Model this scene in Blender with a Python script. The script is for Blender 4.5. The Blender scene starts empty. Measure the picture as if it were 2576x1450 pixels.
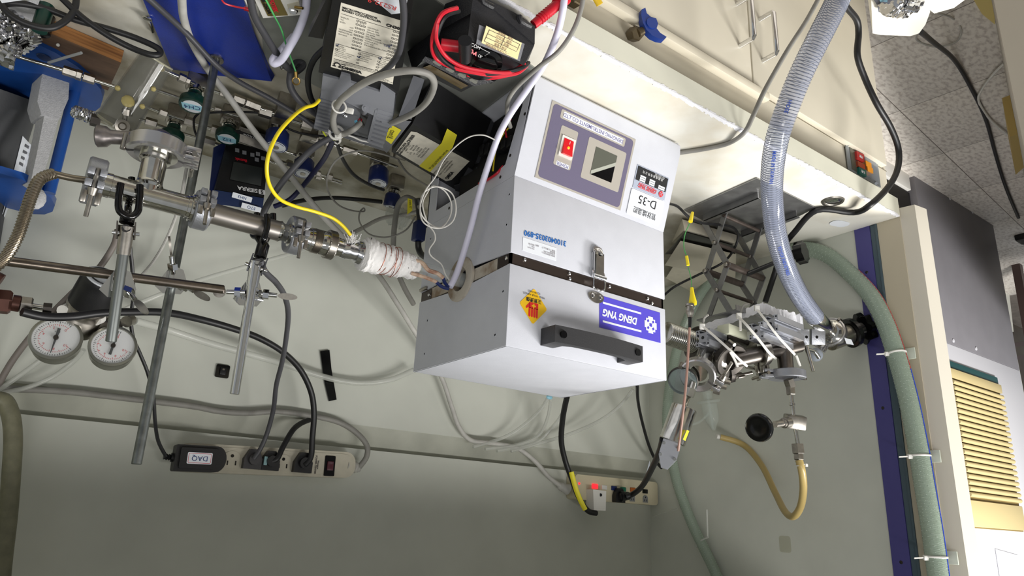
import bpy, bmesh, math, random
from mathutils import Vector as V, Matrix
random.seed(7)
SC = bpy.context.scene
COL = SC.collection
PI = math.pi
# ---------------------------------------------------------------- camera
CAMLOC = V((0.9075, -0.8129, 0.6861))
RIGHT = V((-0.80718656, -0.58840587, -0.0472057))
DOWN = V((-0.2213876, 0.22762932, 0.94824703))
FWD = V((-0.54720872, 0.77586302, -0.31400509))
FPX = 1763.6
cd = bpy.data.cameras.new('camera'); cam = bpy.data.objects.new('camera', cd); COL.objects.link(cam)
cd.sensor_width = 36; cd.lens = FPX * 36 / 2576; cd.clip_start = 0.02; cd.clip_end = 60
cam.matrix_world = Matrix(((RIGHT.x, -DOWN.x, -FWD.x, CAMLOC.x), (RIGHT.y, -DOWN.y, -FWD.y, CAMLOC.y),
                           (RIGHT.z, -DOWN.z, -FWD.z, CAMLOC.z), (0, 0, 0, 1)))
SC.camera = cam
# ---------------------------------------------------------------- light and exposure
w = bpy.data.worlds.new('room_light'); SC.world = w; w.use_nodes = True
w.node_tree.nodes['Background'].inputs[0].default_value = (0.80, 0.84, 0.88, 1)
w.node_tree.nodes['Background'].inputs[1].default_value = 0.5
SC.view_settings.view_transform = 'Standard'; SC.view_settings.look = 'None'
SC.view_settings.gamma = 1; SC.view_settings.use_curve_mapping = False
SC.view_settings.exposure = -0.42
def area_lamp(name, loc, look, sx, sy, power, col=(1, .98, .95)):
    l = bpy.data.lights.new(name, 'AREA'); l.shape = 'RECTANGLE'; l.size = sx; l.size_y = sy; l.energy = power; l.color = col
    o = bpy.data.objects.new(name, l); COL.objects.link(o); o.location = loc
    o.rotation_euler = (V(look) - V(loc)).to_track_quat('-Z', 'Y').to_euler(); return o
area_lamp('overhead_lamp', (-0.55, -1.35, 1.72), (0.1, 0.2, 0.1), 1.2, 0.35, 42)
area_lamp('overhead_lamp', (-2.0, -1.1, 1.9), (-2.1, 0.2, -0.3), 1.2, 0.35, 150)  # added fill light, no known fixture; brightens the far floor and cabinets
area_lamp('overhead_lamp', (1.5, -1.9, 1.9), (1.2, -1.2, 0), 1.2, 0.3, 24)

def at(px, py, y=None, z=None, x=None):
    """a point of the place: the ray through a pixel of the 2576x1450 frame met with a real plane"""
    d = RIGHT * ((px - 1288) / FPX) + DOWN * ((py - 725) / FPX) + FWD
    if y is not None: t = (y - CAMLOC.y) / d.y
    elif z is not None: t = (z - CAMLOC.z) / d.z
    else: t = (x - CAMLOC.x) / d.x
    return CAMLOC + d * t
def mpp(p): return (V(p) - CAMLOC).dot(FWD) / FPX        # metres per pixel at a point

# ---------------------------------------------------------------- materials
MATS = {}
def s2l(c):
    return tuple(((v / 255) / 12.92 if v / 255 <= .04045 else (((v / 255) + .055) / 1.055) ** 2.4) for v in c)
def mat(name, rgb, rough=.5, metal=0., alpha=1., var=0., vscale=40, bump=0., bscale=300, emit=None, es=1., trans=0., spec=.5,
        var_rgb=None, stretch=None, coat=0.):
    if name in MATS: return MATS[name]
    m = bpy.data.materials.new(name); m.use_nodes = True; MATS[name] = m
    nt = m.node_tree; b = nt.nodes['Principled BSDF']; c = s2l(rgb)
    b.inputs['Base Color'].default_value = (*c, 1); b.inputs['Roughness'].default_value = rough
    b.inputs['Metallic'].default_value = metal; b.inputs['Alpha'].default_value = alpha
    b.inputs['Transmission Weight'].default_value = trans; b.inputs['Specular IOR Level'].default_value = spec
    b.inputs['Coat Weight'].default_value = coat
    m.diffuse_color = (*c, 1)
    if emit:
        b.inputs['Emission Color'].default_value = (*s2l(emit), 1); b.inputs['Emission Strength'].default_value = es
    if var or bump or var_rgb:
        tc = nt.nodes.new('ShaderNodeTexCoord'); mp = nt.nodes.new('ShaderNodeMapping')
        nt.links.new(tc.outputs['Object'], mp.inputs[0])
        if stretch: mp.inputs['Scale'].default_value = stretch
    if var or var_rgb:
        n = nt.nodes.new('ShaderNodeTexNoise'); n.inputs['Scale'].default_value = vscale; n.inputs['Detail'].default_value = 5
        nt.links.new(mp.outputs[0], n.inputs[0])
        r = nt.nodes.new('ShaderNodeValToRGB'); nt.links.new(n.outputs[0], r.inputs[0])
        lo = s2l(var_rgb) if var_rgb else tuple(max(0, v * (1 - var)) for v in c)
        hi = c if var_rgb else tuple(min(1, v * (1 + var)) for v in c)
        r.color_ramp.elements[0].position = .34; r.color_ramp.elements[1].position = .66 if not var_rgb else .55
        r.color_ramp.elements[0].color = (*lo, 1); r.color_ramp.elements[1].color = (*hi, 1)
        nt.links.new(r.outputs[0], b.inputs['Base Color'])
    if bump:
        n2 = nt.nodes.new('ShaderNodeTexNoise'); n2.inputs['Scale'].default_value = bscale; n2.inputs['Detail'].default_value = 3
        nt.links.new(mp.outputs[0], n2.inputs[0])
        bp = nt.nodes.new('ShaderNodeBump'); bp.inputs['Strength'].default_value = bump; bp.inputs['Distance'].default_value = .002
        nt.links.new(n2.outputs[0], bp.inputs['Height']); nt.links.new(bp.outputs[0], b.inputs['Normal'])
    return m
M_wall = mat('hood_lining', (206, 208, 198), .55, var=.05, vscale=6, bump=.05, bscale=60)
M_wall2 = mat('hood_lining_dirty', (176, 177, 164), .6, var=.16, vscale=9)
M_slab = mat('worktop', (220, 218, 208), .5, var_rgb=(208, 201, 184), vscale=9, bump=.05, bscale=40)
M_lip = mat('worktop_edge', (222, 221, 204), .4, var=.05, vscale=9)
M_cream = mat('cream_paint', (206, 199, 181), .42, var=.04, vscale=5)
M_purple = mat('purple_paint', (74, 70, 134), .45)
M_teal = mat('rail_grey', (72, 90, 100), .4)
M_furn = mat('furnace_paint', (211, 213, 221), .42, bump=.12, bscale=900, var=.02, vscale=30)
M_steel = mat('polished_steel', (205, 203, 196), .12, 1, var=.1, vscale=60)
M_steel2 = mat('brushed_steel', (165, 160, 152), .33, 1, var=.15, vscale=90)
M_cast = mat('cast_aluminium', (170, 172, 178), .4, .85, bump=.15, bscale=500)
M_rod = mat('zinc_rod', (122, 126, 124), .38, .9, var=.2, vscale=80)
M_chrome = mat('chrome', (225, 225, 225), .07, 1)
M_dkmet = mat('dark_metal', (70, 66, 62), .4, .8, var=.2, vscale=60)
M_black = mat('black_plastic', (22, 22, 24), .38, bump=.08, bscale=800)
M_blackg = mat('black_gloss', (10, 10, 11), .15)
M_rub = mat('black_cable', (24, 24, 26), .45)
M_dgrey = mat('dark_grey_cable', (66, 66, 70), .5)
M_grey = mat('grey_cable', (140, 138, 132), .55, var=.1, vscale=40)
M_lgrey = mat('light_grey_cable', (186, 184, 178), .55, var=.1, vscale=40)
M_white = mat('white_cable', (222, 220, 240), .4)
M_wplas = mat('white_plastic', (226, 224, 218), .4)
M_gplas = mat('grey_plastic', (122, 124, 130), .5, bump=.05, bscale=600)
M_blue = mat('blue_plastic', (30, 76, 150), .35, var=.08, vscale=20)
M_navy = mat('navy_plastic', (24, 40, 96), .35)
M_green = mat('green_plastic', (10, 52, 42), .3)
M_bplate = mat('blue_enamel', (24, 48, 140), .33, bump=.2, bscale=700, var=.06, vscale=200)
M_red = mat('red_plastic', (205, 30, 48), .35)
M_yel = mat('yellow_cable', (238, 214, 30), .4)
M_yelt = mat('yellow_tape', (240, 228, 50), .5)
M_label = mat('label_paper', (226, 220, 204), .6, var=.08, vscale=60)
M_wlabel = mat('white_label', (232, 236, 242), .5)
M_ink = mat('black_ink', (30, 30, 32), .6)
M_wink = mat('white_ink', (225, 225, 225), .6)
M_foil = mat('aluminium_foil', (214, 214, 216), .16, 1)
M_foam = mat('white_foam', (186, 186, 188), .8, bump=.5, bscale=500, var=.08, vscale=200)
M_tape = mat('glass_cloth', (236, 234, 232), .7, bump=.2, bscale=200)
M_copper = mat('copper_wire', (184, 110, 88), .35, .9)
M_brass = mat('brass', (170, 140, 80), .35, .9)
M_beige = mat('beige_plastic', (196, 190, 172), .45, var=.05, vscale=60)
M_bg2 = mat('beige_strip', (205, 196, 168), .45)

# old dirt and rear shade painted into the worktop colour, heavier towards the back wall
def grime_shade(m, col, y0, y1):
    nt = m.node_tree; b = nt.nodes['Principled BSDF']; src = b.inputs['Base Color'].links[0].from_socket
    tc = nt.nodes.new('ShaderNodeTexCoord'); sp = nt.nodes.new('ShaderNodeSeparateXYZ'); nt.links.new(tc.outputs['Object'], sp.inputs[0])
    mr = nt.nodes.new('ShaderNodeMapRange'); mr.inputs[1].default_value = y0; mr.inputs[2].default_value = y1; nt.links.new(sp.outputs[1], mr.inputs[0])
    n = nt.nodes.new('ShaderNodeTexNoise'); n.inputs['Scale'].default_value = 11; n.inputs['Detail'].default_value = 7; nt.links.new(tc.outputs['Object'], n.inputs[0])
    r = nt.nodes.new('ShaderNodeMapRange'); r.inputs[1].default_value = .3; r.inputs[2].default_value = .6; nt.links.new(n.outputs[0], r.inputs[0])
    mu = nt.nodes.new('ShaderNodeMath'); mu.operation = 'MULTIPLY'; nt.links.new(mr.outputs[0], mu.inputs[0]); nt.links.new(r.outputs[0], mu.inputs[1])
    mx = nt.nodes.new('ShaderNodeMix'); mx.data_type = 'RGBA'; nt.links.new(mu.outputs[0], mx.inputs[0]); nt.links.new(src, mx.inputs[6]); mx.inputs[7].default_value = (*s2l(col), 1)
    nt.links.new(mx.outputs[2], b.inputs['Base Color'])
grime_shade(M_slab, (142, 134, 110), -.15, .12)
# ---------------------------------------------------------------- geometry
def frame(o, x=(1, 0, 0), z=(0, 0, 1)):
    """matrix with origin o, local x along x, local z as near to z as possible"""
    o = V(o); x = V(x).normalized(); z = V(z); y = z.cross(x)
    if y.length < 1e-6: y = V((0, 1, 0)).cross(x)
    y.normalize(); z = x.cross(y)
    return Matrix(((x.x, y.x, z.x, o.x), (x.y, y.y, z.y, o.y), (x.z, y.z, z.z, o.z), (0, 0, 0, 1)))
def axframe(p, q):
    """origin p, local z along q-p"""
    z = (V(q) - V(p)).normalized(); x = V((0, 0, 1)).cross(z)
    if x.length < 1e-3: x = V((1, 0, 0))
    return frame(p, x.normalized(), z)
def smooth(pts, n=6, closed=False):
    P = [V(p) for p in pts]
    if len(P) < 3: return P
    out = []; N = len(P); rng = range(N) if closed else range(N - 1)
    for i in rng:
        if closed: a, b, c, d = P[(i - 1) % N], P[i], P[(i + 1) % N], P[(i + 2) % N]
        else: a, b, c, d = P[max(i - 1, 0)], P[i], P[i + 1], P[min(i + 2, N - 1)]
        for k in range(n):
            t = k / n
            out.append(.5 * ((2 * b) + (c - a) * t + (2 * a - 5 * b + 4 * c - d) * t * t + (3 * b - a - 3 * c + d) * t ** 3))
    if not closed: out.append(P[-1])
    return out
class G:
    def __init__(s, M=None): s.v = []; s.f = []; s.M = M or Matrix.Identity(4)
    def add(s, vs, fs, M=None):
        n = len(s.v); T = s.M @ M if M else s.M
        s.v += [T @ V(v) for v in vs]; s.f += [tuple(i + n for i in f) for f in fs]; return s
    def box(s, c, d, bev=0, M=None, taper=None):
        cx, cy, cz = c; hx, hy, hz = d[0] / 2, d[1] / 2, d[2] / 2
        if bev <= 0:
            vs = [(cx + i * hx, cy + j * hy, cz + k * hz) for i in (-1, 1) for j in (-1, 1) for k in (-1, 1)]
            return s.add(vs, [(0, 1, 3, 2), (4, 6, 7, 5), (0, 4, 5, 1), (2, 3, 7, 6), (0, 2, 6, 4), (1, 5, 7, 3)], M)
        b = min(bev, hx * .98, hy * .98, hz * .98)
        bm = bmesh.new(); bmesh.ops.create_cube(bm, size=1)
        for v in bm.verts: v.co = V((cx + v.co.x * 2 * hx, cy + v.co.y * 2 * hy, cz + v.co.z * 2 * hz))
        bmesh.ops.bevel(bm, geom=bm.edges[:] + bm.verts[:], offset=b, segments=2, affect='EDGES', profile=.5)
        bm.verts.index_update()
        s.add([v.co.copy() for v in bm.verts], [[v.index for v in f.verts] for f in bm.faces], M); bm.free(); return s
    def lathe(s, p, q, prof, n=24, cap=True, M=None):
        """prof: (distance along p->q, radius)"""
        A = axframe(p, q); vs = []; fs = []
        for t, r in prof:
            for k in range(n):
                a = 2 * PI * k / n; vs.append(A @ V((r * math.cos(a), r * math.sin(a), t)))
        for i in range(len(prof) - 1):
            for k in range(n):
                k2 = (k + 1) % n; fs.append((i * n + k, i * n + k2, (i + 1) * n + k2, (i + 1) * n + k))
        if cap:
            fs.append(tuple(range(n - 1, -1, -1))); fs.append(tuple((len(prof) - 1) * n + k for k in range(n)))
        return s.add(vs, fs, M)
    def cyl(s, p, q, r, r2=None, n=20, M=None, ch=0):
        L = (V(q) - V(p)).length; r2 = r if r2 is None else r2
        pr = [(0, r), (L, r2)] if not ch else [(0, r - ch), (ch, r), (L - ch, r2), (L, r2 - ch)]
        return s.lathe(p, q, pr, n, M=M)
    def tube(s, pts, r, n=8, sm=6, closed=False, M=None, flat=1., cap=True):
        P = smooth(pts, sm, closed) if sm else [V(p) for p in pts]
        N = len(P); vs = []; fs = []; up = None
        for i in range(N):
            if closed: t = P[(i + 1) % N] - P[i - 1]
            else: t = P[min(i + 1, N - 1)] - P[max(i - 1, 0)]
            if t.length < 1e-9: t = V((0, 0, 1))
            t.normalize()
            if up is None:
                up = t.orthogonal().normalized()
            up = up - t * up.dot(t)
            up = up.normalized() if up.length > 1e-6 else t.orthogonal().normalized()
            b = t.cross(up); rr = r[i * (len(r) - 1) // max(1, N - 1)] if isinstance(r, (list, tuple)) else r
            for k in range(n):
                a = 2 * PI * k / n; vs.append(P[i] + up * rr * math.cos(a) + b * rr * flat * math.sin(a))
        for i in range(N if closed else N - 1):
            j = (i + 1) % N
            for k in range(n):
                k2 = (k + 1) % n; fs.append((i * n + k, i * n + k2, j * n + k2, j * n + k))
        if not closed and cap:
            fs.append(tuple(range(n - 1, -1, -1))); fs.append(tuple((N - 1) * n + k for k in range(n)))
        return s.add(vs, fs, M)
    def ring(s, c, axis, R, r, n=32, m=8, M=None):
        A = axframe(c, V(c) + V(axis))
        return s.tube([A @ V((R * math.cos(2 * PI * k / n), R * math.sin(2 * PI * k / n), 0)) for k in range(n)], r, m, 0, True, M)
    def prism(s, poly, h, M=None, z0=0):
        """polygon in local xy extruded along local z"""
        n = len(poly); vs = [(x, y, z0) for x, y in poly] + [(x, y, z0 + h) for x, y in poly]
        fs = [tuple(range(n - 1, -1, -1)), tuple(range(n, 2 * n))] + [(i, (i + 1) % n, n + (i + 1) % n, n + i) for i in range(n)]
        return s.add(vs, fs, M)
    def hexa(s, p, M=None):
        """8 corners: 4 of one face in order, 4 of the opposite in the same order"""
        return s.add(p, [(3, 2, 1, 0), (4, 5, 6, 7)] + [(i, (i + 1) % 4, 4 + (i + 1) % 4, 4 + i) for i in range(4)], M)
    def sph(s, c, r, n=16, M=None, sc=(1, 1, 1)):
        c = V(c); vs = []; fs = []; m = n // 2
        for i in range(m + 1):
            for k in range(n):
                th = PI * i / m; ph = 2 * PI * k / n
                vs.append(c + V((r * sc[0] * math.sin(th) * math.cos(ph), r * sc[1] * math.sin(th) * math.sin(ph), r * sc[2] * math.cos(th))))
        for i in range(m):
            for k in range(n): fs.append((i * n + k, (i + 1) * n + k, (i + 1) * n + (k + 1) % n, i * n + (k + 1) % n))
        return s.add(vs, fs, M)
def rrect(w, h, r, n=4):
    out = []
    for cx, cy, a0 in ((w / 2 - r, h / 2 - r, 0), (-w / 2 + r, h / 2 - r, 90), (-w / 2 + r, -h / 2 + r, 180), (w / 2 - r, -h / 2 + r, 270)):
        for k in range(n + 1):
            a = math.radians(a0 + 90 * k / n); out.append((cx + r * math.cos(a), cy + r * math.sin(a)))
    return out
def circ(r, n=24, cx=0, cy=0, sy=1): return [(cx + r * math.cos(2 * PI * k / n), cy + r * sy * math.sin(2 * PI * k / n)) for k in range(n)]

def obj(name, g, m, parent=None, sharp=.7):
    """one mesh object; geometry given in world coordinates"""
    me = bpy.data.meshes.new(name)
    P = g.v
    if parent is not None:
        I = parent['_inv_']; I = WINV[I]; P = [I @ v for v in P]
        off = None
    else:
        lo = V((min(v.x for v in P), min(v.y for v in P), min(v.z for v in P))); hi = V((max(v.x for v in P), max(v.y for v in P), max(v.z for v in P)))
        off = V(((lo.x + hi.x) / 2, (lo.y + hi.y) / 2, lo.z)); P = [v - off for v in P]
    me.from_pydata([tuple(v) for v in P], [], g.f); me.validate()
    bm = bmesh.new(); bm.from_mesh(me); bmesh.ops.recalc_face_normals(bm, faces=bm.faces); bm.to_mesh(me); bm.free()
    me.materials.append(m); me.shade_smooth(); me.set_sharp_from_angle(angle=sharp)
    o = bpy.data.objects.new(name, me); COL.objects.link(o)
    if parent is not None:
        o.parent = parent; WM = Matrix.Identity(4)
        o['_inv_'] = parent['_inv_']
    else:
        o.location = off; WINV.append(Matrix.Translation(-off)); o['_inv_'] = len(WINV) - 1
    ALL.append(o); return o
WINV = []; ALL = []
def thing(name, label, cat, loc=(0, 0, 0), group=None, M=None):
    o = bpy.data.objects.new(name, None); COL.objects.link(o); o.empty_display_size = .02
    M = M or Matrix.Translation(V(loc)); o.matrix_world = M
    WINV.append(M.inverted()); o['_inv_'] = len(WINV) - 1; ALL.append(o)
    o['label'] = label; o['category'] = cat
    if group: o['group'] = group
    return o
def tag(o, label, cat, group=None, kind=None):
    o['label'] = label; o['category'] = cat
    if group: o['group'] = group
    if kind: o['kind'] = kind
    return o
def struct(name, g, m): o = obj(name, g, m); o['kind'] = 'structure'; return o
def part(r, name, g, m, label=None, sharp=.7):
    o = obj(name, g, m, r, sharp)
    if label: o['label'] = label
    return o
TCACHE = {}
def text(r, s, size, F, m, align='CENTER', bold=0, name='lettering', sx=1., shear=0., ls=1.):
    """flat lettering on frame F (x = reading direction, z = towards the reader)"""
    c = bpy.data.curves.new('txt', 'FONT'); c.body = s; c.size = size; c.align_x = align; c.align_y = 'CENTER'
    c.offset = bold; c.shear = shear; c.space_line = ls; c.resolution_u = 3
    o = bpy.data.objects.new('txt', c); COL.objects.link(o)
    dg = bpy.context.evaluated_depsgraph_get(); me = bpy.data.meshes.new_from_object(o.evaluated_get(dg))
    g = G(F); g.add([(v.co.x * sx, v.co.y, .0003) for v in me.vertices], [tuple(p.vertices) for p in me.polygons])
    bpy.data.objects.remove(o); bpy.data.curves.remove(c); bpy.data.meshes.remove(me)
    if not g.v: return None
    me2 = obj(name, g, m, r)
    return me2
def plate(F, w, h, t=.0004, cx=0, cy=0, r=0):
    g = G(F)
    if r: return g.prism([(x + cx, y + cy) for x, y in rrect(w, h, r)], t)
    return g.prism([(cx - w / 2, cy - h / 2), (cx + w / 2, cy - h / 2), (cx + w / 2, cy + h / 2), (cx - w / 2, cy + h / 2)], t)
def raise_(F, d): return F @ Matrix.Translation((0, 0, d))
def cable(name, label, pts, rpx, m, cat='cable', group=None, y=None, n=8, sm=6, flat=1., mk=None):
    """pts: (px, py, y) or Vector; rpx = radius in pixels at the first point"""
    P = [p if isinstance(p, V) else at(p[0], p[1], y=p[2]) if len(p) == 3 and not isinstance(p[2], str) else
         (at(p[0], p[1], z=p[3]) if p[2] == 'z' else at(p[0], p[1], x=p[3])) for p in pts]
    r = rpx * sum(mpp(p) for p in P) / len(P)
    o = obj(name, G().tube(P, r, n, sm, flat=flat), m)
    tag(o, label, cat, group); o['_r_'] = r
    return o
# ---------------------------------------------------------------- the setting
XL, YB = -.6195, .6258            # hood side and back planes; z = 0 is the worktop
XR = 1.75
struct('wall_back', G().box(((XL + XR) / 2, YB + .01, .25), (XR - XL, .02, .514), 0).box(((XL + XR) / 2, YB + .01, .93), (XR - XL, .02, .746), 0), M_wall)
# the exhaust slot: a recessed sloping strip between lower and upper back panels
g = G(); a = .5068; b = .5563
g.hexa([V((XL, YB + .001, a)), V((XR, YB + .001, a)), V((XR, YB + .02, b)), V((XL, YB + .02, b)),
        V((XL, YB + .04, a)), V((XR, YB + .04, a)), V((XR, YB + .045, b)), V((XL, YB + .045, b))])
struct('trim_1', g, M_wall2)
struct('wall_left', G().box((XL - .01, (YB - .035) / 2, .6), (.02, YB + .035, 1.4), 0), M_wall)
struct('wall_right', G().box((XR + .01, (YB - .14) / 2, .6), (.02, YB + .14, 1.4), 0), M_wall)
struct('ceiling', G().box(((XL + XR) / 2, .26, 1.31), (XR - XL, .74, .02), 0).box(((XL + XR) / 2, -.1, 1.15), (XR - XL, .03, .34), 0), M_wall)
tr_ = struct('trim_2', G().box((XL + .0005, -.0540, .65), (.003, .036, 1.3)), M_purple)
for z_ in (.11, .42, .73): part(tr_, 'screw', G().lathe((XL + .002, -.054, z_), (1, -.054, z_), [(0, .0035), (.0008, .003), (.0012, .001)], 12), M_dkmet)
g = G().box((XL - .006, -.0795, .65), (.012, .013, 1.3)).box((XL + .0, -.0865, .65), (.006, .004, 1.3)).box((XL - .003, -.073, .65), (.004, .004, 1.3))
struct('trim_3', g, M_teal)
struct('trim_4', G().box((XL - .002, -.115, .6), (.004, .052, 1.26)), mat('jamb_shaded_paint', (196, 186, 164), .45))  # cream jamb painted darker, its shade put into the colour
# cream front post with a chamfered edge
g = G(); g.prism([(XL - .004, -.0895), (XL - .002, -.141), (XL - .008, -.172), (XL - .05, -.178), (XL - .056, -.17), (XL - .056, -.05), (XL - .01, -.05)], 1.33, M=Matrix.Translation((0, 0, -.022)))
struct('trim_5', g, mat('post_paint', (212, 206, 192), .4))
# worktop slab with a chipped front edge
t = thing('worktop', 'stained cream worktop slab with a chipped white front edge, carrying the apparatus', 'worktop', (.5, .2, -.0456))
g = G(); g.box(((XL + XR) / 2 , (YB - .14) / 2, -.0229), (XR - XL, YB + .1406, .0456), .002)
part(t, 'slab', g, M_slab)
g = G(); g.box((.5 * (XR + XL), -.1412, -.0235), (XR - XL, .0016, .0440))
part(t, 'front_edge', g, M_lip)
g = G(); ch = random.Random(3)
x = XL + .004
while x < 1.0:
    wv = ch.uniform(.004, .012); d1 = ch.uniform(.003, .0075); d2 = ch.uniform(.0015, .005)
    g.prism([(x, -.1423 - 0 * d2), (x + wv, -.1423), (x + wv, -.1406 + d1 * ch.uniform(.6, 1)), (x, -.1406 + d1)], .0006, z0=.00005)
    g.prism([(x, -d2), (x + wv, -d2 * ch.uniform(.6, 1.1)), (x + wv, .0005), (x, .0005)], .0006, M=frame((0, -.1421, 0), (1, 0, 0), (0, -1, 0)))
    x += wv
part(t, 'chipped_edge', g, mat('raw_chips', (240, 240, 244), .7, bump=.4, bscale=300))
# hole cap
F = frame(at(2095, 506, z=0), (1, 0, 0), (0, 0, 1))
c = thing('hole_cap', 'round steel hole cap set in the worktop beside the lab jack', 'cap', F.translation)
part(c, 'rim', G(F).lathe((0, 0, 0), (0, 0, 1), [(0, .024), (.003, .022), (.003, .0175), (.0008, .016)], 32), M_steel2)
part(c, 'disc', G(F).lathe((0, 0, 0), (0, 0, 1), [(.0008, .0158), (.002, .013), (.0012, .003)], 32), M_steel)
F = frame(at(2112, 563, z=.001), (-1, -.3, 0), (0, 0, 1))
o = obj('white_sticker', plate(F, .048, .03, .0006, r=.0149), M_wlabel); tag(o, 'small oval white sticker near the far left corner of the worktop', 'sticker')

# base cabinet of the hood
YC = -.098
t = thing('hood_cabinet', 'cream steel base cabinet under the worktop with doors and a long pull rail', 'cabinet', (.5, YC, -.9))
g = G().box(((-.685 + XR) / 2, .25, -.4735), (XR + .685, .69, .85), .002)
part(t, 'carcass', g, M_cream)
def dpt(px, py, y=YC): return at(px, py, y=y)
zt = -.155
for i, (x0, x1) in enumerate(((-.66, -.148), (-.144, .46), (.464, 1.1), (1.104, 1.7))):
    d = part(t, 'door', G().box(((x0 + x1) / 2, YC - .004, (zt - .85) / 2), (x1 - x0, .018, zt + .85), .0025), M_cream)
    hx = (x1 - .035) if i % 2 == 0 else (x0 + .035)
    hp = [V((hx, YC - .012, -.225)), V((hx, YC - .043, -.225)), V((hx, YC - .046, -.229)), V((hx, YC - .046, -.322)), V((hx, YC - .043, -.326)), V((hx, YC - .012, -.326))]
    part(d, 'handle', G().tube(hp, .0052, 10, 0), M_chrome, 'bent chrome bar handle')
p0 = dpt(1540, 0, YC - .02); p1 = dpt(1926, 190, YC - .02)
g = G().box(((p1.x + 1.1) / 2, YC - .018, -.132), (1.1 - p1.x, .018, .018), .003)
part(t, 'pull_rail', g, mat('rail_paint', (216, 208, 188), .4), 'pale ledge rail along the cabinet top')
part(t, 'seam', G().box((-.43, YC - .0005, zt + .003), (.5, .0012, .0012)), mat('seam_dark', (120, 112, 96), .6))  # thin dark joint line above the doors
struct('floor', G().box((-2.2, .1, -.91), (6.2, 5.4, .02)), mat('floor_tiles_base', (128, 120, 112), .6, var=.12, vscale=20, bump=.1, bscale=30))
# ---------------------------------------------------------------- tube furnace
W_, D_ = .34, .2811
z1, z2, z3, z4, pr = .1709, .3007, .3189, .4469, .0453
fu = thing('tube_furnace', 'light grey benchtop tube furnace with hinged lid, red power switch and blue maker plate', 'furnace', (.17, .14, 0))
def slab_poly(g, pts, x0, x1):     # profile in (y, z) extruded along x
    n = len(pts); vs = [(x0, y, z) for y, z in pts] + [(x1, y, z) for y, z in pts]
    fs = [tuple(range(n)), tuple(range(2 * n - 1, n - 1, -1))] + [(i, (i + 1) % n, n + (i + 1) % n, n + i) for i in range(n)]
    return g.add(vs, fs)
cyl_ = (D_ / 2, (z2 + z3) / 2)
T = .003
# base: console front, floor, back and two side sheets; the right side sheet is cut open
g = G(); k = pr / z1
prof = [(-pr + .006, .004), (-pr - .0005, .012), (-pr + .001, .03), (0, z1), (T, z1), (-pr + T + .001, .03), (-pr + T, .012), (-pr + .009, .006)]
slab_poly(g, prof, 0, W_)
g.box((W_ / 2, (D_ - pr) / 2, .005), (W_, D_ + pr - .02, .003)).box((W_ / 2, D_ - .0015, z1 / 2), (W_, .003, z1))
slab_poly(g, [(-pr + .004, .004), (-pr + .003, .012), (-pr + .004, .03), (T, z1), (D_, z1), (D_, .004)], 0, T)
yv = lambda z: -pr + .003 + (pr) * (z / z1)
# right side sheet with a window: frame pieces
for q in ([(-pr + .004, .006), (yv(.03), .03), (yv(z1), z1 - .0), (.028, z1), (.028, z1 - .03), (-.012, .05), (-.012, .006)],
          [(.028, z1), (D_, z1), (D_, z1 - .024), (.06, z1 - .024), (.028, z1 - .03)],
          [(D_ - .03, z1 - .024), (D_, z1 - .024), (D_, .004), (D_ - .03, .004)]):
    slab_poly(g, q, W_ - .0015, W_)
part(fu, 'base_shell', g, M_furn)
part(fu, 'base_interior', G().box((W_ - .08, .12, .075), (.1, .2, .13)), mat('dark_interior', (20, 18, 18), .7))
for sx, sy, sz in ((W_ + .0005, .015, .03 + .1), (W_ + .0005, -.02, .07), (W_ + .0005, .04, z1 - .012), (W_ + .0005, .2, z1 - .012)):
    part(fu, 'rivet', G().lathe((sx - .001, sy, sz), (sx + 1, sy, sz), [(0, .003), (.001, .0028), (.0018, .001)], 10), M_dkmet)
ter = G()
for i in range(7): ter.box((W_ - .014, .012 + i * .017, .1 - i * .004), (.02, .013, .02), .002)
part(fu, 'terminal_block', ter, M_black)
part(fu, 'inner_wire', G().tube([at(1281, 235 + 85, x=W_ - .012), at(1262, 345, x=W_ - .006), at(1247, 380, x=W_ - .004), at(1240, 430, x=W_ + .002)], .0014), M_yel)
part(fu, 'inner_wire', G().tube([at(1286, 300, x=W_ - .01), at(1272, 320, x=W_ - .006), at(1274, 345, x=W_ - .004)], .0016), M_red)
part(fu, 'inner_wire', G().tube([at(1266, 418, x=W_ - .004), at(1248, 438, x=W_ + .003), at(1222, 455, x=W_ + .003), at(1205, 462, x=W_)], .0022), M_red)
# body and lid as shells with a half-round notch at the tube
def shell(name, za, zb, notch_top, label=None):
    g = G(); RN = .031
    zc = cyl_[1]
    g.box((W_ / 2, .0015, (za + zb) / 2), (W_, .003, zb - za), .0012)
    g.box((W_ / 2, D_ - .0015, (za + zb) / 2), (W_, .003, zb - za), .0012)
    zz = za if notch_top is False else zb
    other = zb if notch_top is False else za
    arc = []
    for k in range(13):
        a = PI * k / 12; arc.append((D_ / 2 - RN * math.cos(a), (zc + RN * math.sin(a)) if notch_top is False else (zc - RN * math.sin(a))))
    pts = [(.001, zz)] + arc_clip(arc, zz, notch_top) + [(D_ - .001, zz), (D_ - .001, other), (.001, other)]
    slab_poly(g, pts, W_ - .003, W_ - .0002); slab_poly(g, pts, .0002, .003)
    if notch_top is False: g.box((W_ / 2, D_ / 2, zb - .0015), (W_ - .0002, D_ - .0002, .003), .0012)
    else: g.box((W_ / 2, D_ / 2, za + .0015), (W_ - .001, D_ - .001, .003))
    return part(fu, name, g, M_furn, label)
def arc_clip(arc, zz, top):
    return [(y, z) for y, z in arc if (z <= zz if top is not False else z >= zz)]
body = shell('body', z1 + .0003, z2, True)
lid = shell('lid', z3, z4, False)
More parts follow.
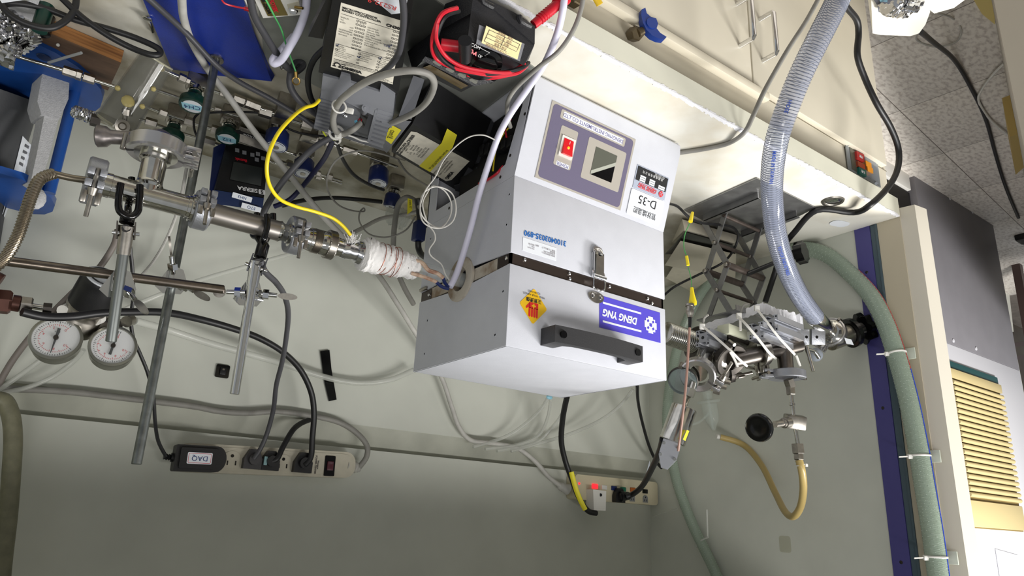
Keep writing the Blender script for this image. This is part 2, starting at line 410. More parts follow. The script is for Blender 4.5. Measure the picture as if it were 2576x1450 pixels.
# insulation seen in the gap and around the tube
M_ins = mat('ceramic_insulation', (200, 192, 178), .85, var_rgb=(150, 130, 108), vscale=30, bump=.3, bscale=200)
g = G(); zc = cyl_[1]
g.lathe((W_ - .01, cyl_[0], zc), (W_ + 1, cyl_[0], zc), [(0, .021), (.008, .021), (.008, .0385), (.0125, .0385), (.0135, .037), (.0135, .021), (.002, .0205)], 40, cap=False)
part(fu, 'insulation_ring', g, M_ins, 'cream ceramic ring round the tube port')
g = G().lathe((.012, cyl_[0], zc), (-1, cyl_[0], zc), [(0, .021), (.008, .021), (.013, .0385), (.0175, .0385), (.0185, .037), (.0185, .021), (.002, .0205)], 40, cap=False)
part(fu, 'insulation_ring', g, M_ins)
g = G().box((W_ / 2, .08, zc), (W_ - .006, .1, z3 - z2 + .002)).box((W_ / 2, .215, zc), (W_ - .006, .09, z3 - z2 + .002))
part(fu, 'insulation_board', g, M_ins)
part(fu, 'hearth', G().cyl((W_ - .04, cyl_[0], zc), (.04, cyl_[0], zc), .026), mat('dark_hearth', (96, 90, 86), .8))
M_gap = mat('brown_strip', (66, 56, 50), .35, .5)
part(fu, 'joint_strip', G().box((W_ - .004, D_ - .02, zc), (.004, .036, z3 - z2)), M_gap, 'dark metal strip at the rear end of the lid joint')
g = G().box((W_ / 2, .005, zc), (W_ - .004, .004, z3 - z2)).box((W_ - .004, .02, zc), (.004, .034, z3 - z2)).box((.004, .02, zc), (.004, .034, z3 - z2))
part(fu, 'joint_strip', g, M_gap, 'dark metal strip along the front of the lid joint')
for px, py in ((1320, 654), (1432, 689), (1533, 722), (1629, 752), (1433, 702), (1640, 764)):
    p = at(px, py, y=.0025)
    part(fu, 'screw', G().lathe(p + V((0, .002, 0)), p - V((0, 1, 0)), [(0, .0028), (.0035, .0028), (.0045, .0016)], 10), M_chrome)
for px, py in ((1275, 650), (1080, 742)):
    p = at(px, py, x=W_ - .002)
    part(fu, 'screw', G().lathe(p, p + V((1, 0, 0)), [(0, .0036), (.0015, .0034), (.0025, .0016)], 12), M_chrome)
for hx_ in (.1, .27): part(fu, 'hinge', G().box((hx_, D_ + .004, zc - .004), (.05, .008, .04), .002), M_dkmet)
part(fu, 'hinge_tab', G().box((W_ + .0005, D_ - .013, z2 - .004), (.006, .026, .006), .0015), M_steel2)
for yy, zz in ((.015, z2 - .05), (.015, .36), (.245, .36), (.262, z2 - .03), (.245, .42), (.03, .425), (.12, .2), (.26, .2), (.012, .2)):
    part(fu, 'rivet', G().lathe((W_ - .0006, yy, zz), (W_ + 1, yy, zz), [(0, .0032), (.0006, .0032), (.0008, .0022), (.0004, .0018)], 10), M_furn)
# control panel on the console slope
A = V((0, -pr, .012)); B = V((0, 0, z1)); up = (B - V((0, -pr + .001, .03))).normalized()
nrm = V((1, 0, 0)).cross(up)
def onpanel(px, py):
    d = at(px, py, y=0) - CAMLOC; d.normalize(); n = nrm; q = B
    return CAMLOC + d * ((q - CAMLOC).dot(n) / d.dot(n))
if nrm.y > 0: nrm = -nrm
FP = frame(B, (1, 0, 0), nrm)
def loc2(px, py, F=FP):
    p = F.inverted() @ onpanel(px, py); return p.x, p.y
# outline corners measured on the photograph
c1 = [loc2(*p) for p in ((1388, 250), (1597, 352), (1561, 531), (1346, 446))]
x0 = (c1[1][0] + c1[2][0]) / 2; x1 = (c1[0][0] + c1[3][0]) / 2; y0 = (c1[0][1] + c1[1][1]) / 2; y1 = (c1[2][1] + c1[3][1]) / 2
pcx, pcy, pw, ph = (x0 + x1) / 2, (y0 + y1) / 2, x1 - x0, abs(y1 - y0)
FPP = raise_(FP @ Matrix.Translation((pcx, pcy, 0)), .0004)
M_pan = mat('panel_beige', (176, 170, 160), .5); M_panp = mat('panel_purple', (106, 100, 124), .5, bump=.1, bscale=900)
cp = part(fu, 'control_panel', plate(FPP, pw, ph, .0006), M_pan, 'purple and beige control panel overlay')
part(cp, 'purple_field', plate(raise_(FPP, .0006), pw * .955, ph * .95, .0003, r=.007), M_panp)
def rel(u, v): return ((u - .5) * pw, (v - .5) * ph)      # u right, v up, as seen upright
def rplate(name, u0, v0, u1, v1, d, m, r=.003, t=.0003, root=cp):
    a = rel(u0, v0); b = rel(u1, v1)
    return part(root, name, plate(raise_(FPP, d), abs(b[0] - a[0]), abs(b[1] - a[1]), t, (a[0] + b[0]) / 2, (a[1] + b[1]) / 2, r), m)
# u,v of pixels
def uv(px, py):
    p = FPP.inverted() @ onpanel(px, py); return (p.x / pw + .5, p.y / ph + .5)
def box_uv(p1, p2, p3, p4):
    P = [uv(*p) for p in (p1, p2, p3, p4)]
    us = sorted(p[0] for p in P); vs = sorted(p[1] for p in P)
    return (us[0] + us[1]) / 2, (vs[0] + vs[1]) / 2, (us[2] + us[3]) / 2, (vs[2] + vs[3]) / 2
q = box_uv((1412, 271), (1573, 352), (1568, 371), (1408, 296)); rplate('name_field', *q, .0009, M_pan)
qi = (q[0] + .03, q[1] + .02, q[2] - .03, q[3] - .02); rplate('name_strip', *qi, .0012, M_wlabel, .0008)
M_pl = mat('purple_ink', (120, 116, 160), .5)
ux = .5 * (q[0] + q[2]); vy = .5 * (q[1] + q[3]); r_ = rel(ux, vy)
text(cp, 'DENGYNG INSTRUMENTS CO.,LTD', .0092, raise_(FPP @ Matrix.Translation((r_[0], r_[1], 0)), .0014), M_pl, sx=.93, bold=.0001)
q = box_uv((1411, 314), (1453, 333), (1433, 431), (1391, 412)); rplate('switch_field', *q, .0009, M_pan)
qp = (q[0] + .02, q[3] - .155 if False else q[1] + 0, q[2], q[3])
# switch: white bezel, red rocker
qs = box_uv((1413, 340), (1446, 353), (1435, 404), (1401, 391))
sw = part(cp, 'switch_bezel', plate(raise_(FPP, .001), abs(rel(qs[2], 0)[0] - rel(qs[0], 0)[0]), abs(rel(0, qs[3])[1] - rel(0, qs[1])[1]), .0022, *rel((qs[0] + qs[2]) / 2, (qs[1] + qs[3]) / 2), r=.001), M_wplas)
sc_ = rel((qs[0] + qs[2]) / 2, (qs[1] + qs[3]) / 2); sw_w = (qs[2] - qs[0]) * pw * .68; sw_h = (qs[3] - qs[1]) * ph * .76
M_rock = mat('red_rocker', (196, 24, 36), .2, emit=(230, 40, 30), es=.35)
g = G(FPP @ Matrix.Translation((sc_[0], sc_[1], .003)))
g.prism([(-sw_h / 2, 0), (-sw_h / 2, .0065), (-sw_h * .12, .0035), (sw_h / 2, .0012), (sw_h / 2, 0)], sw_w, M=Matrix(((0, 0, 1, -sw_w / 2), (-1, 0, 0, 0), (0, 1, 0, 0), (0, 0, 0, 1))))
rk = part(cp, 'rocker', g, M_rock, 'lit red rocker switch')
part(cp, 'switch_mark', plate(FPP @ Matrix.Translation((sc_[0], sc_[1] - sw_h * .28, .0075)), .0009, .005, .0003), M_wink)
part(cp, 'lamp_glow', G(FPP @ Matrix.Translation((sc_[0], sc_[1] + .001, .0068))).sph((0, 0, 0), .0026, 10, sc=(1, 1, .5)), mat('amber_glow', (255, 150, 40), .3, emit=(255, 150, 30), es=2.0))
ql = box_uv((1399, 404), (1430, 417), (1428, 427), (1397, 414)); rplate('power_strip', *ql, .0012, M_wlabel, .0006)
r_ = rel((ql[0] + ql[2]) / 2, (ql[1] + ql[3]) / 2)
text(cp, 'POWER', .0078, raise_(FPP @ Matrix.Translation((r_[0], r_[1], 0)), .0014), M_pl, bold=.0001, sx=.9)
# square window with a deep dark recess
q = box_uv((1481, 343), (1575, 386), (1553, 485), (1459, 446)); rplate('window_field', *q, .0009, M_pan)
qh = box_uv((1497, 369), (1551, 393), (1536, 460), (1484, 439)); a = rel(qh[0], qh[1]); b = rel(qh[2], qh[3])
hw, hh = abs(b[0] - a[0]), abs(b[1] - a[1]); hc = ((a[0] + b[0]) / 2, (a[1] + b[1]) / 2)
part(cp, 'window_opening', plate(raise_(FPP, .0011), hw, hh, .0003, *hc), mat('window_dark', (14, 13, 13), .12))
g = G(raise_(FPP @ Matrix.Translation((hc[0], hc[1], 0)), .0015))
g.prism([(-hw / 2, hh * .5), (hw / 2, hh * .5), (hw / 2, -hh * .5), (hw * .42, -hh * .48), (-hw / 2, hh * .1)][::-1], .0003) if False else g.prism([(-hw / 2, -hh / 2), (hw / 2, -hh / 2), (hw / 2, hh / 2), (-hw / 2, -hh * .12)], .0003)
part(cp, 'window_bracket', g, mat('bracket_grey', (116, 118, 106), .4, .5), 'grey bracket seen inside the square window')
g = G(raise_(FPP @ Matrix.Translation((hc[0], hc[1], 0)), .0019))
g.prism([(-hw / 2, -hh * .12), (-hw / 2, -hh * .26), (hw / 2, hh * .36), (hw / 2, hh * .5)], .0003)
part(cp, 'bracket_lip', g, mat('bracket_lip', (176, 178, 166), .4))
# data plate and D-35 label (front console, left in world)
def pq(name, pts, d, m, r=0, root=fu, t=.0004):
    P = [FP.inverted() @ onpanel(*p) for p in pts]; xs = sorted(p.x for p in P); ys = sorted(p.y for p in P)
    xa, xb = (xs[0] + xs[1]) / 2, (xs[2] + xs[3]) / 2; ya, yb = (ys[0] + ys[1]) / 2, (ys[2] + ys[3]) / 2
    return part(root, name, plate(raise_(FP, d), xb - xa, yb - ya, t, (xa + xb) / 2, (ya + yb) / 2, r), m), xa, xb, ya, yb
dp, xa, xb, ya, yb = pq('data_plate', ((1603, 415), (1681, 447), (1672, 504), (1590, 473)), .0006, mat('silver_plate', (196, 204, 222), .35, .3))
dp['label'] = 'silver and black maker data plate'
cx_ = (xa + xb) / 2; w_ = xb - xa; h_ = yb - ya; FD = FP @ Matrix.Translation((cx_, ya, .0011))
part(dp, 'black_field', plate(FD, w_ * .95, h_ * .60, .0003, 0, h_ * .34), M_ink)
g = G(FD @ Matrix.Translation((0, 0, .0003)))
for j in range(3):
    for k_, (u, ww) in enumerate(((-.33, .2), (-.02, .17), (.27, .17))):
        if (j, k_) in ((2, 0),): continue
        g.prism([(u * w_ - ww * w_ / 2, h_ * (.55 - j * .09)), (u * w_ + ww * w_ / 2, h_ * (.55 - j * .09)), (u * w_ + ww * w_ / 2, h_ * (.62 - j * .09)), (u * w_ - ww * w_ / 2, h_ * (.62 - j * .09))], .0002)
part(dp, 'blank_field', g, M_wlabel)
text(dp, '登 陽 儀 器 有 限 公 司', .0052, FD @ Matrix.Translation((0, h_ * .2, .0004)), M_wink)
text(dp, 'TEL : 022531-0091\nFAX : 022531-4676', .0032, FD @ Matrix.Translation((-w_ * .2, h_ * .11, .0004)), M_wink, ls=.8)
M_rink = mat('red_ink', (214, 60, 66), .5)
text(dp, 'DENG YNG', .0088, FD @ Matrix.Translation((w_ * .07, h_ * .8, .0004)), M_rink, bold=.0003, shear=.35)
for v_ in (.70, .90): part(dp, 'red_rule', plate(FD, w_ * .5, .0007, .0003, w_ * .09, h_ * v_), M_rink)
g = G(FD @ Matrix.Translation((-w_ * .34, h_ * .8, .0003)))
def logo_poly(s): return [(-s * .4, -s), (s * .4, -s), (s * .4, -s * .75), (s * .75, -s * .75), (s * .75, -s * .4), (s, -s * .4), (s, s * .4), (s * .75, s * .4), (s * .75, s * .75), (s * .4, s * .75), (s * .4, s), (-s * .4, s), (-s * .4, s * .75), (-s * .75, s * .75), (-s * .75, s * .4), (-s, s * .4), (-s, -s * .4), (-s * .75, -s * .4), (-s * .75, -s * .75), (-s * .4, -s * .75)]
def logo(root, F, s, m, mb):
    part(root, 'emblem', G(F).prism(logo_poly(s), .0003), m)
    g = G(raise_(F, .0004)); d = s * .42
    g.prism([(-s * .2, -s * .2), (s * .2, -s * .2), (s * .2, s * .2), (-s * .2, s * .2)], .0002)
    for i in (-1, 1):
        for j in (-1, 1):
            cx, cy = i * d, j * d; q_ = s * .2
            g.prism([(cx - q_, cy), (cx - q_ * .3, cy - q_), (cx + q_, cy - q_ * .2), (cx + q_ * .4, cy + q_)], .0002)
    part(root, 'emblem_cut', g, mb)
logo(dp, FD @ Matrix.Translation((-w_ * .35, h_ * .8, .0004)), h_ * .13, M_rink, MATS['silver_plate'])
lb, xa, xb, ya, yb = pq('name_label', ((1586, 472), (1668, 507), (1660, 567), (1576, 541)), .0010, M_wlabel, .003)
lb['label'] = 'white printed label reading D-35'
FL = FP @ Matrix.Translation(((xa + xb) / 2, (ya + yb) / 2, .0016))
text(lb, 'D-35', .0215, FL @ Matrix.Translation((-.001, -.0105, 0)), M_ink, sx=1.05)
text(lb, '管狀爐溫腔', .0125, FL @ Matrix.Translation((0, .0105, 0)), M_ink, sx=.92)
# front face items
FF = frame((0, -.0002, 0), (1, 0, 0), (0, -1, 0))     # local x = world x, local y = world z
def fp(px, py): p = at(px, py, y=-.0005); return p.x, p.z
def fplate(name, pts, m, r=0, d=0., root=fu, t=.0004):
    P = [fp(*p) for p in pts]; xs = sorted(p[0] for p in P); ys = sorted(p[1] for p in P)
    xa, xb, ya, yb = (xs[0] + xs[1]) / 2, (xs[2] + xs[3]) / 2, (ys[0] + ys[1]) / 2, (ys[2] + ys[3]) / 2
    o = part(root, name, plate(raise_(FF, d), xb - xa, yb - ya, t, (xa + xb) / 2, (ya + yb) / 2, r), m)
    return o, (xa + xb) / 2, (ya + yb) / 2, xb - xa, yb - ya
# handwritten number
x_, z_ = fp(1373, 600)
text(fu, '3100403035-890', .0128, raise_(FF @ Matrix.Translation((x_, z_, 0)) @ Matrix.Rotation(math.radians(3), 4, 'Z'), .0003), mat('blue_marker', (20, 100, 180), .5), bold=.0003, name='handwriting', sx=.98, shear=.12)
o, cx, cz, ww, hh_ = fplate('asset_label', ((1315, 597), (1400, 624), (1399, 655), (1315, 632)), M_wlabel)
o['label'] = 'small white printed asset label'
text(o, '凝態科學研究中心\n3100403035-890\n電熱爐\n金額 : 10 萬元以下      廠牌', .0034, raise_(FF @ Matrix.Translation((cx - ww * .46, cz, 0)), .0006), mat('grey_ink', (120, 110, 116), .6), 'LEFT', ls=.85)
text(o, '2025-04-01\n存放 : 7\n臺灣大學', .0030, raise_(FF @ Matrix.Translation((cx + ww * .16, cz, 0)), .0006), mat('grey_ink', (120, 110, 116), .6), 'LEFT', ls=1.1)
# warning diamond
cx, cz = fp(1342, 771); M_warn = mat('warning_yellow', (246, 196, 24), .45)
FW = raise_(FF @ Matrix.Translation((cx, cz, 0)), .0001); R0 = .030
xl, _ = fp(1378, 776); xr_, _ = fp(1308, 765); hwid = (xr_ - xl) / 2; zt_ = fp(1342, 727)[1]; zb_ = fp(1342, 819)[1]; hhei = abs(zt_ - zb_) / 2
def rdia(a, b, k=.12): return [(a * (1 - k), b * k), (a * k, b * (1 - k)), (-a * k, b * (1 - k)), (-a * (1 - k), b * k), (-a * (1 - k), -b * k), (-a * k, -b * (1 - k)), (a * k, -b * (1 - k)), (a * (1 - k), -b * k)]
ws = part(fu, 'warning_sticker', G(FW).prism(rdia(hwid, hhei, .06), .0004), M_warn, 'yellow diamond hot surface sticker with a red hand')
hm = mat('hand_red', (226, 40, 34), .5); s = hwid
g = G(raise_(FW, .0005))
g.prism([(-.33 * s, .15 * s), (.32 * s, .15 * s), (.32 * s, -.2 * s), (-.33 * s, -.2 * s)][::-1], .0002)
for i in range(4): g.prism([(x + (-.25 + i * .175) * s, y) for x, y in ((-.07 * s, .12 * s), (.07 * s, .12 * s), (.07 * s, .62 * s), (-.0 * s, .68 * s), (-.07 * s, .62 * s))][::-1], .0002)
g.prism([(.3 * s, .1 * s), (.52 * s, .22 * s), (.56 * s, .12 * s), (.3 * s, -.18 * s)], .0002)
part(ws, 'hand', g, hm)
part(ws, 'cross', G(raise_(FW, .0008)).prism([(-.15 * s, -.05 * s), (-.04 * s, -.05 * s), (-.04 * s, -.14 * s), (.04 * s, -.14 * s), (.04 * s, -.05 * s), (.15 * s, -.05 * s), (.15 * s, .04 * s), (.04 * s, .04 * s), (.04 * s, .14 * s), (-.04 * s, .14 * s), (-.04 * s, .04 * s), (-.15 * s, .04 * s)], .0002), M_warn)
text(ws, '注意燙傷', s * .28, FW @ Matrix.Translation((0, -.36 * s, .0005)), M_ink, bold=.0001)
text(ws, 'MIND YOUR HANDS\nSCORCHED', s * .17, FW @ Matrix.Translation((0, -.74 * s, .0005)), M_ink, ls=1.1)
# maker plate
M_bl = mat('maker_blue', (88, 78, 206), .4)
o, cx, cz, ww, hh_ = fplate('maker_plate', ((1508, 743), (1661, 787), (1661, 864), (1508, 823)), M_bl)
o['label'] = 'violet blue maker plate with white DENG YNG logo'
FM = raise_(FF @ Matrix.Translation((cx, cz, 0)), .0005)
text(o, 'DENG YNG', hh_ * .31, FM @ Matrix.Translation((ww * .17, 0, 0)), M_wlabel, bold=.0007, shear=.25, sx=.9)
for v_ in (-.29, .29): part(o, 'white_rule', plate(FM, ww * .62, hh_ * .06, .0003, ww * .14, v_ * hh_), M_wlabel)
logo(o, FM @ Matrix.Translation((-ww * .33, 0, 0)), hh_ * .27, M_wlabel, M_bl)
# lid handle: a bridge grip
pa = at(1397, 845, y=-.02); pb = at(1588, 893, y=-.02); hx0, hx1, hz = pb.x, pa.x, (pa.z + pb.z) / 2
M_hand = mat('handle_black', (52, 52, 54), .5, bump=.2, bscale=700)
g = G(); N = 14; hw2 = (hx1 - hx0) / 2; hc_ = (hx0 + hx1) / 2
prs = []
for i in range(N + 1):
    u = -1 + 2 * i / N; x = hc_ + u * (hw2 + .012); arch = .034 + .006 * (1 - u * u); th = .011 + .004 * abs(u) ** 4
    prs.append((x, arch, th))
outer = [(x, -a) for x, a, t_ in prs]; inner = [(x, -a + t_) for x, a, t_ in prs]
inn = [(x, y) for x, y in inner if hx0 + .016 < x < hx1 - .016]
poly = outer + [(hx1 + .012, 0), (hx1 - .012, 0)] + [(hx1 - .014, -.02)] + inn[::-1] + [(hx0 + .014, -.02), (hx0 + .012, 0), (hx0 - .012, 0)]
g.prism(poly, .026, M=frame((0, 0, hz - .013), (1, 0, 0), (0, 0, 1)))
hd = part(fu, 'lid_handle', g, M_hand, 'black arched lid handle', sharp=.5)
for xx in (hx0 + .002, hx1 - .002): part(hd, 'screw_recess', G().cyl((xx, -.030, hz), (xx, -.0382, hz), .0058, n=16), M_blackg)
# toggle latch
lp = at(1505, 660, y=-.006)
FLt = frame((lp.x, -.0004, 0), (1, 0, 0), (0, -1, 0))
zL0, zL1 = at(1502, 620, y=-.006).z, at(1498, 700, y=-.006).z; zb0 = at(1490, 742, y=-.002).z
la = part(fu, 'toggle_latch', G(FLt).prism(rrect(.021, abs(zL1 - zL0), .007), .0012, M=Matrix.Translation((0, (zL0 + zL1) / 2, .004))).box((-.0098, (zL0 + zL1) / 2 + .004, .004), (.0014, .042, .009)).box((.0098, (zL0 + zL1) / 2 + .004, .004), (.0014, .042, .009)), M_chrome, 'chrome toggle latch')
part(la, 'lever', G(FLt).prism([(-.008, zL0 + .016), (.008, zL0 + .016), (.009, zL1), (-.009, zL1)], .0045, M=Matrix.Translation((0, 0, .0055))), M_steel)
part(la, 'lever_lip', G(FLt).lathe((0, zL0 + .012, .004), (0, zL0 + .012, 1), [(0, .0095), (.004, .009), (.006, .006)], 20), M_chrome)
part(la, 'hinge_pin', G(FLt).cyl((-.013, zL1 - .002, .0085), (.013, zL1 - .002, .0085), .0042), M_chrome)
zc0 = zb0 - .009
part(la, 'bail', G(FLt).tube([V((-.012, zL1 - .012, .006)), V((-.0125, zL1 + .002, .009)), V((-.011, zc0 - .001, .008)), V((0, zc0, .0075)), V((.011, zc0 - .001, .008)), V((.0125, zL1 + .002, .009)), V((.012, zL1 - .012, .006))], .0016, 8, 3), M_chrome)
g = G(FLt).prism([(.017 * math.cos(a), zb0 + (.012 if math.sin(a) > 0 else .007) * math.sin(a)) for a in [2 * PI * k / 20 for k in range(20)]], .0016, M=Matrix.Translation((0, 0, .0004)))
ct = part(fu, 'latch_catch', g, M_steel2)
for dx in (-.0085, .0085): part(ct, 'screw', G(FLt).lathe((dx, zb0 + .001, .0016), (dx, zb0 + .001, 1), [(0, .0042), (.0014, .0038), (.002, .0015)], 14), M_chrome)
for fx_ in (.03, .31):
    for fy_ in (0, .25): part(fu, 'foot', G().cyl((fx_, fy_, 0), (fx_, fy_, .006), .01), M_black)
# ---------------------------------------------------------------- quartz tube line left of the furnace
AY, AZ = .14, .311
def TX(px): return at(px, 590 + (px - 750) * .27, y=AY).x
def TP(px): return V((TX(px), AY, AZ))
def axl(g, prof, n=32):          # prof: (px, radius m) along the tube axis, px increasing = towards the furnace
    x0 = TX(prof[0][0]); return g.lathe((x0, AY, AZ), (x0 - 1, AY, AZ), [(x0 - TX(p), r) for p, r in prof], n)
X_ = V((-1, 0, 0))
def kf_clamp(c, axis, R, w, lug, label, m=None, nut=True, lugd=None, boltlen=1.7, rin=.62):
    """hinged ring clamp: two half rings, two lugs, swing bolt and wing nut; lug = direction of the lugs"""
    m = m or M_cast; c = V(c); axis = V(axis).normalized(); lug = V(lug); lug = (lug - axis * lug.dot(axis)).normalized()
    F = frame(c, lug, axis)      # x = lug direction, z = along the pipe
    t = thing('ring_clamp', label, 'clamp', c, 'ring clamps on the vacuum line')
    def half(s):
        g = G(F); n = 14; vs = []; k0, k1 = (.10, PI - .10)
        for i in range(n + 1):
            a = s * (k0 + (k1 - k0) * i / n); ca, sa = math.cos(a), math.sin(a)
            for r, z in ((R * rin, -w * .34), (R * .93, -w * .5), (R, -w * .4), (R, w * .4), (R * .93, w * .5), (R * rin, w * .34)):
                vs.append((r * ca, r * sa, z))
        fs = [(i * 6 + k, i * 6 + (k + 1) % 6, (i + 1) * 6 + (k + 1) % 6, (i + 1) * 6 + k) for i in range(n) for k in range(6)]
        fs += [tuple(range(6)), tuple(n * 6 + k for k in range(5, -1, -1))]
        g.add(vs, fs)
        for zz in (-.31, .31): g.box((R * 1.16, s * R * .24, zz * w), (R * .5, R * .3, w * .36), R * .03)
        return g
    part(t, 'clamp_half', half(1), m); part(t, 'clamp_half', half(-1), m)
    part(t, 'swing_bolt', G(F).cyl((R * 1.2, -R * .42, 0), (R * 1.2, R * (boltlen - .1), 0), R * .09, n=12), M_steel2)
    if nut:
        part(t, 'wing_nut', G(F).cyl((R * 1.2, R * .42, 0), (R * 1.2, R * .72, 0), R * .2, R * .15, n=14)
             .box((R * 1.2, R * .8, -w * .36), (R * .11, R * .52, w * .3), R * .05).box((R * 1.2, R * .8, w * .36), (R * .11, R * .52, w * .3), R * .05), M_steel2)
    part(t, 'hinge_pin', G(F).cyl((-R * 1.04, 0, -w * .52), (-R * 1.04, 0, w * .52), R * .1, n=12), M_steel2)
    return t
# bellows pipe at the far left
t = thing('bellows_pipe', 'bronze coloured corrugated metal pipe bending down at the left end of the line', 'pipe', at(60, 560, y=.13))
bp = [at(-40, 690, y=.16), at(8, 655, y=.15), at(42, 600, y=.14), at(62, 545, y=.135), at(78, 495, y=.135), at(100, 452, y=.137), at(135, 437, y=AY)]
M_bell = mat('bellows_metal', (148, 138, 122), .3, .95, var=.1, vscale=50)
path = smooth(bp, 40); acc = 0; g = G(); rr = []; pp = [path[0]]
ri = 15 * mpp(bp[3])
# resample evenly and alternate the radius
d = 0; even = [path[0]]
for a_, b_ in zip(path, path[1:]):
    seg = (b_ - a_).length; pos = 0
    while d + seg - pos >= .0009:
        pos += .0009 - d; d = 0; even.append(a_ + (b_ - a_) * (pos / seg))
    d += seg - pos
g = G().tube(even, [ri if i % 4 < 2 else ri * .86 for i in range(len(even))], 16, 0)
part(t, 'bellows', g, M_bell, sharp=.25)
part(t, 'straight_pipe', G().tube([at(133, 437, y=AY), at(180, 448, y=AY), TP(228)], .0042, 14), M_bell)
part(t, 'collar', G().cyl(at(126, 436, y=AY), at(134, 438, y=AY), .0062, n=18), M_bell)
kf_clamp(TP(238), X_, .030, .021, (.0, -1, .25), 'matt grey ring clamp at the left end of the steel tee', M_cast)
# steel tee
t = thing('steel_tee', 'polished steel vacuum tee with a side branch pointing down and back', 'pipe fitting', TP(412))
part(t, 'run_pipe', axl(G(), [(258, .019), (263, .019), (264, .0156), (280, .0156), (281, .0148), (470, .0148), (471, .0162), (478, .0162), (480, .019), (490, .019)]), M_steel)
bx = TX(370); b0 = V((bx, AY, AZ)); b1 = b0 + V((0, 0, -.053)); bd = (b1 - b0).normalized(); L = (b1 - b0).length
part(t, 'branch_pipe', G().lathe(b0, b1, [(.002, .0146), (.0115, .0146), (.0145, .0172), (.017, .0158), (.020, .0152), (L - .004, .0152), (L - .003, .019), (L + .004, .019), (L + .0045, .0265), (L + .008, .0265)], 36), M_steel)
kf_clamp(b1 + bd * .0145, bd, .037, .021, V((-1, -.15, .0)), 'large bright ring clamp under the tee branch', mat('machined_aluminium', (196, 194, 194), .22, .9), True, rin=.47)
# cast nozzle beyond the branch
t = thing('silver_nozzle', 'smeared silver grey nozzle with flared end leading left from the tee branch', 'pipe fitting', at(300, 360, y=.2))
q0 = b1 + bd * .028; q1 = at(268, 344, y=q0.y + .02); LL = (q1 - q0).length
M_smear = mat('smeared_metal', (128, 122, 120), .35, .7, var=.35, vscale=70)
part(t, 'neck', G().lathe(q0, q1, [(0, .013), (LL * .4, .010), (LL * .7, .0090), (LL * .92, .0095), (LL, .0135), (LL + .010, .0145), (LL + .012, .012)], 28), M_smear)
part(t, 'hub', G().lathe(b1 + bd * .022, b1 + bd * .040, [(0, .020), (.008, .019), (.016, .013), (.018, .010)], 28), M_smear)
kf_clamp(TP(508), X_, .0265, .021, (.0, -1, -.25), 'ring clamp with bright square lugs joining tee and frosted tube', M_cast)
t = thing('frosted_tube', 'satin steel tube between the two bright lugged clamps', 'tube', TP(615))
part(t, 'pipe', axl(G(), [(524, .019), (533, .019), (534, .0143), (700, .0143)]), mat('satin_steel', (168, 162, 156), .36, .95))
part(t, 'end_collar', axl(G(), [(700, .0145), (704, .0155), (708, .0135), (712, .0125), (722, .0125), (724, .0145), (729, .0145), (730, .019), (736, .019)]), M_steel)
kf_clamp(TP(742), X_, .0275, .020, (.0, -1, .0), 'ring clamp with bright lugs just before the knurled coupling', M_cast)
t = thing('knurled_coupling', 'polished steel quick coupling with threads and knurled ring', 'pipe fitting', TP(800))
part(t, 'barrel', axl(G(), [(750, .019), (757, .019), (758, .0165), (777, .0165), (779, .0178), (785, .0178)]), M_steel)
pr_ = [(785, .0165)]
for i in range(9): pr_ += [(786 + i * 2, .0172), (787 + i * 2, .0182)]
part(t, 'threads', axl(G(), pr_ + [(804, .017)]), M_steel2, sharp=2)
part(t, 'sleeve', axl(G(), [(804, .0172), (806, .0182), (822, .0182), (823, .019)]), M_steel)
g = G(); n = 72; x0, x1 = TX(821), TX(840)
vs = []; rows = 14
for j in range(rows + 1):
    for k in range(n):
        a = 2 * PI * k / n; r = .0212 + (.0007 if (j + k) % 2 else -.0004) * (0 if j in (0, rows) else 1); vs.append((x0 + (x1 - x0) * j / rows, AY + r * math.cos(a), AZ + r * math.sin(a)))
fs = [(j * n + k, j * n + (k + 1) % n, (j + 1) * n + (k + 1) % n, (j + 1) * n + k) for j in range(rows) for k in range(n)] + [tuple(range(n)), tuple(rows * n + k for k in range(n))]
part(t, 'knurled_ring', g.add(vs, fs), M_steel2, sharp=.2)
part(t, 'tail', axl(G(), [(840, .0205), (843, .018), (845, .0145), (866, .013)]), M_steel)
t = thing('foil_wrapped_tube', 'short glass tube end wrapped in shiny foil next to the knurled coupling', 'tube', TP(880))
rnd = random.Random(5)
def rough_lathe(pr, amp, n=40, sub=5, seed=1, fx=3.):
    rn = random.Random(seed); g = G(); vs = []; rows = []
    for (p, r), (p2, r2) in zip(pr, pr[1:]):
        for k in range(sub): rows.append((TX(p + (p2 - p) * k / sub), r + (r2 - r) * k / sub))
    rows.append((TX(pr[-1][0]), pr[-1][1]))
    ph = [rn.uniform(0, 6.28) for _ in range(12)]
    for j, (x, r) in enumerate(rows):
        for k in range(n):
            a = 2 * PI * k / n
            dv = sum(math.sin(a * (i + 1) + ph[i] + j * fx * (.11 + .07 * i) * (1 if i % 2 else -1)) / (1 + i * .4) for i in range(7)) / 3
            rr_ = r + amp * (dv + rn.uniform(-.25, .25)); vs.append((x, AY + rr_ * math.cos(a), AZ + rr_ * math.sin(a)))
    m_ = len(rows)
    fs = [(j * n + k, j * n + (k + 1) % n, (j + 1) * n + (k + 1) % n, (j + 1) * n + k) for j in range(m_ - 1) for k in range(n)] + [tuple(range(n)), tuple((m_ - 1) * n + k for k in range(n))]
    return g.add(vs, fs)
part(t, 'foil', rough_lathe([(858, .0142), (872, .0145), (890, .0138), (905, .0135)], .0006, seed=3), M_foil, sharp=.3)
part(t, 'foil', rough_lathe([(896, .0165), (906, .018), (925, .018)], .0004, seed=4), M_foil, sharp=.3)
t = thing('heated_wrap', 'white glass cloth wrap bound with thin copper wire around the tube before the furnace', 'wrap', TP(975))
